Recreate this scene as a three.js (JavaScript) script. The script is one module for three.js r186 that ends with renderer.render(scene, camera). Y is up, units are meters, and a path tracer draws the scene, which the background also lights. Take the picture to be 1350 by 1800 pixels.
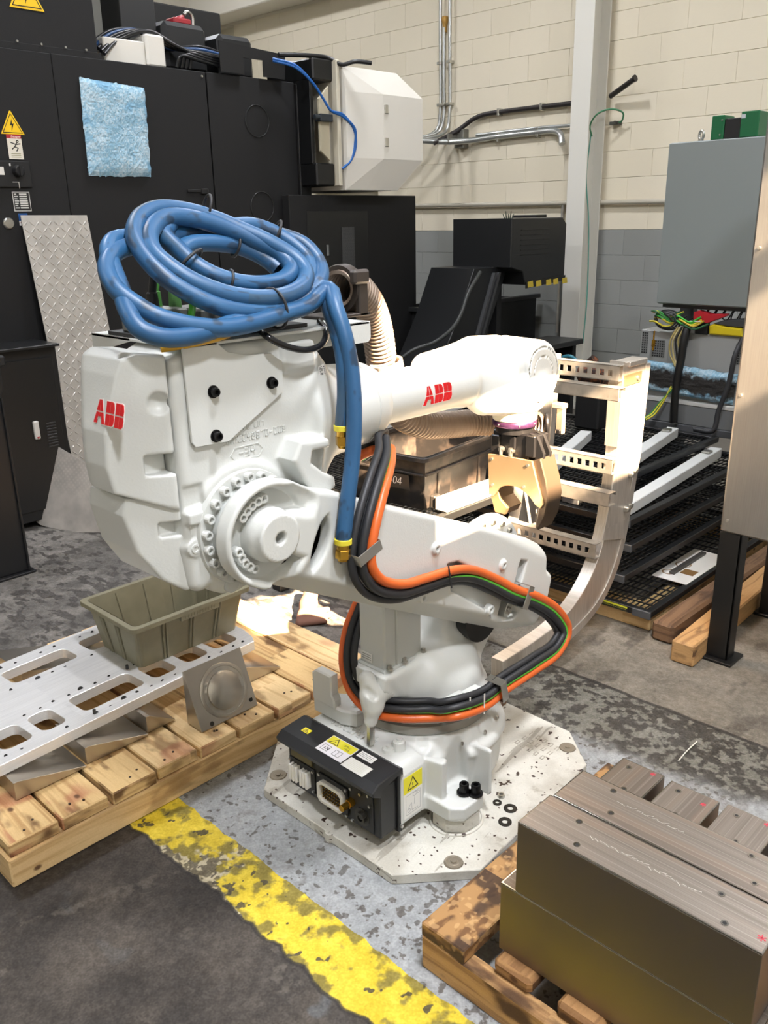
import * as THREE from 'three';
import { mergeGeometries, toCreasedNormals } from 'three/addons/utils/BufferGeometryUtils.js';
import { ConvexGeometry } from 'three/addons/geometries/ConvexGeometry.js';
import { RectAreaLightUniformsLib } from 'three/addons/lights/RectAreaLightUniformsLib.js';

// ---------------------------------------------------------------- camera, exposure, large lights
const scene = new THREE.Scene();
scene.background = new THREE.Color(0x000000);
const camera = new THREE.PerspectiveCamera(61.55, 1350 / 1800, 0.05, 60);
camera.position.set(0, 1.6, 0);
camera.rotation.order = 'YXZ';
camera.rotation.set(-0.3283996, -0.7997223, -0.0192301);
scene.add(camera);
const renderer = new THREE.WebGLRenderer({ antialias: true });
renderer.toneMapping = THREE.LinearToneMapping;
renderer.toneMappingExposure = 1.0;
renderer.shadowMap.enabled = true;
RectAreaLightUniformsLib.init();

// low sun that enters through the clerestory window behind the camera (direction measured from its shadows)
const SUN_DIR = new THREE.Vector3(0.3, -1, -1.3).normalize();
const sun = new THREE.DirectionalLight(0xffdcb4, 120);
sun.position.set(2.0, 1.2, -1.4).addScaledVector(SUN_DIR, -9);
sun.target.position.set(2.0, 1.2, -1.4);
sun.castShadow = true;
sun.shadow.mapSize.set(2048, 2048);
sun.shadow.camera.left = -4; sun.shadow.camera.right = 4; sun.shadow.camera.top = 4; sun.shadow.camera.bottom = -4;
sun.shadow.camera.near = 0.5; sun.shadow.camera.far = 20;
scene.add(sun, sun.target);

// high-bay lamps under the roof: [x, z, strength]
const LAMP_Y = 4.72, LAMP_W = 0.34, LAMP_D = 0.34;
const LAMPS = [[4.4, -7.4, 1.1], [4.4, -4.1, 1.1], [4.4, -0.7, 1.0], [1.2, -4.3, 1.1], [1.3, -0.4, 2.3], [-1.9, -3.4, 0.7], [0.1, 1.1, 2.6]];
const LAMP_POWER = 188;

// ---------------------------------------------------------------- helpers
const V3 = (x, y, z) => new THREE.Vector3(x, y, z);
function rng(seed) { let a = seed >>> 0; return () => { a = (a + 0x6D2B79F5) >>> 0; let t = a; t = Math.imul(t ^ (t >>> 15), t | 1); t ^= t + Math.imul(t ^ (t >>> 7), t | 61); return ((t ^ (t >>> 14)) >>> 0) / 4294967296; }; }
function hash(x, y, s) { let h = Math.imul(x | 0, 374761393) + Math.imul(y | 0, 668265263) + Math.imul(s | 0, 974711) | 0; h = Math.imul(h ^ (h >>> 13), 1274126177); return ((h ^ (h >>> 16)) >>> 0) / 4294967296; }
function vn(x, y, s = 0) { const xi = Math.floor(x), yi = Math.floor(y); let u = x - xi, v = y - yi; u = u * u * (3 - 2 * u); v = v * v * (3 - 2 * v); const a = hash(xi, yi, s), b = hash(xi + 1, yi, s), c = hash(xi, yi + 1, s), d = hash(xi + 1, yi + 1, s); return a + (b - a) * u + (c - a) * v + (a - b - c + d) * u * v; }
function fbm(x, y, s = 0, o = 4) { let t = 0, a = 0.5, n = 0; for (let i = 0; i < o; i++) { t += a * vn(x, y, s + i * 17); n += a; a *= 0.5; x *= 2.03; y *= 2.03; } return t / n; }
const clamp = (x, a = 0, b = 1) => Math.min(b, Math.max(a, x));
const sstep = (a, b, x) => { const t = clamp((x - a) / (b - a)); return t * t * (3 - 2 * t); };
const lerp = (a, b, t) => a + (b - a) * t;
const mix3 = (a, b, t) => [lerp(a[0], b[0], t), lerp(a[1], b[1], t), lerp(a[2], b[2], t)];
// texture from a function of metres; the picture covers sx by sy metres starting at (ox, oy)
function tex(w, h, sx, sy, fn, { ox = 0, oy = 0, srgb = true, wrap = true } = {}) {
  const d = new Uint8Array(w * h * 4);
  for (let j = 0; j < h; j++) for (let i = 0; i < w; i++) {
    const c = fn(ox + (i + 0.5) / w * sx, oy + (j + 0.5) / h * sy, i, j), k = (j * w + i) * 4;
    if (typeof c === 'number') d[k] = d[k + 1] = d[k + 2] = clamp(c, 0, 255); else { d[k] = clamp(c[0], 0, 255); d[k + 1] = clamp(c[1], 0, 255); d[k + 2] = clamp(c[2], 0, 255); }
    d[k + 3] = 255;
  }
  const t = new THREE.DataTexture(d, w, h, THREE.RGBAFormat);
  t.magFilter = THREE.LinearFilter; t.minFilter = THREE.LinearMipmapLinearFilter; t.generateMipmaps = true;
  if (srgb) t.colorSpace = THREE.SRGBColorSpace;
  if (wrap) { t.wrapS = t.wrapT = THREE.RepeatWrapping; }
  t.repeat.set(1 / sx, 1 / sy); t.offset.set(-ox / sx, -oy / sy);
  t.needsUpdate = true; return t;
}
// canvas picture for printed labels, shown once over a part whose uv runs 0..1
function print(w, h, draw) {
  const c = document.createElement('canvas'); c.width = w; c.height = h; const g = c.getContext('2d');
  draw(g, w, h); const t = new THREE.CanvasTexture(c); t.colorSpace = THREE.SRGBColorSpace; t.magFilter = THREE.LinearFilter; return t;
}
const std = (color, roughness = 0.6, metalness = 0, o = {}) => new THREE.MeshStandardMaterial({ color, roughness, metalness, ...o });

// ---- geometry
function planarUV(g, off = [0, 0]) {      // non-indexed; uv in metres along the dominant axis
  if (g.index) g = g.toNonIndexed();
  for (const k of Object.keys(g.attributes)) if (!['position', 'normal'].includes(k)) g.deleteAttribute(k);
  g.morphAttributes = {}; g.clearGroups();
  const p = g.attributes.position, n = p.count, uv = new Float32Array(n * 2), a = V3(), b = V3(), c = V3();
  if (!g.attributes.normal) g.computeVertexNormals();
  for (let i = 0; i < n; i += 3) {
    a.fromBufferAttribute(p, i); b.fromBufferAttribute(p, i + 1); c.fromBufferAttribute(p, i + 2);
    const N = b.clone().sub(a).cross(c.clone().sub(a)), x = Math.abs(N.x), y = Math.abs(N.y), z = Math.abs(N.z);
    [a, b, c].forEach((q, k) => {
      const [s, t] = y >= x && y >= z ? [q.x, q.z] : x >= z ? [q.z, q.y] : [q.x, q.y];
      uv[(i + k) * 2] = s + off[0]; uv[(i + k) * 2 + 1] = t + off[1];
    });
  }
  g.setAttribute('uv', new THREE.BufferAttribute(uv, 2)); return g;
}
const join = (gs) => gs.length === 1 ? planarUV(gs[0]) : mergeGeometries(gs.map((g) => planarUV(g)));
function box(x0, y0, z0, x1, y1, z1, ch = 0.002) {
  if (x0 > x1) [x0, x1] = [x1, x0]; if (y0 > y1) [y0, y1] = [y1, y0]; if (z0 > z1) [z0, z1] = [z1, z0];
  const c = [(x0 + x1) / 2, (y0 + y1) / 2, (z0 + z1) / 2], h = [(x1 - x0) / 2, (y1 - y0) / 2, (z1 - z0) / 2];
  ch = Math.min(ch, ...h.map((e) => e * 0.48));
  const P = (s, full) => [0, 1, 2].map((k) => c[k] + s[k] * (k === full ? h[k] : h[k] - ch));
  const out = [], tri = (a, b, d) => {
    const m = [0, 1, 2].map((k) => (a[k] + b[k] + d[k]) / 3 - c[k]), u = b.map((e, k) => e - a[k]), v = d.map((e, k) => e - a[k]);
    const n = [u[1] * v[2] - u[2] * v[1], u[2] * v[0] - u[0] * v[2], u[0] * v[1] - u[1] * v[0]];
    if (n[0] * m[0] + n[1] * m[1] + n[2] * m[2] < 0) out.push(...a, ...d, ...b); else out.push(...a, ...b, ...d);
  };
  const quad = (a, b, d, e) => { tri(a, b, d); tri(a, d, e); };
  for (let ax = 0; ax < 3; ax++) for (const s of [-1, 1]) {
    const q = [[-1, -1], [1, -1], [1, 1], [-1, 1]].map(([u, v]) => { const t = [0, 0, 0]; t[ax] = s; t[(ax + 1) % 3] = u; t[(ax + 2) % 3] = v; return P(t, ax); }); quad(...q);
  }
  if (ch > 0) {
    for (let ax = 0; ax < 3; ax++) for (const s of [-1, 1]) for (const t of [-1, 1]) {
      const i = (ax + 1) % 3, j = (ax + 2) % 3, mk = (e, f) => { const v = [0, 0, 0]; v[ax] = e; v[i] = s; v[j] = t; return P(v, f); };
      quad(mk(-1, i), mk(1, i), mk(1, j), mk(-1, j));
    }
    for (const s of [-1, 1]) for (const t of [-1, 1]) for (const u of [-1, 1]) tri(P([s, t, u], 0), P([s, t, u], 1), P([s, t, u], 2));
  }
  const g = new THREE.BufferGeometry(); g.setAttribute('position', new THREE.BufferAttribute(new Float32Array(out), 3)); g.computeVertexNormals(); return g;
}
const curve = (pts, closed = false, tension) => new THREE.CatmullRomCurve3(pts.map((p) => V3(...p)), closed, tension === undefined ? 'centripetal' : 'catmullrom', tension ?? 0.5);
function tube(pts, r, { seg = pts.length * 6, rad = 8, closed = false, caps = true } = {}) {
  const c = curve(pts, closed), g = [new THREE.TubeGeometry(c, seg, r, rad, closed)];
  if (!closed && caps) for (const t of [0, 1]) { const p = c.getPoint(t), d = c.getTangent(t).multiplyScalar(t ? 1 : -1), k = new THREE.CircleGeometry(r, rad); k.applyQuaternion(new THREE.Quaternion().setFromUnitVectors(V3(0, 0, 1), d.normalize())); k.translate(p.x, p.y, p.z); g.push(k); }
  return join(g);
}
function orient(g, p, dir) { const d = V3(...dir).normalize(); g.applyQuaternion(new THREE.Quaternion().setFromUnitVectors(V3(0, 1, 0), d)); g.translate(...p); return g; }
function lathe(prof, p, dir = [0, 1, 0], seg = 24, crease = 0.6) {     // prof: [radius, height] from the base up
  return orient(toCreasedNormals(new THREE.LatheGeometry(prof.map(([r, h]) => new THREE.Vector2(r, h)), seg), crease), p, dir);
}
function cyl(a, b, r0, r1 = r0, seg = 16, ch = 0) {
  const A = V3(...a), B = V3(...b), h = A.distanceTo(B), d = B.clone().sub(A).normalize();
  const prof = ch ? [[0, 0], [r0 - ch, 0], [r0, ch], [r1, h - ch], [r1 - ch, h], [0, h]] : [[0, 0], [r0, 0], [r1, h], [0, h]];
  return lathe(prof, a, [d.x, d.y, d.z], seg, 0.5);
}
// outline extruded along an axis: 'z' takes [x, y], 'x' takes [z, y], 'y' takes [x, z]
function extrude(pts, axis, a0, a1, { bevel = 0, holes = [], seg = 1, curveSegments = 12, crease = 0.5 } = {}) {
  const path = (q) => q instanceof THREE.Path ? q : new THREE.Shape(q.map(([x, y]) => new THREE.Vector2(x, y)));
  const s = path(pts); for (const h of holes) s.holes.push(path(h));
  const lo = Math.min(a0, a1), hi = Math.max(a0, a1);
  const g = new THREE.ExtrudeGeometry(s, { depth: hi - lo - 2 * bevel, bevelEnabled: bevel > 0, bevelThickness: bevel, bevelSize: bevel, bevelOffset: -bevel, bevelSegments: seg, curveSegments });
  g.translate(0, 0, lo + bevel);
  if (axis === 'x') g.applyMatrix4(new THREE.Matrix4().set(0, 0, 1, 0, 0, 1, 0, 0, 1, 0, 0, 0, 0, 0, 0, 1));
  if (axis === 'y') g.applyMatrix4(new THREE.Matrix4().set(1, 0, 0, 0, 0, 0, 1, 0, 0, 1, 0, 0, 0, 0, 0, 1));
  if (axis !== 'z') { const p = g.index ? g.toNonIndexed() : g, q = p.attributes.position; for (let i = 0; i < q.count; i += 3) for (const k of ['position']) { const A = p.attributes[k], x = A.getX(i + 1), y = A.getY(i + 1), z = A.getZ(i + 1); A.setXYZ(i + 1, A.getX(i + 2), A.getY(i + 2), A.getZ(i + 2)); A.setXYZ(i + 2, x, y, z); } p.deleteAttribute('normal'); return toCreasedNormals(p, crease); }
  return toCreasedNormals(g, crease);
}
const circle = (x, y, r, n = 20) => Array.from({ length: n }, (_, i) => [x + r * Math.cos(i / n * 2 * Math.PI), y + r * Math.sin(i / n * 2 * Math.PI)]);
function rrect(x0, y0, x1, y1, r, n = 4) { const o = []; for (const [cx, cy, a] of [[x1 - r, y0 + r, -Math.PI / 2], [x1 - r, y1 - r, 0], [x0 + r, y1 - r, Math.PI / 2], [x0 + r, y0 + r, Math.PI]]) for (let i = 0; i <= n; i++) o.push([cx + r * Math.cos(a + i / n * Math.PI / 2), cy + r * Math.sin(a + i / n * Math.PI / 2)]); return o; }
const hull = (pts) => new ConvexGeometry(pts.map((p) => V3(...p)));
// socket-head and hexagon bolts standing on p, pointing along dir
const socketBolt = (p, dir, r, h) => lathe([[0, h * 0.45], [r * 0.52, h * 0.45], [r * 0.56, h * 0.98], [r * 0.9, h], [r, h * 0.88], [r, 0]], p, dir, 14, 0.5);
const hexBolt = (p, dir, r, h) => mergeGeometries([planarUV(orient(new THREE.CylinderGeometry(r * 0.92, r, h, 6).translate(0, h / 2, 0), p, dir)), planarUV(orient(new THREE.CylinderGeometry(r * 1.35, r * 1.35, h * 0.22, 16).translate(0, h * 0.11, 0), p, dir))]);
// flat printed label as a thin plate: corner o, edge vectors u (picture right) and v (picture up), thickness t along u x v
function plate(o, u, v, t = 0.0012) {
  const O = V3(...o), U = V3(...u), W = V3(...v), N = U.clone().cross(W).normalize().multiplyScalar(t), pos = [], uv = [];
  const c = [O, O.clone().add(U), O.clone().add(U).add(W), O.clone().add(W)], T = [[0, 0], [1, 0], [1, 1], [0, 1]];
  const q = (i, ps, ts) => { for (const k of [0, 1, 2, 0, 2, 3]) { pos.push(ps[k].x, ps[k].y, ps[k].z); uv.push(...ts[k]); } };
  const top = c.map((p) => p.clone().add(N)); q(0, top, T);
  for (let i = 0; i < 4; i++) { const j = (i + 1) % 4; q(1, [c[i], c[j], top[j], top[i]], [T[i], T[j], T[j], T[i]]); }
  q(2, [c[3], c[2], c[1], c[0]], [[0.01, 0.01], [0.02, 0.01], [0.02, 0.02], [0.01, 0.02]]);
  const g = new THREE.BufferGeometry(); g.setAttribute('position', new THREE.Float32BufferAttribute(pos, 3)); g.setAttribute('uv', new THREE.Float32BufferAttribute(uv, 2)); g.computeVertexNormals(); return g;
}
const turned = (g, axis, ang, [x, y, z]) => { g.translate(-x, -y, -z); g.applyMatrix4(new THREE.Matrix4().makeRotationAxis(V3(...axis).normalize(), ang)); g.translate(x, y, z); return g; };

// ---- signed distances and a surface-nets mesher for cast shapes
const sd = {
  box: (c, h, r = 0.005) => (x, y, z) => { const a = Math.abs(x - c[0]) - h[0] + r, b = Math.abs(y - c[1]) - h[1] + r, d = Math.abs(z - c[2]) - h[2] + r; return Math.hypot(Math.max(a, 0), Math.max(b, 0), Math.max(d, 0)) + Math.min(Math.max(a, b, d), 0) - r; },
  ball: (c, r) => (x, y, z) => Math.hypot(x - c[0], y - c[1], z - c[2]) - r,
  // capped (rounded) cone between a and b with radii ra, rb
  cone: (a, b, ra, rb) => { const u = [b[0] - a[0], b[1] - a[1], b[2] - a[2]], l = u[0] * u[0] + u[1] * u[1] + u[2] * u[2]; return (x, y, z) => { const t = clamp(((x - a[0]) * u[0] + (y - a[1]) * u[1] + (z - a[2]) * u[2]) / l); return Math.hypot(x - a[0] - u[0] * t, y - a[1] - u[1] * t, z - a[2] - u[2] * t) - ra - (rb - ra) * t; }; },
  // flat-ended cylinder, possibly tapered
  cyl: (a, b, ra, rb = ra, r = 0.004) => { const u = [b[0] - a[0], b[1] - a[1], b[2] - a[2]], L = Math.hypot(...u), e = u.map((k) => k / L); return (x, y, z) => { const t = (x - a[0]) * e[0] + (y - a[1]) * e[1] + (z - a[2]) * e[2], q = Math.hypot(x - a[0] - e[0] * t, y - a[1] - e[1] * t, z - a[2] - e[2] * t); const d1 = q - lerp(ra, rb, clamp(t / L)) + r, d2 = Math.abs(t - L / 2) - L / 2 + r; return Math.hypot(Math.max(d1, 0), Math.max(d2, 0)) + Math.min(Math.max(d1, d2), 0) - r; }; },
  // polygon extruded along an axis ('x': [z,y], 'y': [x,z], 'z': [x,y])
  poly: (pts, axis, a0, a1, r = 0.004) => {
    const n = pts.length, mid = (a0 + a1) / 2, hl = Math.abs(a1 - a0) / 2;
    return (x, y, z) => {
      const [p, q, w] = axis === 'z' ? [x, y, z] : axis === 'x' ? [z, y, x] : [x, z, y];
      let d = 1e9, s = 1;
      for (let i = 0, j = n - 1; i < n; j = i++) {
        const ax = pts[i][0], ay = pts[i][1], ex = pts[j][0] - ax, ey = pts[j][1] - ay, wx = p - ax, wy = q - ay, t = clamp((wx * ex + wy * ey) / (ex * ex + ey * ey)), bx = wx - ex * t, by = wy - ey * t;
        d = Math.min(d, bx * bx + by * by);
        const c1 = q >= ay, c2 = q < pts[j][1], c3 = ex * wy > ey * wx;
        if ((c1 && c2 && c3) || (!c1 && !c2 && !c3)) s = -s;
      }
      const d1 = s * Math.sqrt(d) + r, d2 = Math.abs(w - mid) - hl + r;
      return Math.hypot(Math.max(d1, 0), Math.max(d2, 0)) + Math.min(Math.max(d1, d2), 0) - r;
    };
  },
  // half space n.p < d
  half: (n, p) => { const l = Math.hypot(...n), k = n.map((e) => e / l), d = k[0] * p[0] + k[1] * p[1] + k[2] * p[2]; return (x, y, z) => k[0] * x + k[1] * y + k[2] * z - d; },
};
const smin = (a, b, k) => { const h = Math.max(k - Math.abs(a - b), 0) / k; return Math.min(a, b) - h * h * k * 0.25; };
const U = (k, ...f) => (x, y, z) => { let d = f[0](x, y, z); for (let i = 1; i < f.length; i++) d = smin(d, f[i](x, y, z), k); return d; };
const S = (k, a, ...f) => (x, y, z) => { let d = a(x, y, z); for (const g of f) d = -smin(-d, g(x, y, z), k); return d; };
const I = (k, a, ...f) => (x, y, z) => { let d = a(x, y, z); for (const g of f) d = -smin(-d, -g(x, y, z), k); return d; };
function mesher(f, lo, hi, cell) {
  const n = [0, 1, 2].map((k) => Math.ceil((hi[k] - lo[k]) / cell) + 1), [nx, ny, nz] = n, g = new Float32Array(nx * ny * nz);
  const at = (i, j, k) => (k * ny + j) * nx + i;
  // sparse evaluation: a coarse pass skips blocks far from the surface
  const B = 4, big = cell * B * 0.9;
  for (let k0 = 0; k0 < nz; k0 += B) for (let j0 = 0; j0 < ny; j0 += B) for (let i0 = 0; i0 < nx; i0 += B) {
    const c = f(lo[0] + (i0 + B / 2) * cell, lo[1] + (j0 + B / 2) * cell, lo[2] + (k0 + B / 2) * cell), far = Math.abs(c) > big * 2.2;
    for (let k = k0; k < Math.min(k0 + B, nz); k++) for (let j = j0; j < Math.min(j0 + B, ny); j++) for (let i = i0; i < Math.min(i0 + B, nx); i++) g[at(i, j, k)] = far ? c : f(lo[0] + i * cell, lo[1] + j * cell, lo[2] + k * cell);
  }
  const idx = new Int32Array(nx * ny * nz).fill(-1), pos = [], tri = [];
  const E = [[0, 1], [2, 3], [4, 5], [6, 7], [0, 2], [1, 3], [4, 6], [5, 7], [0, 4], [1, 5], [2, 6], [3, 7]];
  const v = new Float64Array(8);
  for (let k = 0; k < nz - 1; k++) for (let j = 0; j < ny - 1; j++) for (let i = 0; i < nx - 1; i++) {
    let m = 0; for (let c = 0; c < 8; c++) { v[c] = g[at(i + (c & 1), j + ((c >> 1) & 1), k + (c >> 2))]; if (v[c] < 0) m |= 1 << c; }
    if (m === 0 || m === 255) continue;
    let x = 0, y = 0, z = 0, w = 0;
    for (const [a, b] of E) if ((v[a] < 0) !== (v[b] < 0)) { const t = v[a] / (v[a] - v[b]); x += lerp(a & 1, b & 1, t); y += lerp((a >> 1) & 1, (b >> 1) & 1, t); z += lerp(a >> 2, b >> 2, t); w++; }
    let p = [lo[0] + (i + x / w) * cell, lo[1] + (j + y / w) * cell, lo[2] + (k + z / w) * cell];
    for (let it = 0; it < 2; it++) { const e = cell * 0.1, d = f(...p), gx = f(p[0] + e, p[1], p[2]) - d, gy = f(p[0], p[1] + e, p[2]) - d, gz = f(p[0], p[1], p[2] + e) - d, l = (gx * gx + gy * gy + gz * gz) / (e * e); if (l > 0.05) { const s = clamp(d / l, -cell * 0.5, cell * 0.5) / e; p = [p[0] - gx * s, p[1] - gy * s, p[2] - gz * s]; } }
    idx[at(i, j, k)] = pos.length / 3; pos.push(...p);
  }
  const quad = (a, b, c, d, flip) => { if (a < 0 || b < 0 || c < 0 || d < 0) return; if (flip) tri.push(a, c, b, a, d, c); else tri.push(a, b, c, a, c, d); };
  for (let k = 1; k < nz - 1; k++) for (let j = 1; j < ny - 1; j++) for (let i = 1; i < nx - 1; i++) {
    const s = g[at(i, j, k)] < 0;
    if (s !== g[at(i + 1, j, k)] < 0) quad(idx[at(i, j - 1, k - 1)], idx[at(i, j, k - 1)], idx[at(i, j, k)], idx[at(i, j - 1, k)], !s);
    if (s !== g[at(i, j + 1, k)] < 0) quad(idx[at(i - 1, j, k - 1)], idx[at(i - 1, j, k)], idx[at(i, j, k)], idx[at(i, j, k - 1)], !s);
    if (s !== g[at(i, j, k + 1)] < 0) quad(idx[at(i - 1, j - 1, k)], idx[at(i, j - 1, k)], idx[at(i, j, k)], idx[at(i - 1, j, k)], !s);
  }
  const nor = new Float32Array(pos.length), e = cell * 0.35;
  for (let i = 0; i < pos.length; i += 3) { const [x, y, z] = [pos[i], pos[i + 1], pos[i + 2]], a = f(x + e, y, z) - f(x - e, y, z), b = f(x, y + e, z) - f(x, y - e, z), c = f(x, y, z + e) - f(x, y, z - e), l = Math.hypot(a, b, c) || 1; nor[i] = a / l; nor[i + 1] = b / l; nor[i + 2] = c / l; }
  const o = new THREE.BufferGeometry(); o.setAttribute('position', new THREE.Float32BufferAttribute(pos, 3)); o.setAttribute('normal', new THREE.BufferAttribute(nor, 3)); o.setIndex(tri); return o;
}

// ---- things, parts and names
const taken = new Map();
function numbered(n) { const k = taken.get(n) ?? 0; taken.set(n, k + 1); return k ? `${n}_${String(k).padStart(3, '0')}` : n; }
const worldOf = (o) => { const p = V3(0, 0, 0); for (let q = o; q && q !== scene; q = q.parent) p.add(q.position); return p; };
function tag(o, label, category, group, kind) { if (label) o.userData.label = label; if (category) o.userData.category = category; if (group) o.userData.group = group; if (kind) o.userData.kind = kind; return o; }
function shade(m) { m.castShadow = true; m.receiveShadow = true; return m; }
function thing(name, at, label, category, group) { const o = new THREE.Group(); o.name = numbered(name); o.position.set(...at); scene.add(o); return tag(o, label, category, group); }
// geometry is given in world metres and kept where it is; own = keep the uv it has
function part(parent, name, geos, mat, { label, own = false, kind } = {}) {
  const list = Array.isArray(geos) ? geos : [geos], g = own ? list[0] : join(list), w = worldOf(parent);
  g.translate(-w.x, -w.y, -w.z);
  const m = shade(new THREE.Mesh(g, mat)); m.name = parent === scene ? numbered(name) : name;
  if (label) m.userData.label = label; if (kind) m.userData.kind = kind;
  parent.add(m); return m;
}
function single(name, geos, mat, label, category, group, at, own) {     // a thing of one mesh
  const list = Array.isArray(geos) ? geos : [geos], g = own ? list[0] : join(list); g.computeBoundingBox();
  const b = g.boundingBox, p = at ?? [(b.min.x + b.max.x) / 2, b.min.y, (b.min.z + b.max.z) / 2];
  g.translate(-p[0], -p[1], -p[2]);
  const m = shade(new THREE.Mesh(g, mat)); m.name = numbered(name); m.position.set(...p); scene.add(m); return tag(m, label, category, group);
}
function struct(name, geos, mat) { const m = part(scene, name, geos, mat); m.userData.kind = 'structure'; return m; }
// a piece that shares its geometry: placed by a matrix relative to the parent
function piece(parent, name, geo, mat, pos, rot) { const w = worldOf(parent), m = shade(new THREE.Mesh(geo, mat)); m.name = name; m.position.set(pos[0] - w.x, pos[1] - w.y, pos[2] - w.z); if (rot) m.rotation.set(...rot); parent.add(m); return m; }

// ================================================================ the hall: floor, walls, roof
const FLOOR_Y = 0;
// floor colour in world metres (x, z): bare dark slab | yellow stripe | grey paint | bare slab to the right and behind
function floorColor(x, z, fine) {
  const n1 = fbm(x * 3.1, z * 3.1, 1, 4), n2 = fbm(x * 11, z * 11, 2, 4), n3 = fine ? fbm(x * 60, z * 60, 3, 3) : 0.5, n4 = fine ? vn(x * 260, z * 260, 4) : 0.5;
  const grit = (n3 - 0.5) * 26 + (n4 - 0.5) * 22;
  // bare, oily slab on the near left
  let bare = mix3([44, 39, 34], [74, 67, 59], sstep(0.3, 0.72, n1 * 0.6 + n2 * 0.4));
  const scuff = sstep(0.62, 0.72, fbm(x * 6 + z * 2, z * 14 - x * 5, 9, 4)); bare = mix3(bare, [108, 101, 90], scuff * 0.38 * sstep(0.4, 0.6, n3));
  const oil = sstep(0.6, 0.68, fbm(x * 4.3 + 9, z * 4.3, 12, 3)); bare = mix3(bare, [46, 42, 39], oil * 0.45);
  const blue = sstep(0.7, 0.76, fbm(x * 9 - 4, z * 9, 15, 3)) * sstep(0.5, 0.9, x); bare = mix3(bare, [98, 108, 118], blue * 0.4);
  // worn grey paint around the robot
  let paint = mix3([138, 141, 142], [158, 160, 160], n2);
  const flake = sstep(0.61, 0.66, fbm(x * 58, z * 58, 21, 4) * 0.7 + n1 * 0.3); paint = mix3(paint, [84, 79, 74], flake * 0.8); paint = mix3(paint, [112, 110, 107], sstep(0.6, 0.7, n2 * 0.6 + fbm(x * 30, z * 30, 22, 3) * 0.4) * 0.5);
  const scr = sstep(0.73, 0.77, fbm(x * 10 + z * 34, z * 12 - x * 36, 23, 3)); paint = mix3(paint, [78, 74, 70], scr * 0.7);
  // dark mottled slab to the right, paler slab further right
  let mott = mix3([62, 59, 54], [112, 110, 101], sstep(0.46, 0.6, fbm(x * 48, z * 48, 31, 4) * 0.75 + n1 * 0.25));
  let pale = mix3([104, 98, 87], [138, 130, 117], n1 * 0.5 + n2 * 0.5); pale = mix3(pale, [84, 78, 70], sstep(0.56, 0.66, fbm(x * 5 + 3, z * 9, 35, 4)) * 0.7);
  let back = mix3([86, 83, 79], [120, 116, 110], sstep(0.3, 0.7, n1 * 0.4 + n2 * 0.6)); back = mix3(back, [60, 57, 54], sstep(0.54, 0.62, fbm(x * 34, z * 16, 37, 4)) * 0.75);
  const wob = (fbm(x * 14, z * 14, 41, 3) - 0.5) * 0.05;
  let c;
  const eL = 0.938 + (fbm(x * 3, z * 21, 43, 3) - 0.5) * 0.035, eR = 1.092 + (fbm(x * 3, z * 26, 44, 3) - 0.5) * 0.014;
  if (x < eL) c = bare;
  else if (x < eR) {
    const y0 = mix3([196, 170, 30], [222, 198, 62], fbm(x * 30, z * 30, 51, 3));
    const dirt = fbm(x * 34, z * 34, 53, 4) * 0.6 + fbm(x * 8, z * 8, 54, 3) * 0.4;
    c = mix3(y0, [104, 94, 46], sstep(0.46, 0.6, dirt) * 0.75);
    const worn = sstep(0.6, 0.68, fbm(x * 40, z * 40, 55, 3) * 0.4 + 0.6 * clamp(1 - Math.abs(z + 1.62) * 4 - (x - 0.95) * 2) + 0.28 * sstep(0.97, 0.93, x) * fbm(x * 20, z * 20, 59, 2) * 2);
    c = mix3(c, mix3([98, 90, 76], [186, 176, 152], sstep(0.45, 0.6, fbm(x * 80, z * 80, 57, 2))), worn * 0.92);
    c = mix3(c, [58, 52, 44], sstep(0.74, 0.78, fbm(x * 16 + z * 40, z * 18 - x * 30, 58, 3)) * 0.8);
  } else {
    c = paint;
    c = mix3(c, mott, sstep(-0.05, 0.05, x - 2.12 + wob * 2 + (z + 1.4) * -0.12) * sstep(-1.9, -1.5, z + wob * 4));
    c = mix3(c, back, sstep(-1.86, -2.12, z + wob * 6 - (x - 1.2) * 0.05));
    c = mix3(c, pale, sstep(-0.006, 0.006, x - 2.49 + wob * 0.3) * (0.75 + 0.25 * n2));
  }
  const crack = sstep(0.008, 0.002, Math.abs(x - eL)) * 0.8; if (x < 1) c = mix3(c, [34, 30, 27], crack);
  c = mix3(c, [40, 37, 34], sstep(0.012, 0.004, Math.abs(x - 2.49 + wob * 0.35)) * 0.75);
  return [c[0] + grit, c[1] + grit, c[2] + grit];
}
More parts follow.
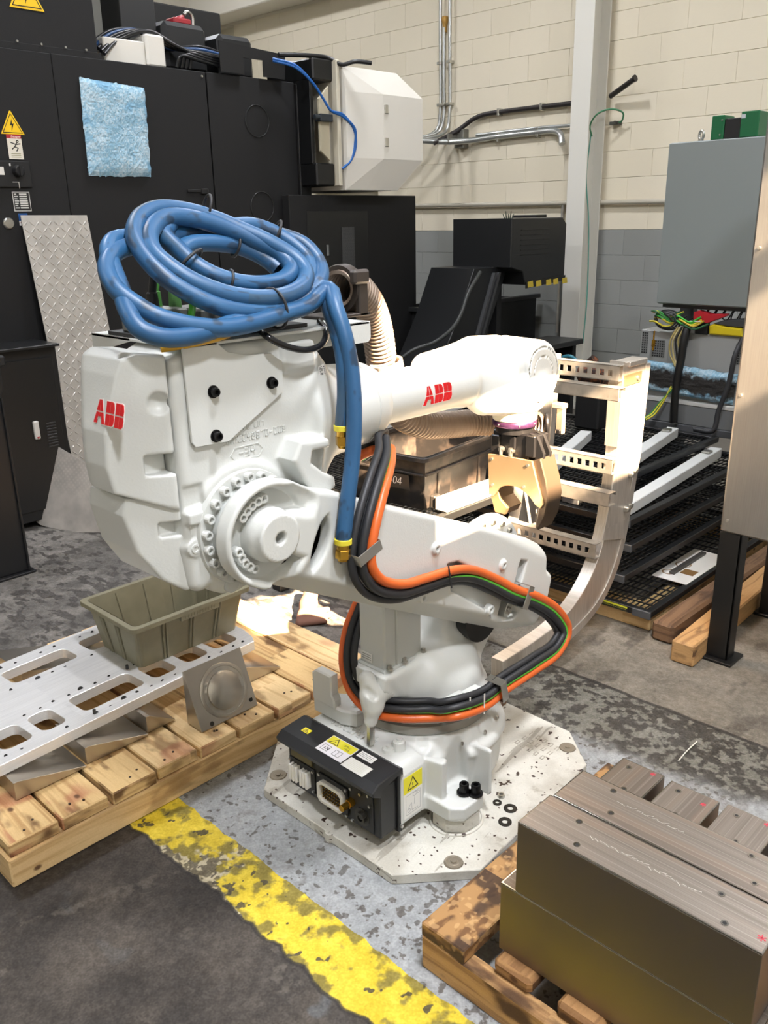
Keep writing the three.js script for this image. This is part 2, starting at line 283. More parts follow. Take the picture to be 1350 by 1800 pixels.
{
  const floor = struct('floor', box(-3.6, -0.3, -9.2, 7.1, -0.06, 2.6, 0), std(0x6a655e, 0.9));
  const slab = (x0, z0, x1, z1, w, h, fine, rough) => {
    const map = tex(w, h, x1 - x0, z1 - z0, (x, z) => floorColor(x, z, fine), { ox: x0, oy: z0, wrap: false });
    const rm = tex(w >> 1, h >> 1, x1 - x0, z1 - z0, (x, z) => 150 + 70 * fbm(x * 9, z * 9, 61, 4) - 40 * sstep(0.5, 0.7, fbm(x * 4.3 + 9, z * 4.3, 12, 3)), { ox: x0, oy: z0, wrap: false, srgb: false });
    const bm = tex(w >> 1, h >> 1, x1 - x0, z1 - z0, (x, z) => 128 + 90 * (fbm(x * 26, z * 26, 21, 4) - 0.5) + 60 * (vn(x * 180, z * 180, 63) - 0.5), { ox: x0, oy: z0, wrap: false, srgb: false });
    part(floor, 'floor_slab', box(x0, -0.06, z0, x1, 0, z1, 0), std(0xffffff, rough, 0, { map, roughnessMap: rm, bumpMap: bm, bumpScale: 0.0015 }));
  };
  slab(0.25, -2.35, 2.49, -0.2, 2048, 2048, true, 0.95);
  slab(2.49, -2.35, 4.0, -0.2, 1024, 1024, true, 1);
  slab(0.25, -5.0, 4.0, -2.35, 1536, 1024, true, 1);
  const plain = std(0x77726a, 0.9);
  for (const [x0, z0, x1, z1] of [[-3.5, -9.1, 0.25, 2.5], [0.25, -9.1, 7, -5], [4, -5, 7, 2.5], [0.25, -0.2, 4, 2.5]]) part(floor, 'floor_slab', box(x0, -0.06, z0, x1, 0, z1, 0), plain);
}
{
  // far wall: painted concrete blocks, cream above, grey below the line at 1.48 m
  const back = struct('wall_back', box(6.86, 0, -9.2, 7.1, 5.2, 2.6, 0), std(0xcfc8b4, 0.85));
  const R = rng(5), C = 0.2032, L = 0.4064, creams = [0xded5bf, 0xdcd3bd, 0xdfd6c1].map((c) => std(c, 0.75)), greys = [0x8b8d8a, 0x898b88, 0x8d8f8c].map((c) => std(c, 0.7));
  const bump = tex(256, 256, 0.4, 0.4, (x, y) => 128 + 120 * (fbm(x * 90, y * 90, 71, 3) - 0.5), { srgb: false });
  for (const m of [...creams, ...greys]) { m.bumpMap = bump; m.bumpScale = 0.0016; }
  const block = planarUV(box(0, 0, 0, 0.075, C - 0.0014, L - 0.0006, 0.0022));
  const courses = [];
  for (let k = -5; k <= 10; k++) {
    const y = 1.48 + k * C, off = (k % 2 ? 0 : L / 2) - 4.576;
    for (let i = -11; i <= 5; i++) {
      const z = off + i * L; if (z + L < -9 || z > -2.2) continue;
      if (k < 2 && z + L < -6.4) continue;
      if (k < 6 && z + L < -7.4) continue;
      courses.push([y, z, k]);
    }
  }
  for (const [y, z, k] of courses) piece(back, 'block', block, (k < 0 ? greys : creams)[Math.floor(R() * 3)], [6.8 + (R() - 0.5) * 0.0012, y + 0.0007, z + 0.0003]);
  // the rest of the wall outside those courses stays one painted face
  part(back, 'wall_face', [box(6.805, 1.48, -2.17, 6.86, 5.2, 2.6, 0), box(6.805, 1.48 + 11 * C, -9.2, 6.86, 5.2, -2.17, 0), box(6.805, 1.48, -9.2, 6.86, 1.48 + 6 * C, -7.9, 0)], std(0xd6d0bf, 0.75));
  part(back, 'wall_face', [box(6.805, 0, -9.2, 6.86, 1.48 - 5 * C, 2.6, 0), box(6.805, 1.48 - 5 * C, -2.17, 6.86, 1.48, 2.6, 0)], std(0x8a8c89, 0.75));
  const wallPaint = std(0xc9c4b6, 0.85);
  struct('wall_left', box(-3.8, 0, -9.4, 7.1, 5.2, -9.2, 0), wallPaint);
  struct('wall_right', box(-3.8, 0, -9.2, -3.6, 5.2, 2.6, 0), wallPaint);
  // wall behind the camera with the clerestory window the sun comes through; its middle bar leaves the shaded band on the wrist
  const Zw = 2.4, toWall = (p) => { const s = (Zw - p[2]) / SUN_DIR.z; return [p[0] + SUN_DIR.x * s, p[1] + SUN_DIR.y * s]; };
  const yOf = (v) => { const d = SUN_DIR, u = V3(1, 0, 0).addScaledVector(d, -d.x).normalize(), w = d.clone().cross(u); /* height on the wall where w.p = v, at x of the window centre */ const x = 1.1; return (v - w.x * x - w.z * Zw) / w.y; };
  const yA0 = yOf(-1.46), yA1 = yOf(-1.762), yB0 = yOf(-1.866), yB1 = yOf(-2.05);
  const xL = 0.62, xR = 2.32, top = Math.max(yA0, yA1, yB0, yB1) + 0.16, bot = Math.min(yA0, yA1, yB0, yB1);
  struct('wall_front', [box(-3.8, 0, Zw, xL, 5.2, 2.6, 0), box(xR, 0, Zw, 7.1, 5.2, 2.6, 0), box(xL, 0, Zw, xR, bot, 2.6, 0), box(xL, top, Zw, xR, 5.2, 2.6, 0)], wallPaint);
  const win = struct('window_1', box(xL, Math.min(yA1, yB0), Zw + 0.0, xR, Math.max(yA1, yB0), Zw + 0.03, 0.002), std(0x6d6a64, 0.5));
  win.userData.kind = 'structure';
  // roof deck and the white haunch beam along the far wall
  struct('ceiling', box(-3.8, 5.0, -9.4, 7.1, 5.2, 2.6, 0), std(0xd9d4c8, 0.85));
  struct('beam', box(6.45, 3.74, -9.2, 6.8, 4.1, -5.9, 0.01), std(0xe2ddd0, 0.6));
  // steel column with two flanges and a web in front of the wall
  const paintC = std(0xd6d4cb, 0.5, 0, { bumpMap: tex(256, 256, 1, 1, (x, y) => 128 + 90 * (fbm(x * 20, y * 20, 81, 3) - 0.5), { srgb: false }), bumpScale: 0.001 });
  const col = struct('column', [box(6.5, 0, -4.145, 6.514, 5, -3.972, 0.003), box(6.51, 0, -4.064, 6.745, 5, -4.053, 0.002), box(6.736, 0, -4.145, 6.75, 5, -3.972, 0.003)], paintC);
  part(col, 'base_plate', box(6.46, 0, -4.19, 6.79, 0.02, -3.93, 0.003), paintC);
}
// ---------------------------------------------------------------- high-bay lamps
{
  const glow = new THREE.MeshStandardMaterial({ color: 0xffffff, emissive: 0xfff3e2, emissiveIntensity: 6 }), can = std(0x55585a, 0.4, 0.6);
  LAMPS.forEach(([x, z, k], i) => {
    const t = thing('high_bay_lamp', [x, LAMP_Y, z], 'square high-bay ceiling lamp under the roof', 'lamp', 'high-bay ceiling lamps');
    part(t, 'housing', [box(x - 0.24, LAMP_Y + 0.012, z - 0.24, x + 0.24, LAMP_Y + 0.09, z + 0.24, 0.01), cyl([x, LAMP_Y + 0.09, z], [x, 5.0, z], 0.012)], can);
    part(t, 'diffuser', box(x - LAMP_W / 2, LAMP_Y, z - LAMP_D / 2, x + LAMP_W / 2, LAMP_Y + 0.012, z + LAMP_D / 2, 0), glow);
    const l = new THREE.RectAreaLight(0xf3f5fc, LAMP_POWER * k, LAMP_W, LAMP_D);
    l.position.set(x, LAMP_Y - 0.01, z); l.rotation.set(-Math.PI / 2, 0, 0); scene.add(l);
  });
}

// ================================================================ the robot
const paint = std(0xcfd1cd, 0.36), paintDark = std(0xc2c5c2, 0.5);
{ const b = tex(256, 256, 0.12, 0.12, (x, y) => 128 + 80 * (fbm(x * 300, y * 300, 91, 3) - 0.5), { srgb: false }); paint.bumpMap = b; paint.bumpScale = 0.0006; }
const blackSteel = std(0x17181a, 0.42), boltBlack = std(0x1b1b1c, 0.35, 0.6), zinc = std(0xc4c3bd, 0.28, 0.95), rubber = std(0x26272a, 0.5), brass = std(0xc79a3c, 0.26, 0.95), yellowTape = std(0xe2d23a, 0.5);
const greenYellow = std(0x58b33a, 0.42), orangeHose = std(0xd7642a, 0.36), white = std(0xe8e6df, 0.5);
const A3 = [1.0, 1.006], A2 = [1.838, 0.575], ZA = -1.28, ZH = -1.375, ZF = -1.46, YF = 1.183, A1 = [1.66, -1.48];
const robot = thing('industrial_robot', [A1[0], 0.03, A1[1]], 'large light grey six-axis industrial robot bolted to a white floor plate', 'robot');

// red logo letters with split strokes, on the rear cover face
const logo = (parent, o, u, v, H, thick, bend = 0) => {
  const O = V3(...o), Uu = V3(...u).normalize(), W = V3(...v).normalize(), N = Uu.clone().cross(W).normalize();
  const glyph = (polys) => polys;
  const A = [[[0, 0], [0.22, 0], [0.30, 0.30], [0.42, 0.30], [0.42, 0.47], [0.17, 0.47]], [[0.18, 0.53], [0.42, 0.53], [0.42, 1], [0.33, 1]], [[0.46, 0.53], [0.70, 0.53], [0.55, 1], [0.46, 1]], [[0.46, 0.30], [0.58, 0.30], [0.66, 0], [0.88, 0], [0.72, 0.47], [0.46, 0.47]]];
  const B = (x) => [[[x, 0], [x + 0.30, 0], [x + 0.30, 0.47], [x, 0.47]], [[x, 0.53], [x + 0.30, 0.53], [x + 0.30, 1], [x, 1]], [[x + 0.34, 0], [x + 0.52, 0], [x + 0.64, 0.1], [x + 0.66, 0.3], [x + 0.62, 0.47], [x + 0.34, 0.47]], [[x + 0.34, 0.53], [x + 0.62, 0.53], [x + 0.64, 0.75], [x + 0.58, 0.95], [x + 0.48, 1], [x + 0.34, 1]]];
  const mk = (polys, t0, t1, grow) => polys.map((p) => {
    const c = p.reduce((s, q) => [s[0] + q[0] / p.length, s[1] + q[1] / p.length], [0, 0]);
    const s = new THREE.ExtrudeGeometry(new THREE.Shape(p.map(([x, y]) => new THREE.Vector2((x + Math.sign(x - c[0]) * grow) * H, (y + Math.sign(y - c[1]) * grow) * H))), { depth: t1 - t0, bevelEnabled: false });
    s.translate(0, 0, t0);
    if (bend) { const q = s.attributes.position; for (let i = 0; i < q.count; i++) { const y = q.getY(i) - H / 2; q.setZ(i, q.getZ(i) - (bend - Math.sqrt(bend * bend - y * y))); } }
    s.applyMatrix4(new THREE.Matrix4().makeBasis(Uu, W, N).setPosition(O)); return s;
  });
  const all = [...A, ...B(0.94), ...B(1.68)];
  part(parent, 'logo_backing', mk(all, 0, thick * 0.5, 0.045), std(0xe6e3de, 0.5));
  part(parent, 'logo', mk(all, 0, thick, 0), std(0xd0121b, 0.4), { label: 'red brand letters' });
};
// --- base casting
{
  const [cx, cz] = A1;
  let f = U(0.02,
    sd.cyl([cx, 0.085, cz], [cx, 0.215, cz], 0.235, 0.247, 0.008),
    sd.cyl([cx, 0.2, cz], [cx, 0.268, cz], 0.248, 0.212, 0.006),
    sd.box([1.44, 0.16, -1.48], [0.075, 0.085, 0.175], 0.012),
    sd.poly([[-1.294, 0.08], [-1.66, 0.08], [-1.66, 0.225], [-1.64, 0.25], [-1.315, 0.25], [-1.294, 0.225]], 'x', 1.375, 1.465, 0.004));
  const foot = (sx, sz) => U(0.012, sd.poly([[cx - 0.19 * sx, cz + 0.10 * sz], [cx - 0.19 * sx, cz + 0.27 * sz], [cx - 0.16 * sx, cz + 0.3 * sz], [cx - 0.08 * sx, cz + 0.3 * sz], [cx - 0.06 * sx, cz + 0.18 * sz]], 'y', 0.077, 0.122, 0.006));
  f = U(0.014, f, foot(1, 1));
  // the window cut above the near foot, then radial ribs and the shallow fan pockets on top
  for (const [sx, sz] of [[-1, -1], [1, -1]]) f = U(0.012, f, sd.cyl([cx + 0.115 * sx, 0.0755, cz + 0.235 * sz * (sx + sz === 2 ? 0.8 : 0.98)], [cx + 0.115 * sx, 0.12, cz + 0.235 * sz * (sx + sz === 2 ? 0.8 : 0.98)], 0.06, 0.06, 0.006));
  f = S(0.01, f, sd.box([1.535, 0.19, -1.205], [0.06, 0.068, 0.075], 0.012));
  for (let i = 0; i < 22; i++) { const a = i / 22 * 2 * Math.PI + 0.1; if (Math.abs(Math.atan2(Math.sin(a - Math.PI), Math.cos(a - Math.PI))) < 0.62) continue; const c = Math.cos(a), s = Math.sin(a); f = S(0.006, f, sd.cone([cx + c * 0.226, 0.272, cz + s * 0.226], [cx + c * 0.238, 0.262, cz + s * 0.238], 0.02, 0.025)); }
  f = U(0.008, f, sd.poly([[1.463, -1.33], [1.475, -1.315], [1.515, -1.255], [1.5, -1.245], [1.485, -1.245]], 'y', 0.08, 0.235, 0.005), sd.poly([[1.612, -1.27], [1.632, -1.27], [1.632, -1.19], [1.618, -1.19]], 'y', 0.09, 0.232, 0.005));
  part(robot, 'base_casting', mesher(f, [1.34, 0.06, -1.81], [1.95, 0.29, -1.15], 0.0062), paint);
  const b = [];
  for (const [x, z] of [[1.548, -1.222], [1.566, -1.196]]) b.push(cyl([x, 0.122, z], [x, 0.127, z], 0.02), socketBolt([x, 0.127, z], [0, 1, 0], 0.0135, 0.026));
  for (const g of [0, 2]) part(robot, 'foot_bolt', b.slice(g, g + 2), boltBlack);
  const fan = [];
  for (const a of [0.35, 0.75, 1.15, 1.52, 1.9]) fan.push(cyl([cx + Math.cos(a) * 0.233, 0.238, cz + Math.sin(a) * 0.233], [cx + Math.cos(a) * 0.233, 0.246, cz + Math.sin(a) * 0.233], 0.004, 0.004, 8));
  part(robot, 'bearing_screws', fan, zinc, { kind: 'stuff' });
  part(robot, 'bearing_ring', lathe([[0.19, 0], [0.206, 0.004], [0.212, 0.012], [0.205, 0.03], [0.19, 0.034], [0, 0.034]], [cx, 0.264, cz], [0, 1, 0], 64), std(0x9a9a94, 0.35, 0.5));
  // motor boss screws and a stop bracket on the rear of the base
  part(robot, 'lifting_bracket', [extrude([[-1.665, 0.30], [-1.665, 0.385], [-1.648, 0.4], [-1.585, 0.4], [-1.585, 0.34], [-1.575, 0.325], [-1.575, 0.30]], 'x', 1.405, 1.435, { bevel: 0.004 }), extrude([[1.41, -1.665], [1.41, -1.55], [1.43, -1.51], [1.47, -1.5], [1.49, -1.54], [1.49, -1.6], [1.45, -1.665]], 'y', 0.255, 0.305, { bevel: 0.006 }), hexBolt([1.455, 0.305, -1.54], [0, 1, 0], 0.009, 0.008)], paint);
  for (const [x, z, h] of [[1.44, -1.36, 0.03], [1.415, -1.375, 0.014]]) part(robot, 'boss', [cyl([x, 0.246, z], [x, 0.25 + h, z], 0.02, 0.017, 20, 0.003), hexBolt([x, 0.25 + h, z], [0, 1, 0], 0.008, 0.006)], paint);
  // raised cast characters on the rear shoulder
  const cast = []; const R = rng(31);
  for (let r = 0; r < 2; r++) for (let i = 0; i < 10; i++) { const z = -1.585 + i * 0.0165, x = 1.4 + r * 0.022; if (R() < 0.85) { cast.push(box(x, 0.25, z, x + 0.016, 0.2565, z + 0.003, 0.0005)); if (R() < 0.7) cast.push(box(x, 0.25, z, x + 0.003, 0.2565, z + 0.011, 0.0005)); if (R() < 0.6) cast.push(box(x + 0.013, 0.25, z, x + 0.016, 0.2565, z + 0.011, 0.0005)); } }
  part(robot, 'cast_lettering', cast, paint, { kind: 'stuff' });
}
// --- connector box on the rear of the base
{
  const cb = part(robot, 'connector_box', [box(1.305, 0.068, -1.665, 1.372, 0.225, -1.303, 0.004), box(1.366, 0.06, -1.668, 1.38, 0.248, -1.295, 0.002)], blackSteel, { label: 'black connector box with plug sockets' });
  part(cb, 'cover_lid', extrude([[1.268, 0.236], [1.272, 0.222], [1.3, 0.206], [1.306, 0.225], [1.366, 0.238], [1.384, 0.225], [1.384, 0.252], [1.372, 0.258], [1.29, 0.252]], 'z', -1.672, -1.292, { bevel: 0.003 }), std(0x1d1e20, 0.36));
  // sockets on the rear face
  const X = 1.305;
  part(cb, 'socket_panel', [box(X - 0.004, 0.085, -1.658, X, 0.165, -1.552, 0.002), box(X - 0.005, 0.08, -1.535, X, 0.168, -1.42, 0.002), box(X - 0.004, 0.076, -1.41, X, 0.19, -1.325, 0.002)], std(0x222325, 0.5));
  part(cb, 'name_plate', box(X - 0.006, 0.172, -1.648, X, 0.2, -1.56, 0.001), std(0x6e6548, 0.4, 0.2));
  for (let i = 0; i < 2; i++) part(cb, 'white_connector', [0, 1, 2].map((k) => extrude(rrect(-1.645 + i * 0.044 + k * 0.012, 0.1, -1.636 + i * 0.044 + k * 0.012, 0.152, 0.004), 'x', X - 0.02, X - 0.003, { bevel: 0.001 })), white);
  const oct = [[-1.528, 0.1], [-1.515, 0.088], [-1.44, 0.088], [-1.427, 0.1], [-1.427, 0.144], [-1.44, 0.156], [-1.515, 0.156], [-1.528, 0.144]];
  const inn = oct.map(([z, y]) => [-1.4775 + (z + 1.4775) * 0.84, 0.122 + (y - 0.122) * 0.76]);
  part(cb, 'plug_shell', extrude(oct, 'x', X - 0.018, X - 0.003, { holes: [inn] }), std(0xd8d6cc, 0.5));
  const pins = []; for (let r = 0; r < 4; r++) for (let k = 0; k < 8; k++) pins.push(cyl([X - 0.014, 0.105 + r * 0.011, -1.51 + k * 0.0095], [X - 0.002, 0.105 + r * 0.011, -1.51 + k * 0.0095], 0.0018, 0.0018, 6));
  part(cb, 'pins', pins, brass, { kind: 'stuff' });
  part(cb, 'air_fitting', [cyl([X - 0.045, 0.14, -1.402], [X, 0.14, -1.402], 0.0095, 0.0095, 14, 0.001), cyl([X - 0.02, 0.14, -1.402], [X, 0.14, -1.402], 0.013, 0.013, 6)], brass);
  part(cb, 'round_socket', [lathe([[0, 0], [0.026, 0], [0.026, 0.006], [0.016, 0.006], [0.016, 0.014], [0.009, 0.014], [0.009, 0.004], [0, 0.004]], [X, 0.112, -1.365], [-1, 0, 0], 24), cyl([X - 0.022, 0.128, -1.352], [X, 0.128, -1.352], 0.008)], std(0x4a4842, 0.35, 0.7));
  const sc = []; for (const [y, z] of [[0.094, -1.652], [0.158, -1.652], [0.094, -1.557], [0.158, -1.557], [0.084, -1.53], [0.164, -1.53], [0.084, -1.425], [0.164, -1.425], [0.18, -1.405], [0.18, -1.37], [0.19, -1.34], [0.16, -1.335], [0.082, -1.402]]) sc.push(cyl([X - 0.009, y, z], [X - 0.003, y, z], 0.0042, 0.0042, 10));
  for (const s of sc) part(cb, 'screw', s, zinc);
  for (const [x, y] of [[1.374, 0.235], [1.374, 0.078]]) part(cb, 'screw', cyl([x, y, -1.296], [x, y, -1.289], 0.005, 0.005, 10), zinc);
  // stickers on the lid (top) and on the base flank
  const warn = print(300, 220, (g, w, h) => {
    g.fillStyle = '#e9e6ea'; g.fillRect(0, 0, w, h); g.fillStyle = '#e3d92c'; g.fillRect(6, 6, w - 12, 92);
    g.strokeStyle = '#111'; g.lineWidth = 7; g.beginPath(); g.moveTo(34, 88); g.lineTo(84, 18); g.lineTo(128, 88); g.closePath(); g.stroke(); g.fillStyle = '#111'; g.font = 'bold 44px sans-serif'; g.fillText('!', 74, 84);
    g.fillStyle = '#8f8a2a'; g.font = 'bold 30px sans-serif'; g.fillText('@%/;', 170, 52); g.fillText('~%&', 190, 84);
    g.strokeStyle = '#222'; g.lineWidth = 4; g.strokeRect(28, 126, 76, 66); g.strokeRect(160, 126, 76, 66); g.font = 'bold 46px serif'; g.fillStyle = '#222'; g.fillText('i', 50, 176); g.fillText('N', 70, 176); g.beginPath(); g.moveTo(198, 132); g.lineTo(198, 186); g.stroke();
  });
  const top = (x0, z0, x1, z1, m, n) => part(cb, n, plate([x0, 0.2525 + (x0 - 1.29) * 0.07, z0], [0, 0, z1 - z0], [x1 - x0, (x1 - x0) * 0.07, 0], 0.0012), m, { own: true });
  top(1.29, -1.53, 1.36, -1.43, std(0xffffff, 0.5, 0, { map: warn }), 'warning_sticker');
  top(1.285, -1.425, 1.325, -1.345, std(0xffffff, 0.45, 0, { map: print(128, 64, (g, w, h) => { g.fillStyle = '#dcdcd6'; g.fillRect(0, 0, w, h); g.strokeStyle = '#bfc3a6'; for (let i = 0; i < 6; i++) { g.beginPath(); g.moveTo(20, 12 + i * 8); g.bezierCurveTo(50, 4 + i * 9, 70, 20 + i * 7, 110, 10 + i * 8); g.stroke(); } }) }), 'blank_sticker');
  top(1.338, -1.42, 1.362, -1.365, std(0xffffff, 0.45, 0, { map: print(160, 64, (g, w, h) => { g.fillStyle = '#e9e8e4'; g.fillRect(0, 0, w, h); g.fillStyle = '#333'; for (let r = 0; r < 3; r++) for (let i = 0; i < 12; i++) g.fillRect(14 + i * 11, 14 + r * 15, 7, 5); }) }), 'name_sticker');
  top(1.318, -1.62, 1.336, -1.592, std(0xffffff, 0.45, 0, { map: print(96, 72, (g, w, h) => { g.fillStyle = '#dfcf25'; g.fillRect(0, 0, w, h); g.strokeStyle = '#222'; g.lineWidth = 6; g.beginPath(); g.moveTo(20, 58); g.lineTo(48, 14); g.lineTo(76, 58); g.closePath(); g.stroke(); g.beginPath(); g.moveTo(50, 26); g.lineTo(42, 42); g.lineTo(52, 42); g.lineTo(46, 54); g.stroke(); }) }), 'warning_sticker');
  part(robot, 'warning_sticker', plate([1.384, 0.09, -1.2935], [0.072, 0, 0], [0, 0.128, 0], 0.0012), std(0xffffff, 0.5, 0, { map: print(220, 380, (g, w, h) => {
    g.fillStyle = '#ecebe6'; g.fillRect(0, 0, w, h); g.fillStyle = '#e8de2a'; g.fillRect(0, 0, w, 150); g.strokeStyle = '#151515'; g.lineWidth = 9; g.beginPath(); g.moveTo(50, 128); g.lineTo(108, 26); g.lineTo(168, 128); g.closePath(); g.stroke(); g.fillStyle = '#151515'; g.font = 'bold 58px sans-serif'; g.fillText('!', 98, 120);
    g.strokeStyle = '#8b8b90'; g.lineWidth = 3; g.strokeRect(24, 176, 172, 176); g.strokeRect(110, 180, 40, 30); g.strokeRect(160, 190, 26, 20); g.beginPath(); g.moveTo(130, 212); g.lineTo(124, 290); g.moveTo(40, 310); g.lineTo(90, 260); g.lineTo(96, 330); g.lineTo(170, 336); g.stroke(); g.beginPath(); g.arc(60, 320, 16, 0, 7); g.stroke();
  }) }), { own: true, label: 'yellow and white warning sticker' });
}
// --- turret with the axis-one motor
{
  const [cx, cz] = A1;
  let f = U(0.03,
    sd.cyl([cx, 0.295, cz], [cx, 0.335, cz], 0.2, 0.195, 0.008),
    sd.cone([cx + 0.03, 0.36, cz + 0.075], [cx - 0.04, 0.37, cz + 0.06], 0.1, 0.09),
    sd.poly([[1.43, 0.45], [1.425, 0.41], [1.47, 0.372], [1.56, 0.355], [1.6, 0.45]], 'z', -1.525, -1.40, 0.01),
    sd.cyl([cx + 0.02, 0.33, cz], [cx + 0.03, 0.45, cz], 0.17, 0.13, 0.02),
    sd.poly([[1.7, 0.33], [1.83, 0.33], [1.97, 0.5], [1.96, 0.62], [1.84, 0.7], [1.72, 0.62], [1.66, 0.45]], 'z', -1.66, -1.395, 0.02));
  f = U(0.02, f, sd.cyl([A2[0], A2[1], -1.66], [A2[0], A2[1], -1.385], 0.15, 0.15, 0.01), sd.poly([[1.5, 0.37], [1.6, 0.35], [1.6, 0.44], [1.445, 0.45]], 'z', -1.53, -1.4, 0.008));
  f = S(0.02, f, sd.box([1.7, 0.53, -1.34], [0.12, 0.05, 0.06], 0.02));
  part(robot, 'turret_casting', mesher(f, [1.38, 0.28, -1.72], [2.06, 0.76, -1.24], 0.0075), paint);
  const m = part(robot, 'motor', [box(1.452, 0.45, -1.515, 1.602, 0.76, -1.42, 0.006), box(1.445, 0.44, -1.52, 1.61, 0.462, -1.412, 0.004), box(1.495, 0.462, -1.424, 1.548, 0.74, -1.414, 0.003)], paintDark);
  for (const [x, y] of [[1.462, 0.468], [1.52, 0.468], [1.597, 0.468]]) part(m, 'bolt', hexBolt([x, y - 0.004, -1.41], [0, 1, 0], 0.007, 0.012), zinc);
  part(m, 'sticker', plate([1.451, 0.468, -1.506], [0, 0, 0.042], [0, 0.026, 0], 0.001), std(0xffffff, 0.45, 0, { map: print(160, 64, (g, w, h) => { g.fillStyle = '#d8d8d4'; g.fillRect(0, 0, w, h); g.fillStyle = '#333'; for (let r = 0; r < 3; r++) for (let i = 0; i < 11; i++) g.fillRect(14 + i * 12, 12 + r * 16, 8, 5); }) }), { own: true });
  let stop = U(0.012, sd.cone([1.405, 0.45, -1.44], [1.41, 0.375, -1.425], 0.022, 0.03), sd.cone([1.41, 0.375, -1.425], [1.4, 0.33, -1.425], 0.026, 0.018), sd.cone([1.41, 0.4, -1.43], [1.47, 0.4, -1.44], 0.03, 0.04));
  stop = S(0.008, stop, sd.cone([1.38, 0.43, -1.42], [1.395, 0.415, -1.4], 0.012, 0.012));
  part(robot, 'stop_lug', [mesher(stop, [1.36, 0.29, -1.5], [1.52, 0.49, -1.37], 0.005)], paint);
  part(robot, 'stop_pin', cyl([1.398, 0.26, -1.425], [1.4, 0.32, -1.425], 0.011, 0.011, 6), zinc);
  // lower-arm gear disc and cap seen past the lower arm
  const d = part(robot, 'gear_disc', [lathe([[0, 0], [0.17, 0], [0.172, 0.012], [0.16, 0.03], [0.135, 0.045], [0.12, 0.05], [0, 0.05]], [A2[0] + 0.02, A2[1] + 0.05, -1.40], [0, 0, -1], 56)], paint);
  for (let i = 0; i < 9; i++) { const a = 0.1 + i * 0.32; part(d, 'bolt', socketBolt([A2[0] + 0.02 + Math.cos(a) * 0.147, A2[1] + 0.05 + Math.sin(a) * 0.147, -1.41], [0, 0, 1], 0.008, 0.02), zinc); }
  part(robot, 'dark_seal', lathe([[0, 0], [0.075, 0], [0.078, 0.04], [0, 0.04]], [1.80, 0.515, -1.4], [0, 0, 1], 40), blackSteel);
  for (const [x, z] of [[1.592, -1.275], [1.645, -1.262]]) part(robot, 'cable_lug', extrude([[x - 0.03, 0.378], [x + 0.032, 0.374], [x + 0.003, 0.355], [x - 0.001, 0.355]], 'z', z - 0.03, z, { bevel: 0.002 }), paint);
}
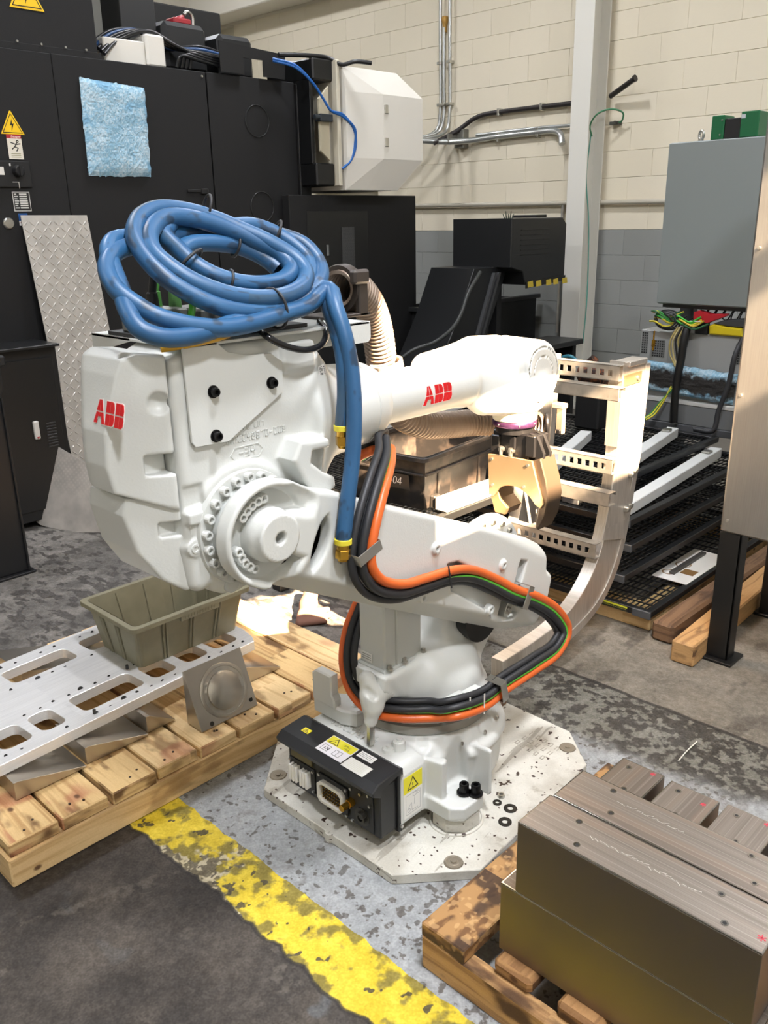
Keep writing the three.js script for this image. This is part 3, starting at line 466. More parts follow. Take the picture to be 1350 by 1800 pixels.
// --- lower arm
{
  const out = [[0.97, 0.9], [1.06, 1.094], [1.188, 1.05], [1.294, 1.001], [1.612, 0.866], [1.933, 0.73], [1.985, 0.70], [2.018, 0.65], [2.03, 0.58], [2.01, 0.51], [1.96, 0.462], [1.88, 0.44], [1.80, 0.462], [1.176, 0.79]];
  let f = U(0.03, sd.poly(out, 'z', -1.372, ZA, 0.012), sd.cyl([A3[0], A3[1], -1.365], [A3[0], A3[1], ZA], 0.112, 0.112, 0.008));
  // bevel along the lower edge: plane through the front line (1.178,.842)-(1.942,.46) sloping back and down
  const e = V3(1.942 - 1.178, 0.46 - 0.842, 0).normalize(), g = V3(0, -0.05, -0.085).normalize(), nb = e.clone().cross(g); if (nb.y > 0) nb.negate();
  f = I(0.008, f, U(0.02, sd.half([nb.x, nb.y, nb.z], [1.178, 0.842, ZA]), sd.cyl([A3[0], A3[1], -1.4], [A3[0], A3[1], -1.2], 0.112, 0.112, 0.004)));
  f = I(0.01, f, sd.half([0.35, 0.6, 0.72], [1.7, 0.835, ZA]));
  f = S(0.012, f, sd.box([2.05, 0.66, -1.26], [0.05, 0.06, 0.04], 0.02));
  f = S(0.008, f, sd.cyl([A3[0], A3[1], -1.45], [A3[0], A3[1], -1.322], 0.132, 0.128, 0.006));
  // annular recess with the hub left standing, merged into the arm towards the right
  const ring = S(0.004, sd.cyl([A3[0], A3[1], ZA - 0.034], [A3[0], A3[1], ZA + 0.04], 0.096, 0.098, 0.006), sd.cyl([A3[0], A3[1], -1.4], [A3[0], A3[1], -1.1], 0.056, 0.056, 0.004), sd.poly([[1.02, 1.02], [1.045, 0.952], [1.2, 0.86], [1.2, 1.0], [1.09, 1.04], [1.05, 1.045]], 'z', -1.5, -1.1, 0.006));
  f = S(0.014, f, U(0.02, ring, sd.cone([1.06, 1.075, ZA + 0.004], [1.092, 1.055, ZA + 0.004], 0.022, 0.024), sd.cone([1.0, 0.925, ZA], [1.028, 0.915, ZA + 0.002], 0.022, 0.022)));
  f = U(0.01, f, sd.cyl([A3[0], A3[1], ZA - 0.03], [A3[0], A3[1], -1.256], 0.054, 0.05, 0.004));
  f = S(0.004, f, sd.cyl([A3[0], A3[1], -1.3], [A3[0], A3[1], -1.2], 0.012, 0.012, 0.002));
  // lens opening, step for the cables, slots near the rear pivot
  const lens = I(0.004, sd.cyl([1.062, 0.98, -1.5], [1.062, 0.98, -1.2], 0.092, 0.092, 0.002), sd.cyl([1.187, 0.925, -1.5], [1.187, 0.925, -1.2], 0.092, 0.092, 0.002));
  f = S(0.01, f, lens, sd.cyl([1.125, 0.955, -1.42], [1.125, 0.955, -1.318], 0.095, 0.085, 0.01));
  f = S(0.008, f, sd.poly([[1.545, 0.775], [1.585, 0.77], [1.72, 0.685], [1.79, 0.64], [1.86, 0.53], [1.8, 0.505], [1.7, 0.60], [1.56, 0.70]], 'z', ZA - 0.028, -1.2, 0.006));
  f = S(0.006, f, sd.poly([[1.862, 0.69], [1.895, 0.678], [1.862, 0.6], [1.83, 0.52], [1.8, 0.535]], 'z', -1.4, -1.2, 0.008));
  const boss = [[1.495, 0.834], [1.775, 0.704], [1.446, 0.72], [1.721, 0.589]];
  for (const [x, y] of boss) f = S(0.002, U(0.005, f, sd.cyl([x, y, ZA - 0.01], [x, y, ZA + 0.009], 0.0165, 0.0145, 0.003)), sd.cyl([x, y, ZA], [x, y, -1.2], 0.004, 0.004, 0.001));
  const arm = part(robot, 'lower_arm', mesher(f, [0.87, 0.42, -1.385], [2.06, 1.14, -1.24], 0.005), paint);
  part(arm, 'bore', cyl([A3[0], A3[1], -1.3], [A3[0], A3[1], -1.296], 0.013, 0.013, 20), std(0x0c0c0c, 0.8));
  const place = [];
  for (let i = 0; i < 5; i++) { place.push(1.5 + i * 0.205 + 0.12); place.push(3.5 + i * 0.2 - 0.1); }
  for (const a of place) part(arm, 'bolt', socketBolt([A3[0] + Math.cos(a) * 0.075, A3[1] + Math.sin(a) * 0.075, ZA - 0.034], [0, 0, 1], 0.0102, 0.018), paint);
  part(robot, 'shaft_cover', cyl([1.125, 0.955, -1.371], [1.125, 0.955, -1.352], 0.088, 0.088, 40), std(0x161514, 0.7));
}
// --- upper arm housing, gear ring, rear covers
const housing = (() => {
  const out = [[0.862, 1.362], [0.862, 1.0], [0.88, 0.94], [0.91, 0.885], [0.94, 0.868], [0.975, 0.865], [1.0, 0.885], [1.1, 0.92], [1.18, 1.02], [1.236, 1.045], [1.27, 1.2], [1.25, 1.31], [1.2, 1.378], [0.9, 1.378]];
  let f = sd.poly(out, 'z', -1.56, ZH, 0.016);
  f = U(0.05, f, sd.cyl([1.2, YF, ZF], [1.4, YF, ZF], 0.115, 0.098, 0.01));
  f = U(0.02, f, sd.cyl([A3[0], A3[1], -1.42], [A3[0], A3[1], ZH + 0.004], 0.134, 0.13, 0.004));
  // cast lug with its pocket, trough below the tray, corner pocket
  f = U(0.012, f, sd.poly([[1.098, 1.13], [1.12, 1.168], [1.2, 1.16], [1.215, 1.05], [1.17, 1.03], [1.14, 1.06]], 'z', -1.42, -1.322, 0.008));
  f = S(0.008, f, sd.poly([[1.152, 1.143], [1.2, 1.14], [1.208, 1.075], [1.18, 1.09], [1.146, 1.118]], 'z', -1.375, -1.3, 0.006));
  f = S(0.02, f, sd.cone([0.98, 1.4, -1.36], [1.1, 1.4, -1.36], 0.03, 0.034));
  f = S(0.012, f, sd.box([1.17, 1.375, -1.375], [0.05, 0.045, 0.03], 0.012));
  f = U(0.01, f, sd.box([1.165, 1.335, -1.4], [0.044, 0.03, 0.034], 0.008));
  // step and shelf on the rear lower corner, foot with the plug
  f = U(0.008, f, sd.box([0.885, 1.055, -1.375], [0.022, 0.012, 0.014], 0.004), sd.cone([0.872, 0.99, -1.39], [0.885, 0.92, -1.39], 0.02, 0.026));
  f = S(0.008, f, sd.box([0.885, 1.095, -1.37], [0.02, 0.022, 0.012], 0.006));
  f = U(0.006, f, sd.cyl([0.873, 0.994, -1.4], [0.873, 0.994, -1.366], 0.019, 0.018, 0.003));
  const h = part(robot, 'upper_arm_housing', mesher(f, [0.83, 0.84, -1.59], [1.43, 1.41, -1.3], 0.0052), paint);
  part(h, 'drain_plug', socketBolt([0.873, 0.994, -1.367], [0, 0, 1], 0.010, 0.004), paint);
  part(h, 'end_plug', cyl([0.952, 0.892, -1.39], [0.952, 0.892, -1.362], 0.0185, 0.0185, 28, 0.004), paintDark);
  part(h, 'sticker', plate([0.868, 1.008, -1.3715], [0.011, 0, 0], [0, 0.038, 0], 0.001), std(0xffffff, 0.45, 0, { map: print(48, 160, (g, w, h2) => { g.fillStyle = '#e4e4e0'; g.fillRect(0, 0, w, h2); g.fillStyle = '#333'; for (let r = 0; r < 3; r++) for (let i = 0; i < 11; i++) g.fillRect(8 + r * 12, 12 + i * 12, 5, 8); }) }), { own: true });
  part(h, 'sticker', turned(plate([1.222, 1.262, -1.3715], [0.022, 0, 0], [0, 0.046, 0], 0.001), [0, 0, 1], 0.18, [1.23, 1.28, -1.37]), std(0xffffff, 0.45, 0, { map: print(80, 150, (g, w, h2) => { g.fillStyle = '#e4e4e0'; g.fillRect(0, 0, w, h2); g.fillStyle = '#222'; for (let i = 0; i < 15; i++) g.fillRect(10, 10 + i * 9, 34, 3 + (i * 7) % 4); for (let i = 0; i < 10; i++) g.fillRect(54, 12 + i * 13, 9, 8); }) }), { own: true });
  // raised foundry marks
  const letters = []; const font = { '3': [[0, 0, 4, 1], [0, 3, 4, 1], [0, 6, 4, 1], [3, 0, 1, 7]], H: [[0, 0, 1, 7], [3, 0, 1, 7], [0, 3, 4, 1]], A: [[0, 0, 1, 6], [3, 0, 1, 6], [0, 6, 4, 1], [0, 3, 4, 1]], C: [[0, 0, 4, 1], [0, 6, 4, 1], [0, 0, 1, 7]], '0': [[0, 0, 4, 1], [0, 6, 4, 1], [0, 0, 1, 7], [3, 0, 1, 7]], '4': [[0, 3, 1, 4], [3, 0, 1, 7], [0, 3, 4, 1]], '2': [[0, 0, 4, 1], [0, 3, 4, 1], [0, 6, 4, 1], [0, 0, 1, 4], [3, 3, 1, 4]], '6': [[0, 0, 4, 1], [0, 3, 4, 1], [0, 6, 4, 1], [0, 0, 1, 7], [3, 0, 1, 4]], '7': [[0, 6, 4, 1], [3, 0, 1, 7]], '-': [[0, 3, 4, 1]], '8': [[0, 0, 4, 1], [0, 3, 4, 1], [0, 6, 4, 1], [0, 0, 1, 7], [3, 0, 1, 7]], '5': [[0, 0, 4, 1], [0, 3, 4, 1], [0, 6, 4, 1], [0, 3, 1, 4], [3, 0, 1, 4]], L: [[0, 0, 4, 1], [0, 0, 1, 7]], P: [[0, 0, 1, 7], [0, 6, 4, 1], [0, 3, 4, 1], [3, 3, 1, 4]] };
  const word = (t, x, y, s, slope) => { for (const ch of t) { for (const [a, b, w, hh] of font[ch] || []) letters.push(box(x + a * s, y + b * s, ZH - 0.001, x + (a + w) * s, y + (b + hh) * s, ZH + 0.0013, 0.0003)); x += s * 5.6; y += slope * s * 5.6; } };
  word('P80SLO7'.replace('O', '0'), 1.005, 1.205, 0.00165, 0); word('3HAC042670-002', 0.965, 1.182, 0.00205, 0); word('-34', 1.0, 1.15, 0.0026, 0);
  const hx = [[0.978, 1.158], [0.99, 1.173], [1.05, 1.173], [1.062, 1.158], [1.05, 1.143], [0.99, 1.143]];
  letters.push(extrude(hx, 'z', ZH - 0.001, ZH + 0.0013, { holes: [hx.map(([x, y]) => [1.02 + (x - 1.02) * 0.96, 1.158 + (y - 1.158) * 0.86])] }));
  part(h, 'cast_lettering', letters, paint, { kind: 'stuff' });
  // bolted gear ring between housing and lower arm
  const r = part(robot, 'gear_ring', [lathe([[0, 0], [0.121, 0], [0.122, 0.004], [0.12, 0.014], [0, 0.014]], [A3[0], A3[1], ZH + 0.003], [0, 0, 1], 72)], paint);
  for (let i = 0; i < 14; i++) { const a = 0.95 + i * 0.295; part(r, 'bolt', socketBolt([A3[0] + Math.cos(a) * 0.108, A3[1] + Math.sin(a) * 0.108, ZH + 0.016], [0, 0, 1], 0.0098, 0.015), paint); }
  part(robot, 'gear_neck', [lathe([[0, 0], [0.0935, 0], [0.0935, 0.045], [0, 0.045]], [A3[0], A3[1], -1.36], [0, 0, 1], 64)], paintDark);
  return h;
})();
{
  // upper rear cover (carries the logo) and lower rear cover
  const up = [[0.86, 1.372], [0.815, 1.377], [0.79, 1.368], [0.778, 1.34], [0.752, 1.235], [0.748, 1.17], [0.756, 1.118], [0.86, 1.07]];
  let f = sd.poly(up, 'z', -1.585, -1.378, 0.014);
  f = I(0.006, f, sd.half([-0.62, 0, 1], [0.862, 1.2, -1.374]));
  f = I(0.03, f, sd.half([-0.9, 0, -1], [0.765, 1.2, -1.56]));
  f = S(0.006, f, sd.box([0.838, 1.168, -1.392], [0.03, 0.02, 0.03], 0.006), sd.ball([0.836, 1.285, -1.385], 0.021), sd.cone([0.79, 1.40, -1.45], [0.81, 1.37, -1.44], 0.012, 0.012));
  const c1 = part(robot, 'rear_cover', mesher(f, [0.73, 1.05, -1.61], [0.875, 1.39, -1.36], 0.0045), paint);
  const low = [[0.86, 1.105], [0.775, 1.105], [0.768, 1.07], [0.785, 0.99], [0.82, 0.93], [0.858, 0.9], [0.875, 0.9], [0.87, 1.0]];
  let g = sd.poly(low, 'z', -1.58, -1.385, 0.012);
  g = I(0.006, g, sd.half([-0.62, 0, 1], [0.866, 1.0, -1.382]));
  g = S(0.006, g, sd.box([0.845, 1.035, -1.395], [0.022, 0.014, 0.02], 0.004));
  part(robot, 'rear_cover', mesher(g, [0.74, 0.885, -1.6], [0.885, 1.12, -1.36], 0.0045), paint);
  const vv = [0.026, 0.105, 0];
  logo(c1, [0.7555, 1.252, -1.483], [0, 0, 1], vv, 0.044, 0.0016);
  // sheet tray on top with its bolted side tab and end lips
  const tray = part(robot, 'top_tray', [box(0.885, 1.381, -1.70, 1.374, 1.387, -1.366, 0.001)], paint);
  part(tray, 'side_tab', extrude([[0.885, 1.386], [0.887, 1.205], [0.895, 1.194], [0.972, 1.191], [1.116, 1.268], [1.118, 1.33], [1.09, 1.35], [1.03, 1.353], [0.985, 1.365], [0.96, 1.386]], 'z', -1.372, -1.366, { bevel: 0.001 }), paint);
  part(tray, 'front_lip', extrude(rrect(1.285, 1.342, 1.374, 1.387, 0.012), 'z', -1.372, -1.366), paint);
  part(tray, 'rear_lip', extrude([[-1.70, 1.387], [-1.70, 1.33], [-1.66, 1.32], [-1.64, 1.36], [-1.55, 1.381], [-1.55, 1.387]], 'x', 0.885, 0.889), paint);
  part(tray, 'gusset', box(1.12, 1.34, -1.5, 1.285, 1.381, -1.39, 0.004), paint);
  for (const [x, y] of [[0.944, 1.294], [1.086, 1.291], [0.942, 1.208]]) part(tray, 'bolt', [cyl([x, y, -1.367], [x, y, -1.364], 0.0125, 0.0125, 18), socketBolt([x, y, -1.365], [0, 0, 1], 0.009, 0.012)], boltBlack);
}
// --- forearm and wrist
{
  const Z = ZF, xw = 2.085, yw = 1.168;
  let f = sd.cyl([1.435, YF, Z], [1.8, YF - 0.004, Z], 0.0655, 0.064, 0.003);
  f = U(0.05, f, sd.cone([1.83, YF, Z], [2.0, 1.168, Z], 0.056, 0.088));
  f = U(0.03, f, sd.cone([1.72, 1.222, Z - 0.045], [1.84, 1.222, Z - 0.05], 0.042, 0.05), sd.cone([1.9, 1.228, Z - 0.03], [2.0, 1.224, Z - 0.03], 0.062, 0.058));
  f = U(0.04, f, sd.cone([1.88, 1.125, Z + 0.025], [1.94, 1.128, Z + 0.032], 0.046, 0.06));
  f = U(0.025, f, sd.cyl([xw, yw, Z - 0.085], [xw, yw, Z + 0.078], 0.102, 0.098, 0.022));
  f = U(0.03, f, sd.cyl([2.062, 1.16, Z], [2.064, 1.066, Z], 0.084, 0.07, 0.006));
  f = S(0.012, f, sd.cone([1.77, 1.112, Z + 0.065], [1.8, 1.108, Z + 0.065], 0.012, 0.012), sd.box([1.985, 1.215, Z + 0.1], [0.016, 0.034, 0.022], 0.008));
  f = S(0.002, f, S(0.001, sd.cyl([xw, yw, Z + 0.0745], [xw, yw, Z + 0.2], 0.08, 0.08, 0.001), sd.cyl([xw, yw, Z], [xw, yw, Z + 0.3], 0.077, 0.077, 0.001)), S(0.001, sd.cyl([xw, yw, Z + 0.0755], [xw, yw, Z + 0.2], 0.054, 0.054, 0.001), sd.cyl([xw, yw, Z], [xw, yw, Z + 0.3], 0.052, 0.052, 0.001)));
  const fore = part(robot, 'forearm', mesher(f, [1.42, 1.04, -1.6], [2.21, 1.305, -1.36], 0.005), paint);
  part(robot, 'forearm_collar', [lathe([[0, 0], [0.098, 0], [0.099, 0.03], [0.0985, 0.031], [0.0965, 0.033], [0.0985, 0.035], [0.098, 0.06], [0.086, 0.085], [0.07, 0.104], [0, 0.104]], [1.365, YF, Z], [1, 0, 0], 56)], paint);
  logo(fore, [1.586, YF - 0.026, Z + 0.0647], [1, 0, 0], [0, 1, 0], 0.046, 0.0018, 0.066);
  part(robot, 'wrist_cuff', [lathe([[0, 0], [0.062, 0], [0.066, 0.004], [0.066, 0.03], [0.07, 0.036], [0, 0.036]], [2.066, 1.032, Z], [0, 1, 0], 40)], std(0xc9c6b4, 0.4));
  part(robot, 'adapter_ring', [lathe([[0, 0], [0.064, 0], [0.066, 0.003], [0.066, 0.013], [0.064, 0.016], [0, 0.016]], [2.066, 1.016, Z], [0, 1, 0], 40)], std(0x5b3a60, 0.3, 0.75), { label: 'purple anodised adapter ring' });
  for (const a of [0.5, 1.4, 2.3, 3.3]) part(robot, 'adapter_screw', cyl([2.066 + Math.cos(a) * 0.064, 1.024, Z + Math.sin(a) * 0.064], [2.066 + Math.cos(a) * 0.068, 1.024, Z + Math.sin(a) * 0.068], 0.0025, 0.0025, 8), zinc);
}
// --- two-jaw gripper
{
  const gr = new THREE.Group(); gr.name = 'gripper'; gr.userData.label = 'two-jaw gripper with tan steel cheek plates'; robot.add(gr);
  const tan = std(0xb29a78, 0.3, 0.8), dark = std(0x1b1b1d, 0.35, 0.3), X = 2.03;
  part(gr, 'body', [box(X + 0.004, 0.915, -1.515, X + 0.075, 1.0, -1.385, 0.004), cyl([2.066, 0.995, ZF], [2.066, 1.018, ZF], 0.055, 0.055, 32)], dark);
  for (const g of [box(X - 0.004, 0.925, -1.515, X + 0.01, 0.985, -1.485, 0.003), box(X + 0.0, 0.935, -1.395, X + 0.07, 1.0, -1.362, 0.003), box(X - 0.003, 0.95, -1.45, X + 0.01, 0.99, -1.43, 0.002)]) part(gr, 'cheek_block', g, dark);
  for (const dx of [0.008, 0.04]) part(gr, 'linkage', extrude([[-1.385, 1.005], [-1.36, 1.0], [-1.335, 0.95], [-1.338, 0.92], [-1.362, 0.925], [-1.39, 0.985]], 'x', X + dx, X + dx + 0.012, { bevel: 0.002 }), std(0x2b2b2d, 0.25, 0.6));
  for (const z of [-1.475, -1.44]) part(gr, 'air_fitting', [cyl([X - 0.012, 0.945, z], [X + 0.004, 0.945, z], 0.008, 0.008, 12), cyl([X - 0.008, 0.93, z], [X - 0.008, 0.955, z], 0.006, 0.006, 10)], zinc);
  const s = new THREE.Shape(); s.moveTo(-1.52, 0.924); s.lineTo(-1.49, 0.928); s.lineTo(-1.362, 0.93); s.lineTo(-1.345, 0.88); s.lineTo(-1.318, 0.806); s.lineTo(-1.326, 0.792); s.lineTo(-1.345, 0.80); s.quadraticCurveTo(-1.375, 0.838, -1.42, 0.842); s.quadraticCurveTo(-1.465, 0.842, -1.482, 0.815); s.lineTo(-1.496, 0.794); s.lineTo(-1.514, 0.80); s.closePath();
  part(gr, 'cheek_plate', extrude(s, 'x', X - 0.012, X - 0.004, { bevel: 0.0012 }), tan);
  part(gr, 'cheek_plate', extrude(s, 'x', X + 0.07, X + 0.078, { bevel: 0.0012 }), tan);
  part(gr, 'finger', extrude([[-1.512, 0.83], [-1.512, 0.79], [-1.495, 0.742], [-1.46, 0.742], [-1.448, 0.765], [-1.478, 0.79], [-1.488, 0.825]], 'x', X - 0.004, X + 0.07, { bevel: 0.002 }), std(0x8d7355, 0.35, 0.7));
  part(gr, 'finger', extrude([[-1.372, 0.925], [-1.338, 0.94], [-1.315, 0.875], [-1.306, 0.83], [-1.314, 0.77], [-1.336, 0.722], [-1.346, 0.725], [-1.34, 0.78], [-1.33, 0.815], [-1.352, 0.86]], 'x', X - 0.004, X + 0.07, { bevel: 0.003 }), std(0x54483c, 0.38, 0.6));
  for (const [z, y] of [[-1.505, 0.912], [-1.375, 0.915], [-1.5, 0.832], [-1.385, 0.848]]) part(gr, 'screw', cyl([X - 0.015, y, z], [X - 0.011, y, z], 0.0045, 0.0045, 12), zinc);
  // clamp ring for the dust hose, on its post at the flange
  part(gr, 'hose_clamp', [new THREE.TorusGeometry(0.028, 0.006, 10, 32).applyMatrix4(new THREE.Matrix4().makeRotationY(0.7)).translate(2.15, 1.01, -1.405), box(2.145, 0.985, -1.37, 2.165, 1.0, -1.352, 0.003)], dark);
  part(gr, 'clamp_post', [box(2.15, 0.985, -1.372, 2.168, 1.075, -1.348, 0.003), box(2.142, 1.062, -1.385, 2.172, 1.078, -1.345, 0.003)], std(0x9a8d7c, 0.4, 0.6));
}

// ================================================================ things around the robot
function woodMap(seed, base, dark, o = {}) {
  const { stain = 0.25, pink = 0, knots = 0.5, w = 768, h = 384, sx = 1.2, sy = 0.6 } = o;
  return tex(w, h, sx, sy, (u, v) => {
    const warp = fbm(u * 2.2, v * 5, seed, 3) * 0.06, g = fbm(u * 2.4, (v + warp) * 95, seed + 3, 3), f = fbm(u * 40, v * 260, seed + 5, 2);
    let c = mix3(base, dark, sstep(0.45, 0.75, g) * 0.55 + (f - 0.5) * 0.18);
    const s = sstep(0.58, 0.74, fbm(u * 7, v * 16, seed + 7, 4)); c = mix3(c, [dark[0] * 0.62, dark[1] * 0.6, dark[2] * 0.58], s * stain);
    if (pink) { const p = sstep(0.64, 0.76, fbm(u * 6 + 4, v * 8, seed + 9, 3)); c = mix3(c, [150, 74, 56], p * pink); }
    const k = hash(Math.floor(u / 0.21), Math.floor(v / 0.09), seed + 11), ku = (Math.floor(u / 0.21) + 0.3 + 0.4 * hash(Math.floor(u / 0.21), Math.floor(v / 0.09), seed + 12)) * 0.21, kv = (Math.floor(v / 0.09) + 0.5) * 0.09;
    if (k < knots * 0.3) { const d = Math.hypot((u - ku) / 0.012, (v - kv) / 0.008); c = mix3(c, [84, 54, 32], sstep(1.2, 0.4, d) * 0.85); }
    const n = (vn(u * 700, v * 700, seed) - 0.5) * 12; return [c[0] + n, c[1] + n, c[2] + n];
  });
}
const pine = [woodMap(101, [222, 190, 138], [184, 142, 90], { stain: 0.4 }), woodMap(111, [216, 184, 130], [164, 122, 74], { stain: 0.95, pink: 0.4 }), woodMap(121, [226, 196, 146], [186, 146, 96], { stain: 0.6, pink: 0.3 })].map((map) => std(0xffffff, 0.72, 0, { map }));
const oldWood = [woodMap(131, [186, 146, 96], [120, 84, 50], { stain: 0.9 }), woodMap(141, [166, 124, 78], [104, 70, 40], { stain: 0.8 }), woodMap(151, [120, 92, 66], [74, 52, 36], { stain: 0.5 })].map((map) => std(0xffffff, 0.75, 0, { map }));
const chipBoard = std(0xffffff, 0.7, 0, { map: tex(768, 384, 0.6, 0.3, (u, v) => { const a = fbm(u * 34 + fbm(u * 9, v * 9, 5, 2) * 2, v * 60, 161, 3), b = fbm(u * 14, v * 16, 163, 3); let c = mix3([166, 126, 78], [112, 78, 44], sstep(0.42, 0.62, a)); c = mix3(c, [58, 40, 26], sstep(0.55, 0.7, b) * 0.8); c = mix3(c, [206, 168, 116], sstep(0.66, 0.74, fbm(u * 60, v * 60, 165, 2)) * 0.5); return c; }) });
// grain along the board: top and bottom faces of boards that run along z get their uv turned
function wood(g, along, seed) {
  const R = rng(seed * 7 + 3); g = planarUV(g); const p = g.attributes.position, u = g.attributes.uv, a = V3(), b = V3(), c = V3(), ou = R() * 3, ov = R() * 3;
  for (let i = 0; i < p.count; i += 3) {
    a.fromBufferAttribute(p, i); b.fromBufferAttribute(p, i + 1); c.fromBufferAttribute(p, i + 2); const n = b.sub(a).cross(c.sub(a)), X = Math.abs(n.x), Y = Math.abs(n.y), Z = Math.abs(n.z), flip = (along === 'z' && Y >= X && Y >= Z);
    for (let k = i; k < i + 3; k++) { const s = u.getX(k), t = u.getY(k); if (flip) u.setXY(k, t + ou, s + ov); else u.setXY(k, s + ou, t + ov); }
  }
  return g;
}
const partW = (parent, name, g, mat) => part(parent, name, g, mat, { own: true });

// ---------------------------------------------------------------- white floor plate under the robot
{
  const map = tex(1024, 1024, 0.92, 0.92, (x, z) => {
    const n = fbm(x * 9, z * 9, 201, 4), f = fbm(x * 50, z * 50, 202, 3); let c = mix3([206, 204, 194], [184, 180, 168], sstep(0.4, 0.7, n)); c = mix3(c, [150, 143, 128], sstep(0.6, 0.75, f * 0.5 + n * 0.5) * 0.6);
    const chip = sstep(0.80, 0.82, fbm(x * 70, z * 70, 204, 2)); c = mix3(c, [58, 44, 36], chip); const scr = sstep(0.74, 0.77, fbm(x * 8 + z * 50, z * 8 - x * 4, 206, 3)); c = mix3(c, [132, 126, 114], scr * 0.5);
    const g = (vn(x * 400, z * 400, 207) - 0.5) * 10; return [c[0] + g, c[1] + g, c[2] + g];
  }, { ox: 1.24, oz: 0 });
  const bm = tex(512, 512, 0.46, 0.46, (x, z) => 128 + 80 * (fbm(x * 40, z * 40, 208, 3) - 0.5), { srgb: false });
  const plateMat = std(0xffffff, 0.5, 0, { map, bumpMap: bm, bumpScale: 0.0012 });
  const p = thing('floor_plate', [1.69, 0, -1.49], 'chipped white octagonal steel plate on the floor under the robot', 'plate');
  const oct = [[1.265, -1.74], [1.265, -1.475], [1.258, -1.47], [1.258, -1.455], [1.265, -1.45], [1.265, -1.225], [1.432, -1.072], [2.0, -1.11], [2.118, -1.245], [2.13, -1.74], [1.96, -1.918], [1.46, -1.912]];
  part(p, 'plate', extrude(oct, 'y', 0, 0.03, { bevel: 0.002 }), plateMat);
  for (const [x, z] of [[1.335, -1.76], [1.405, -1.14], [2.035, -1.2], [2.03, -1.82]]) part(p, 'anchor_bolt', [lathe([[0, 0.003], [0.012, 0.003], [0.014, 0.0015], [0.02, 0.0012], [0.024, 0.003], [0.026, 0]], [x, 0.0298, z], [0, 1, 0], 24), hexBolt([x, 0.031, z], [0, 1, 0], 0.0085, 0.005)], std(0x8b8272, 0.5, 0.5));
  for (const [sx, sz] of [[-1, 1], [-1, -1], [1, -1]]) {
    const cx = 1.66 + sx * 0.115, cz = -1.48 + sz * 0.235, pts = Array.from({ length: 8 }, (_, i) => [cx + 0.072 * Math.cos(i * Math.PI / 4 + 0.5), cz + 0.066 * Math.sin(i * Math.PI / 4 + 0.5)]);
    part(p, 'foot_pad', extrude(pts, 'y', 0.03, 0.076, { bevel: 0.003 }), plateMat);
    part(p, 'weld_bead', tube(pts.map(([x, z]) => [cx + (x - cx) * 1.06, 0.031, cz + (z - cz) * 1.06]), 0.005, { closed: true, rad: 6, seg: 64 }), plateMat);
  }
  // stamped marks on the right-hand side
  const R = rng(77), st = [];
  for (let r = 0; r < 3; r++) for (let i = 0; i < 5; i++) { const x = 1.93 + r * 0.035 + i * 0.004, z = -1.235 - i * 0.026 + r * 0.004; st.push(box(x, 0.0296, z, x + 0.02, 0.0306, z + 0.003, 0)); st.push(box(x, 0.0296, z + 0.009, x + 0.02, 0.0306, z + 0.012, 0)); if (R() < 0.7) st.push(box(x, 0.0296, z, x + 0.003, 0.0306, z + 0.012, 0)); if (R() < 0.5) st.push(box(x + 0.017, 0.0296, z, x + 0.02, 0.0306, z + 0.012, 0)); }
  part(p, 'weld_marks', st, std(0xa8a397, 0.5), { kind: 'stuff' });
  // loose washers, a nut and a bit of wire left on the plate
  const wash = (x, z, r, tilt, label) => single('washer', lathe([[r * 0.45, 0], [r, 0], [r, 0.003], [r * 0.45, 0.003], [r * 0.45, 0]], [x, 0.0302, z], [tilt, 1, 0], 28), std(0x3a3936, 0.4, 0.7), label, 'washer');
  wash(1.676, -1.158, 0.0185, 0, 'larger dark washer on the white plate beside the block stack'); wash(1.62, -1.135, 0.0185, 0, 'dark washer on the white plate nearest the foot pad'); wash(1.672, -1.2, 0.0125, 0, 'small steel washer on the white plate next to the nut');
  single('nut', [extrude(circle(1.7, -1.207, 0.0105, 6), 'y', 0.0302, 0.041, { holes: [circle(1.7, -1.207, 0.006, 12)] })], zinc, 'loose hexagon nut on the white plate beside the small washer', 'nut');
}
// ---------------------------------------------------------------- left pallet of thick timbers
{
  const p = thing('wooden_pallet', [1.25, 0, -2.3], 'pale pine pallet of thick timbers under the bright aluminium frame', 'pallet');
  const Z0 = -1.925, Z1 = -2.93, R = rng(9), beam = (z) => box(0.6, 0, z - 0.085, 1.925, 0.086, z, 0.004);
  for (const z of [Z0, -2.4, Z1 + 0.085]) partW(p, 'beam', wood(beam(z), 'x', Math.round(-z * 100)), pine[0]);
  const cuts = [0.604, 0.744, 0.888, 1.035, 1.178, 1.322, 1.47, 1.622, 1.772, 1.922];
  for (let i = 0; i < 9; i++) partW(p, 'board', wood(box(cuts[i] + 0.003 + R() * 0.003, 0.0862, Z1 + R() * 0.02, cuts[i + 1] - 0.003 - R() * 0.004, 0.123 + R() * 0.003, Z0 + 0.006 - R() * 0.014, 0.0035), 'z', 40 + i), pine[[1, 1, 1, 2, 2, 0, 2, 1, 2][i]]);
  const nails = []; for (let i = 0; i < 9; i++) for (const z of [Z0 - 0.035, Z0 - 0.06, -2.83]) { const x = lerp(cuts[i], cuts[i + 1], 0.25 + 0.5 * R()), zz = z + (R() - 0.5) * 0.03; nails.push(cyl([x, 0.12, zz], [x, 0.1268, zz], 0.0036, 0.0036, 8)); }
  part(p, 'nails', nails, std(0x3b2c20, 0.6, 0.4), { kind: 'stuff' });
}
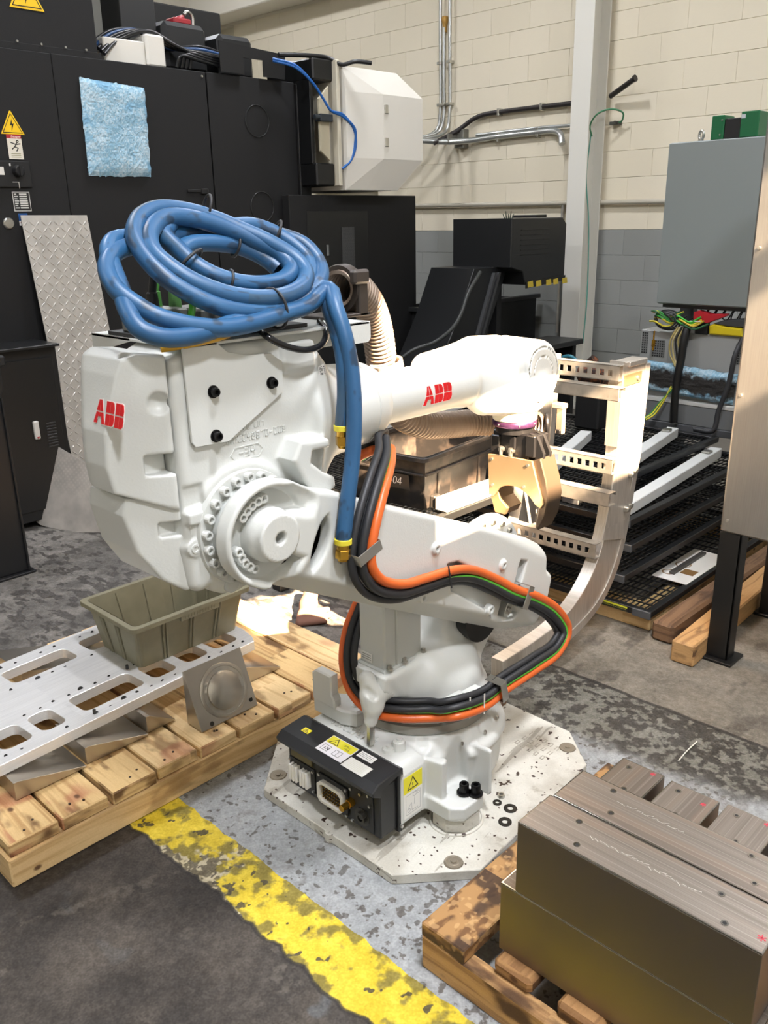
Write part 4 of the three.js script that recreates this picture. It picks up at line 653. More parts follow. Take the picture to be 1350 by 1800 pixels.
// brushed aluminium: fine lines along u
const brushed = (seed, base, amp, dir = 'u', lines = 0) => tex(512, 512, 0.5, 0.5, (u, v) => { const [a, b] = dir === 'u' ? [u, v] : [v, u]; const n = (vn(a * 14, b * 620, seed) - 0.5) * amp + (fbm(a * 5, b * 22, seed + 2, 3) - 0.5) * amp * 1.2; return [base[0] + n, base[1] + n, base[2] + n]; });
const aluBright = std(0xffffff, 0.34, 0.5, { map: brushed(301, [232, 232, 231], 14) });
const aluDull = std(0xb4aea4, 0.32, 0.92);
{
  // milled lattice frame lying on wedges, turned a little against the pallet
  const t = thing('aluminium_frame', [0.95, 0.185, -2.42], 'long milled aluminium frame plate with rounded windows on the left pallet', 'frame');
  t.rotation.y = 0.07; t.updateMatrix();
  const X0 = -0.62, X1 = 0.66, Z0 = 0.262, Z1 = -0.29;                    // local metres around the group
  const s = new THREE.Shape([[X0, Z0], [X1 - 0.02, Z0], [X1, Z0 - 0.03], [X1 + 0.02, Z0 - 0.1], [X1 + 0.02, Z1 + 0.1], [X1, Z1], [X0, Z1]].map(([x, z]) => new THREE.Vector2(x, z)));
  const win = (x0, z0, x1, z1, r) => s.holes.push(new THREE.Path(rrect(x0, z0, x1, z1, r).map(([x, z]) => new THREE.Vector2(x, z))));
  for (const [a, b] of [[-0.55, -0.3], [-0.235, -0.145], [-0.115, -0.04], [0.02, 0.235], [0.27, 0.36], [0.4, 0.49], [0.52, 0.62]]) win(a, 0.095, b, 0.205, 0.022);
  for (const [a, b] of [[-0.56, -0.42], [-0.38, -0.26], [-0.2, -0.11], [-0.03, 0.2], [0.25, 0.42], [0.46, 0.6]]) win(a, -0.225, b, -0.125, 0.022);
  const loc = (n, g, m) => { const q = shade(new THREE.Mesh(join(Array.isArray(g) ? g : [g]), m)); q.name = n; t.add(q); return q; };
  loc('plate', extrude(s, 'y', 0.0, 0.034, { bevel: 0.0015 }), aluBright);
  for (const [x, z0, z1] of [[-0.275, 0.205, 0.095], [-0.0, 0.205, 0.095], [-0.4, -0.125, -0.225], [-0.07, -0.125, -0.225]]) loc('cross_rib', box(x - 0.022, 0.0005, z1 - 0.003, x + 0.022, 0.022, z0 + 0.003, 0.002), aluBright);
  const holes = [], R = rng(15); for (let i = 0; i < 26; i++) for (const z of [0.232, 0.075, -0.1, -0.255]) if (R() < 0.8) { const x = X0 + 0.03 + i * 0.048 + R() * 0.01, r = R() < 0.2 ? 0.009 : 0.0048; holes.push(cyl([x, 0.033, z + (R() - 0.5) * 0.012], [x, 0.0344, z], r, r, 12)); }
  loc('drilled_holes', holes, std(0x2a2a2a, 0.5, 0.5)).userData.kind = 'stuff';
  for (const [x, z] of [[-0.42, 0.235], [-0.5, 0.08], [-0.33, 0.075], [-0.27, 0.08], [0.03, 0.235], [-0.56, -0.1], [-0.4, -0.26], [-0.1, -0.26], [0.25, 0.08]]) loc('pin', cyl([x, 0.034, z], [x, 0.049, z], 0.0055, 0.0048, 12, 0.001), blackSteel);
}
{
  // wedge blocks: the top slopes from the left down to a point at the right
  const wedge = (x0, x1, z0, z1, h, label) => single('wedge_block', extrude([[x0, 0.1275], [x1, 0.1275], [x1, 0.132], [x0 + 0.012, 0.1275 + h], [x0, 0.1275 + h]], 'z', z1, z0, { bevel: 0.001 }), aluDull, label, 'block', 'wedge blocks on the left pallet');
  wedge(0.7, 0.905, -2.088, -2.28, 0.055, 'steel wedge block at the pallet corner, under the near edge of the aluminium frame');
  wedge(0.912, 1.113, -2.098, -2.28, 0.055, 'steel wedge block between the corner wedge and the one behind the flange plate');
  wedge(1.118, 1.215, -2.11, -2.28, 0.055, 'steel wedge block half hidden behind the round flange plate');
  wedge(1.50, 1.65, -2.12, -2.3, 0.06, 'steel wedge block right of the round flange plate');
  wedge(0.98, 1.2, -2.66, -2.88, 0.057, 'steel wedge block under the far edge of the frame, left of the tote');
  wedge(1.22, 1.42, -2.5, -2.7, 0.055, 'steel wedge block under the frame below the grey tote');
  wedge(0.7, 0.9, -2.5, -2.7, 0.055, 'steel wedge block under the frame at the left picture edge');
  // flange plate: a wedge-shaped block with a turned boss on its sloping face
  const t = thing('flange_block', [1.34, 0.1268, -2.03], 'machined square block with a round turned boss leaning on the aluminium frame', 'block');
  const prof = [[-1.99, 0.1268], [-2.066, 0.1268], [-2.068, 0.305], [-2.062, 0.308]];
  part(t, 'plate', extrude(prof, 'x', 1.232, 1.447, { bevel: 0.001 }), aluDull);
  const fN = V3(0, 0.0722, 0.181).normalize(), O = V3(1.343, 0.215, -2.0265 + 0.0005), up = V3(0, fN.z, -fN.y), q = (u, v, w = 0) => [O.x + u + fN.x * w, O.y + up.y * v + fN.y * w, O.z + up.z * v + fN.z * w];
  part(t, 'turned_boss', lathe([[0, 0], [0.086, 0], [0.086, 0.004], [0.08, 0.006], [0.076, 0.006], [0.074, 0.004], [0.062, 0.004], [0.06, 0.009], [0.056, 0.011], [0, 0.0112]], q(0.004, -0.004, -0.001), [fN.x, fN.y, fN.z], 64), std(0xb9b4aa, 0.28, 0.9));
  for (const [u, v] of [[-0.083, 0.07], [0.083, 0.072], [0.085, -0.07], [-0.07, -0.085], [-0.03, 0.075], [0.035, 0.078]]) part(t, 'bolt_hole', cyl(q(u, v, -0.004), q(u, v, 0.0008), 0.0075, 0.0075, 16), std(0x24221f, 0.5, 0.4));
}
// ---------------------------------------------------------------- grey-green tote on the frame
{
  const t = thing('plastic_tote', [1.43, 0.22, -2.45], 'olive grey ribbed plastic tote standing on the aluminium frame', 'tote');
  const m = std(0xffffff, 0.55, 0, { map: tex(256, 256, 0.5, 0.5, (x, y) => { const n = fbm(x * 20, y * 20, 401, 3); const c = mix3([132, 128, 106], [112, 108, 88], n); return c; }) });
  const y0 = 0.22, y1 = 0.388, B = [1.235, -2.575, 1.625, -2.325], T = [1.212, -2.61, 1.648, -2.292];
  const loop = (q, r) => rrect(q[0], q[1], q[2], q[3], r, 4);
  const shell = (qa, qb, ya, yb, r, flip) => { const a = loop(qa, r), b = loop(qb, r), pos = []; for (let i = 0; i < a.length; i++) { const j = (i + 1) % a.length, A = [a[i][0], ya, a[i][1]], Bb = [a[j][0], ya, a[j][1]], C = [b[j][0], yb, b[j][1]], D = [b[i][0], yb, b[i][1]]; pos.push(...(flip ? [...A, ...Bb, ...C, ...A, ...C, ...D] : [...A, ...C, ...Bb, ...A, ...D, ...C])); } const g = new THREE.BufferGeometry(); g.setAttribute('position', new THREE.Float32BufferAttribute(pos, 3)); g.computeVertexNormals(); return g; };
  const ins = (q, d) => [q[0] + d, q[1] + d, q[2] - d, q[3] - d];
  part(t, 'shell', [shell(B, T, y0, y1, 0.018, false), shell(ins(B, 0.004), ins(T, 0.004), y0 + 0.004, y1, 0.015, true), extrude(loop(B, 0.018), 'y', y0, y0 + 0.004)], m);
  const out = loop(ins(T, -0.017), 0.02), inn = loop(ins(T, 0.003), 0.016);
  part(t, 'rim', [extrude(out, 'y', y1 - 0.012, y1, { holes: [inn], bevel: 0.0015 }), extrude(out, 'y', y1 - 0.016, y1 - 0.011, { holes: [loop(ins(T, -0.011), 0.02)] })], m);
  const rib = (n, axis, at, s) => { for (const f of at) { const lo = axis === 'x' ? [lerp(B[0], B[2], f), s > 0 ? B[3] : B[1]] : [s > 0 ? B[2] : B[0], lerp(B[1], B[3], f)], hi = axis === 'x' ? [lerp(T[0], T[2], f), s > 0 ? T[3] : T[1]] : [s > 0 ? T[2] : T[0], lerp(T[1], T[3], f)]; for (const w of [-0.006, 0.006]) { const o = axis === 'x' ? [w, s * 0.002] : [s * 0.002, w]; part(t, 'rib', cyl([lo[0] + o[0], y0 + 0.004, lo[1] + o[1]], [hi[0] + o[0], y1 - 0.01, hi[1] + o[1]], 0.0045, 0.0045, 8), m); const p2 = axis === 'x' ? [w * 0.5, -s * 0.006] : [-s * 0.006, w * 0.5]; if (w > 0) part(t, 'rib', cyl([lo[0] + p2[0], y0 + 0.004, lo[1] + p2[1]], [hi[0] + p2[0], y1 - 0.01, hi[1] + p2[1]], 0.004, 0.004, 8), m); } } };
  rib('rib', 'x', [0.25, 0.5, 0.75], 1); rib('rib', 'x', [0.25, 0.5, 0.75], -1); rib('rib', 'z', [0.3, 0.62], -1); rib('rib', 'z', [0.3, 0.62], 1);
  part(t, 'label_panel', [box(1.375, 0.352, -2.289, 1.53, 0.384, -2.278, 0.003)], m);
  const R = rng(6), st = []; for (let i = 0; i < 11; i++) { const x = 1.392 + i * 0.0115; st.push(box(x, 0.359, -2.2785, x + 0.002, 0.374, -2.2768, 0)); if (R() < 0.7) st.push(box(x, 0.372, -2.2785, x + 0.008, 0.374, -2.2768, 0)); if (R() < 0.6) st.push(box(x, 0.359, -2.2785, x + 0.008, 0.361, -2.2768, 0)); }
  part(t, 'moulded_marks', st, m, { kind: 'stuff' });
}
// ---------------------------------------------------------------- right pallet and the machined blocks on it
{
  const p = thing('wooden_pallet', [1.5, 0, -0.6], 'stained brown pallet stencilled ESS under the machined metal blocks', 'pallet');
  const xs = [1.128, 1.5, 1.87];
  for (const x of xs) partW(p, 'stringer', wood(box(x, 0, -1.005, x + 0.04, 0.088, 0.2, 0.003), 'z', Math.round(x * 50)), oldWood[0]);
  const R = rng(21);
  [[-1.006, -0.885, 0], [-0.83, -0.735, 1], [-0.675, -0.58, 1], [-0.52, -0.42, 0], [-0.36, -0.26, 1], [-0.2, -0.1, 0], [-0.04, 0.06, 1], [0.1, 0.2, 0]].forEach(([a, b, k], i) => partW(p, 'board', wood(box(i ? 1.152 + R() * 0.01 : 1.128, 0.0882, a, 1.93, 0.1245, b, i ? 0.012 : 0.003), 'x', 60 + i), i === 0 ? chipBoard : oldWood[k]));
    part(p, 'stencil', plate([1.1275, 0.018, -0.66], [0, 0, 0.36], [0, 0.066, 0], 0.0006).translate(0, 0, 0), std(0xffffff, 0.75, 0, { map: print(512, 96, (g, w, h) => { g.fillStyle = '#b08a58'; g.fillRect(0, 0, w, h); for (let i = 0; i < 500; i++) { g.fillStyle = i % 2 ? 'rgba(120,84,50,0.25)' : 'rgba(200,164,110,0.25)'; g.fillRect((i * 97) % w, (i * 53) % h, 60, 2); } g.fillStyle = '#2b2118'; g.font = 'bold 88px sans-serif'; g.fillText('ESS', 24, 80); }) }), { own: true });
  // milled tops with tool-path lines, near-mirror flanks
  const lines = (seed, axis) => tex(512, 512, axis === 'z' ? 0.25 : 0.16, axis === 'z' ? 0.56 : 0.56, (a, b) => {
    const u = axis === 'z' ? a : b; let n = (vn(u * 900, 1, seed) - 0.5) * 12 + (fbm(u * 80, b * 3, seed + 1, 3) - 0.5) * 22; let c = [140 + n, 132 + n, 124 + n];
    const w = fbm(u * 30, b * 1.2, seed + 4, 2); c = mix3(c, [150, 134, 120], sstep(0.5, 0.7, w) * 0.6); c = mix3(c, [122, 112, 104], sstep(0.6, 0.75, fbm(u * 60, b * 2, seed + 6, 2)) * 0.6);
    for (const [k, h] of [[0.012, 1], [0.03, 0.7], [0.041, 1], [0.058, 0.6], [0.074, 1], [0.09, 0.7], [0.102, 1], [0.117, 0.8]]) if (Math.abs(u % 0.13 + (u < 0 ? 0.13 : 0) - k - (seed % 3) * 0.002) < 0.0007) c = mix3(c, [164, 157, 149], h * 0.8); return c;
  }, { ox: axis === 'z' ? 1.18 : 1.43, oy: -0.86, wrap: false });
  const topA = std(0xffffff, 0.42, 1.0, { map: lines(501, 'z') }), topB = std(0xffffff, 0.42, 1.0, { map: lines(507, 'z') }), flank = std(0x857d75, 0.42, 1.0), small = std(0xffffff, 0.42, 1.0, { map: lines(511, 'x') });
  const holeMat = std(0xb4b2ae, 0.15, 1), holeDark = std(0x0c0c0c, 0.6);
  const hole = (t, x, y, z, r = 0.0066) => { const h = part(t, 'bolt_hole', lathe([[r * 0.5, -0.0006], [r * 0.55, 0.0003], [r * 0.97, 0.0011], [r, 0.0006], [r, 0]], [x, y, z], [0, 1, 0], 18), holeMat); part(h, 'thread', cyl([x, y - 0.001, z], [x, y + 0.0004, z], r * 0.56, r * 0.56, 14), holeDark); };
  const block = (x0, y0, z0, x1, y1, z1, mt, label, group) => {
    const t = thing('metal_block', [(x0 + x1) / 2, y0, (z0 + z1) / 2], label, 'block', group);
    part(t, 'body', box(x0, y0, z0, x1, y1 - 0.003, z1, 0.001), flank); part(t, 'chamfered_edge', box(x0, y1 - 0.0035, z0, x1, y1 - 0.0002, z1, 0.0028), holeMat);
    part(t, 'milled_top', box(x0 + 0.0028, y1 - 0.002, z0 + 0.0028, x1 - 0.0028, y1, z1 - 0.0028, 0.0003), mt, { label: 'milled top with tool marks' });
    return t;
  };
  const red = std(0xc23a4a, 0.5);
  const star = (t, x, y, z, s = 0.008) => part(t, 'red_mark', [0, 1, 2].map((i) => turned(box(x - s, y, z - 0.0011, x + s, y + 0.0006, z + 0.0011, 0), [0, 1, 0], i * 1.05 + 0.2, [x, y, z])), red);
  const scr = (t, x, y, z0, z1, seed) => { const R = rng(seed), g = []; for (let z = z0; z < z1; z += 0.011) { g.push(turned(box(x - 0.0005, y - 0.0004, z, x + 0.0005, y + 0.0003, z + 0.009 + R() * 0.006, 0), [0, 1, 0], (R() - 0.5) * 1.2, [x, y, z])); } part(t, 'scratched_writing', g, std(0xe6e2da, 0.3, 0.8), { kind: 'stuff' }); };
  const L = block(1.188, 0.1248, -0.838, 1.3, 0.2968, -0.31, topA, 'lower dark-sided metal block under the front milled block');
  const A = block(1.188, 0.297, -0.802, 1.302, 0.468, -0.323, topA, 'front milled metal block of the upper pair, dark polished side');
  const Bk = block(1.307, 0.297, -0.797, 1.421, 0.467, -0.318, topB, 'rear milled metal block of the upper pair with engraved writing');
  block(1.306, 0.1248, -0.82, 1.42, 0.2968, -0.3, topB, 'lower metal block under the rear milled block');
  for (const [t, xs2] of [[A, [1.208, 1.268]], [Bk, [1.334, 1.4]]]) for (const x of xs2) for (const z of [-0.70, -0.415]) hole(t, x + (z < -0.6 ? 0 : 0.002), t === A ? 0.468 : 0.467, z + (x > 1.25 && x < 1.3 || x > 1.38 ? -0.012 : 0.02));
  scr(A, 1.247, 0.468, -0.675, -0.46, 3); scr(Bk, 1.376, 0.467, -0.69, -0.55, 4);
  star(A, 1.22, 0.468, -0.337, 0.0075); star(A, 1.29, 0.468, -0.337, 0.007);
  // the row of small blocks behind
  [[-0.787, -0.685], [-0.669, -0.56], [-0.542, -0.435], [-0.42, -0.315]].forEach(([a, b], i) => {
    const t = block(1.43, 0.1248, a, 1.583, 0.42 + (i === 1 ? -0.004 : 0), b, small, ['small milled block at the far left of the rear row, lit warm, red star', 'second small milled block of the rear row, red star by its hole', 'third small milled block of the rear row behind the long blocks', 'small milled block at the right end of the rear row'][i]);
    const y = 0.42 + (i === 1 ? -0.004 : 0); hole(t, 1.557, y, a + 0.028); hole(t, 1.48, y, a + 0.058); star(t, i === 1 ? 1.55 : 1.57, y, b - 0.022, 0.006);
  });
}

// ================================================================ hoses and cables on the robot
const hoseA = [[0.999, 1.598, -1.547], [0.970, 1.580, -1.524], [0.976, 1.553, -1.492], [0.986, 1.528, -1.462], [1.012, 1.504, -1.433], [1.057, 1.487, -1.412], [1.113, 1.481, -1.403], [1.171, 1.488, -1.409], [1.205, 1.506, -1.427], [1.201, 1.534, -1.456], [1.162, 1.561, -1.484], [1.113, 1.587, -1.512], [1.053, 1.606, -1.532], [0.998, 1.612, -1.538], [0.955, 1.600, -1.524], [0.917, 1.573, -1.493], [0.908, 1.548, -1.465], [0.921, 1.522, -1.435], [0.948, 1.496, -1.406], [1.002, 1.470, -1.376], [1.071, 1.458, -1.362], [1.138, 1.460, -1.364], [1.196, 1.476, -1.380], [1.225, 1.499, -1.405], [1.220, 1.528, -1.436], [1.182, 1.560, -1.471], [1.142, 1.583, -1.502], [1.104, 1.603, -1.527], [1.054, 1.620, -1.548], [0.993, 1.627, -1.558], [0.939, 1.614, -1.546], [0.900, 1.583, -1.514], [0.891, 1.553, -1.483], [0.902, 1.510, -1.437], [0.933, 1.478, -1.405], [0.984, 1.448, -1.373], [1.055, 1.435, -1.361], [1.137, 1.436, -1.364], [1.227, 1.454, -1.387], [1.275, 1.465, -1.400], [1.244, 1.433, -1.360], [1.232, 1.390, -1.325], [1.230, 1.334, -1.305], [1.228, 1.257, -1.300], [1.218, 1.186, -1.300]];
const hoseB = [[1.192, 1.504, -1.453], [1.182, 1.522, -1.474], [1.165, 1.537, -1.491], [1.132, 1.552, -1.507], [1.091, 1.559, -1.514], [1.051, 1.561, -1.517], [1.015, 1.558, -1.513], [0.983, 1.542, -1.496], [0.991, 1.515, -1.465], [1.028, 1.482, -1.429], [1.085, 1.453, -1.397], [1.179, 1.459, -1.404], [1.260, 1.484, -1.432], [1.290, 1.521, -1.472], [1.280, 1.551, -1.505], [1.250, 1.577, -1.535], [1.207, 1.592, -1.552], [1.141, 1.590, -1.549], [1.080, 1.585, -1.565], [0.979, 1.577, -1.555], [0.905, 1.575, -1.550], [0.872, 1.571, -1.543], [0.845, 1.552, -1.520], [0.832, 1.523, -1.487], [0.820, 1.488, -1.445], [0.806, 1.456, -1.407], [0.805, 1.426, -1.372], [0.836, 1.409, -1.351], [0.898, 1.406, -1.346], [0.982, 1.417, -1.356], [1.094, 1.436, -1.375], [1.202, 1.456, -1.395], [1.278, 1.479, -1.419], [1.308, 1.514, -1.456], [1.297, 1.553, -1.496], [1.237, 1.578, -1.558], [1.075, 1.582, -1.558], [0.926, 1.564, -1.534], [0.853, 1.549, -1.514], [0.818, 1.524, -1.483], [0.808, 1.489, -1.439], [0.825, 1.463, -1.407], [0.847, 1.443, -1.381], [0.895, 1.425, -1.357], [0.958, 1.414, -1.341], [1.023, 1.416, -1.339], [1.098, 1.425, -1.345], [1.181, 1.436, -1.354], [1.249, 1.459, -1.376], [1.260, 1.463, -1.370], [1.237, 1.430, -1.330], [1.232, 1.375, -1.300], [1.233, 1.312, -1.285], [1.224, 1.226, -1.270], [1.208, 1.133, -1.262], [1.185, 1.039, -1.258], [1.168, 0.954, -1.258]];
const loom = [[1.426, 1.052, -1.470], [1.430, 1.079, -1.430], [1.424, 1.097, -1.385], [1.390, 1.081, -1.345], [1.309, 1.041, -1.290], [1.250, 0.982, -1.262], [1.223, 0.919, -1.255], [1.222, 0.873, -1.252], [1.256, 0.826, -1.252], [1.331, 0.790, -1.252], [1.425, 0.776, -1.256], [1.531, 0.761, -1.264], [1.649, 0.717, -1.285], [1.728, 0.671, -1.278], [1.799, 0.622, -1.262], [1.891, 0.572, -1.248], [1.969, 0.510, -1.235], [2.014, 0.435, -1.225], [1.967, 0.394, -1.222], [1.860, 0.380, -1.228], [1.735, 0.361, -1.245], [1.667, 0.345, -1.252], [1.556, 0.361, -1.262]];
const loom2 = [[1.529, 0.345, -1.319], [1.467, 0.345, -1.387], [1.441, 0.345, -1.458]];
const dust = [[1.401, 1.449, -1.500], [1.472, 1.447, -1.520], [1.539, 1.411, -1.545], [1.600, 1.353, -1.575], [1.637, 1.284, -1.595], [1.66, 1.221, -1.61], [1.698, 1.140, -1.625], [1.76, 1.07, -1.63], [1.855, 1.028, -1.63], [1.955, 1.01, -1.625], [2.07, 1.0, -1.60], [2.167, 0.989, -1.53], [2.173, 0.994, -1.450]];
const blackLoop = [[1.090, 1.396, -1.400], [1.067, 1.386, -1.345], [1.100, 1.366, -1.335], [1.159, 1.351, -1.335], [1.204, 1.357, -1.340], [1.235, 1.376, -1.360], [1.272, 1.392, -1.420]];
{
  const blue = std(0xffffff, 0.42, 0, { map: tex(512, 128, 1.0, 0.12, (u, v) => { const n = fbm(u * 9, v * 30, 601, 4); let c = mix3([34, 78, 118], [50, 98, 140], n); c = mix3(c, [72, 80, 88], sstep(0.52, 0.72, fbm(u * 3.4, v * 7, 603, 3)) * 0.85); c = mix3(c, [24, 30, 40], sstep(0.6, 0.75, fbm(u * 26, v * 40, 605, 3)) * 0.5); return c; }) });
  const uvTube = (pts, r, rad = 14) => { const c = curve(pts), L = c.getLength(), seg = Math.round(L / 0.012), g = new THREE.TubeGeometry(c, seg, r, rad); const u = g.attributes.uv; for (let i = 0; i < u.count; i++) u.setXY(i, u.getX(i) * L, u.getY(i) * 0.12); const a = [g]; return a[0].toNonIndexed(); };
  const end = (t, p, dir, r) => {
    const at = (h) => p.map((q, k) => q + dir[k] * h);
    part(t, 'yellow_band', cyl(at(-0.004), at(0.008), r * 1.12, r * 1.12, 20, 0.001), yellowTape);
    part(t, 'brass_coupling', [cyl(at(0.006), at(0.022), r * 0.8, r * 0.8, 20), cyl(at(0.02), at(0.04), r * 0.98, r * 0.98, 6, 0.001), cyl(at(0.038), at(0.046), r * 0.7, r * 0.62, 16)], brass);
  };
  const mk = (pts, r, label) => { const t = thing('blue_hose', pts[Math.round(pts.length / 2)], label, 'hose', undefined); part(t, 'hose', uvTube(pts, r), blue, { own: true }); return t; };
  const a = mk(hoseA, 0.0178, 'thick blue hose coiled on the tray, its brass end hanging higher'), b = mk(hoseB, 0.0172, 'thick blue hose in the coil whose brass end hangs lowest, by the lower arm');
  end(a, hoseA.at(-1), [-0.02, -1, 0.02], 0.0178); end(b, hoseB.at(-1), [-0.06, -1, 0], 0.0172);
  // black tie straps round the bundle
  const tie = (t, pts) => part(t, 'tie_strap', tube(pts, 0.0032, { closed: true, rad: 6, seg: 36 }), rubber);
  const loop = (c, n, r1, r2) => { const N = V3(...n).normalize(), A = V3(0, 1, 0).cross(N).normalize(), B = N.clone().cross(A); return Array.from({ length: 10 }, (_, i) => { const f = i / 10 * 2 * Math.PI, p = A.clone().multiplyScalar(r1 * Math.cos(f)).addScaledVector(B, r2 * Math.sin(f)); return [c[0] + p.x, c[1] + p.y, c[2] + p.z]; }); };
  tie(b, loop([1.105, 1.436, -1.365], [1, 0.18, -0.1], 0.034, 0.04)); tie(a, loop([1.09, 1.63, -1.545], [1, -0.3, 0.3], 0.024, 0.024)); tie(b, loop([1.128, 1.553, -1.508], [1, -0.35, 0.3], 0.022, 0.022)); tie(a, loop([0.985, 1.53, -1.465], [0.5, -0.8, 0.6], 0.04, 0.03)); tie(b, loop([1.256, 1.575, -1.533], [0.9, -0.5, 0.5], 0.036, 0.028)); tie(a, loop([1.04, 1.49, -1.42], [1, -0.3, 0.3], 0.02, 0.022));
}
// dress cables of the robot: orange power cable, black signal cables, green earth lead
{
  const path = [[1.50, 0.60, -1.548], [1.462, 0.53, -1.552], [1.438, 0.45, -1.545], [1.436, 0.38, -1.52], ...loom2.slice().reverse(), ...loom.slice().reverse()];
  const c = curve(path), off = (du, dv, ph = 0) => { const n = 110, o = []; for (let i = 0; i <= n; i++) { const t = i / n, p = c.getPointAt(t), d = c.getTangentAt(t), m = p.clone().sub(V3(A1[0], p.y, A1[1])).setY(0); m.normalize(); let out = V3(0, 0, 1).lerp(m, clamp(1.4 - t * 3.2)).normalize(); out.addScaledVector(d, -out.dot(d)).normalize(); const b = d.clone().cross(out).normalize(), w = 0.25 * Math.sin(t * 9 + ph); o.push([p.x + (b.x * du + out.x * dv) + b.x * w * 0.01, p.y + (b.y * du + out.y * dv) + b.y * w * 0.01, p.z + (b.z * du + out.z * dv) + b.z * w * 0.01]); } return o; };
  part(robot, 'orange_cable', tube(off(0.012, 0.011), 0.0118, { seg: 260, rad: 12 }), orangeHose);
  part(robot, 'black_cable', tube(off(-0.013, 0.009, 1), 0.0105, { seg: 260, rad: 10 }), rubber); part(robot, 'black_cable', tube(off(-0.003, -0.009, 2), 0.0105, { seg: 260, rad: 10 }), rubber);
  part(robot, 'black_cable', tube(off(-0.027, -0.004, 3), 0.0095, { seg: 260, rad: 10 }), rubber); part(robot, 'earth_lead', tube(off(-0.006, 0.014, 4), 0.0042, { seg: 260, rad: 8 }), greenYellow);
  const cl = (p, dir, w) => { const q = part(robot, 'cable_clamp', [box(p[0] - 0.004, p[1] - w, p[2] - 0.028, p[0] + 0.004, p[1] + w, p[2] + 0.028, 0.001)].map((g) => turned(g, [0, 0, 1], dir, p)), zinc); return q; };
  const clamp2 = (p, ang, w) => { const g = [box(p[0] - 0.013, p[1] - w, p[2] + 0.022, p[0] + 0.013, p[1] + w, p[2] + 0.0245, 0.0006), box(p[0] - 0.013, p[1] - w - 0.002, p[2] - 0.03, p[0] + 0.013, p[1] - w, p[2] + 0.0245, 0.0006), box(p[0] - 0.013, p[1] + w, p[2] - 0.03, p[0] + 0.013, p[1] + w + 0.002, p[2] + 0.0245, 0.0006), box(p[0] - 0.013, p[1] - w - 0.03, p[2] - 0.03, p[0] + 0.013, p[1] - w, p[2] - 0.027, 0.0006)].map((q) => turned(q, [0, 0, 1], ang, p)); const k = part(robot, 'cable_clamp', g, zinc); part(k, 'screw', turned(hexBolt([p[0], p[1] - w - 0.016, p[2] - 0.028], [0, 0, 1], 0.007, 0.01), [0, 0, 1], ang, p), zinc); };
  clamp2([1.223, 0.915, -1.255], -1.25, 0.034); clamp2([1.84, 0.597, -1.258], -0.5, 0.032); clamp2([1.715, 0.362, -1.24], 0.25, 0.03);
  const tie = (p, ang, m) => part(robot, 'cable_tie', turned(box(p[0] - 0.0022, p[1] - 0.034, p[2] + 0.02, p[0] + 0.0022, p[1] + 0.03, p[2] + 0.0225, 0.0006), [0, 0, 1], ang, p), m);
  tie([1.592, 0.36, -1.262], 0, white); tie([1.645, 0.352, -1.254], 0, white); tie([1.50, 0.77, -1.258], 0.2, rubber);
}
// grey corrugated dust hose with its clamp
{
  const t = thing('corrugated_hose', [1.6, 1.3, -1.56], 'bronze grey corrugated hose arching from the robot top down behind the forearm', 'hose');
  const c = curve(dust), L = c.getLength(), n = Math.round(L / 0.0027), rad = 20, fr = c.computeFrenetFrames(n, false), pos = [], idx = [];
  for (let i = 0; i <= n; i++) { const p = c.getPointAt(i / n), r = 0.0375 + 0.0046 * Math.cos(i / 5 * 2 * Math.PI); for (let k = 0; k < rad; k++) { const a = k / rad * 2 * Math.PI; pos.push(p.x + r * (fr.normals[i].x * Math.cos(a) + fr.binormals[i].x * Math.sin(a)), p.y + r * (fr.normals[i].y * Math.cos(a) + fr.binormals[i].y * Math.sin(a)), p.z + r * (fr.normals[i].z * Math.cos(a) + fr.binormals[i].z * Math.sin(a))); } }
  for (let i = 0; i < n; i++) for (let k = 0; k < rad; k++) { const a = i * rad + k, b = i * rad + (k + 1) % rad, d = a + rad, e = b + rad; idx.push(a, d, b, b, d, e); }
  const g = new THREE.BufferGeometry(); g.setAttribute('position', new THREE.Float32BufferAttribute(pos, 3)); g.setIndex(idx); g.computeVertexNormals();
  part(t, 'hose', g, std(0x8a7a6c, 0.38, 0.35));
  const dk = std(0x3a332e, 0.5, 0.2);
  part(t, 'clamp_ring', [lathe([[0.04, -0.016], [0.054, -0.016], [0.056, -0.012], [0.056, 0.012], [0.054, 0.016], [0.04, 0.016], [0.04, -0.016]], [1.43, 1.447, -1.51], [1, 0, -0.15], 40), box(1.405, 1.46, -1.465, 1.455, 1.492, -1.442, 0.006)], dk);
  part(t, 'clamp_bracket', [box(1.425, 1.387, -1.465, 1.455, 1.475, -1.45, 0.003), box(1.32, 1.3872, -1.54, 1.46, 1.395, -1.45, 0.002)], dk);
  part(t, 'hose_collar', lathe([[0.036, 0], [0.044, 0], [0.044, 0.02], [0.036, 0.02], [0.036, 0]], [1.645, 1.225, -1.575], [-0.25, 0.9, 0], 32), std(0xa89c90, 0.4, 0.4));
}
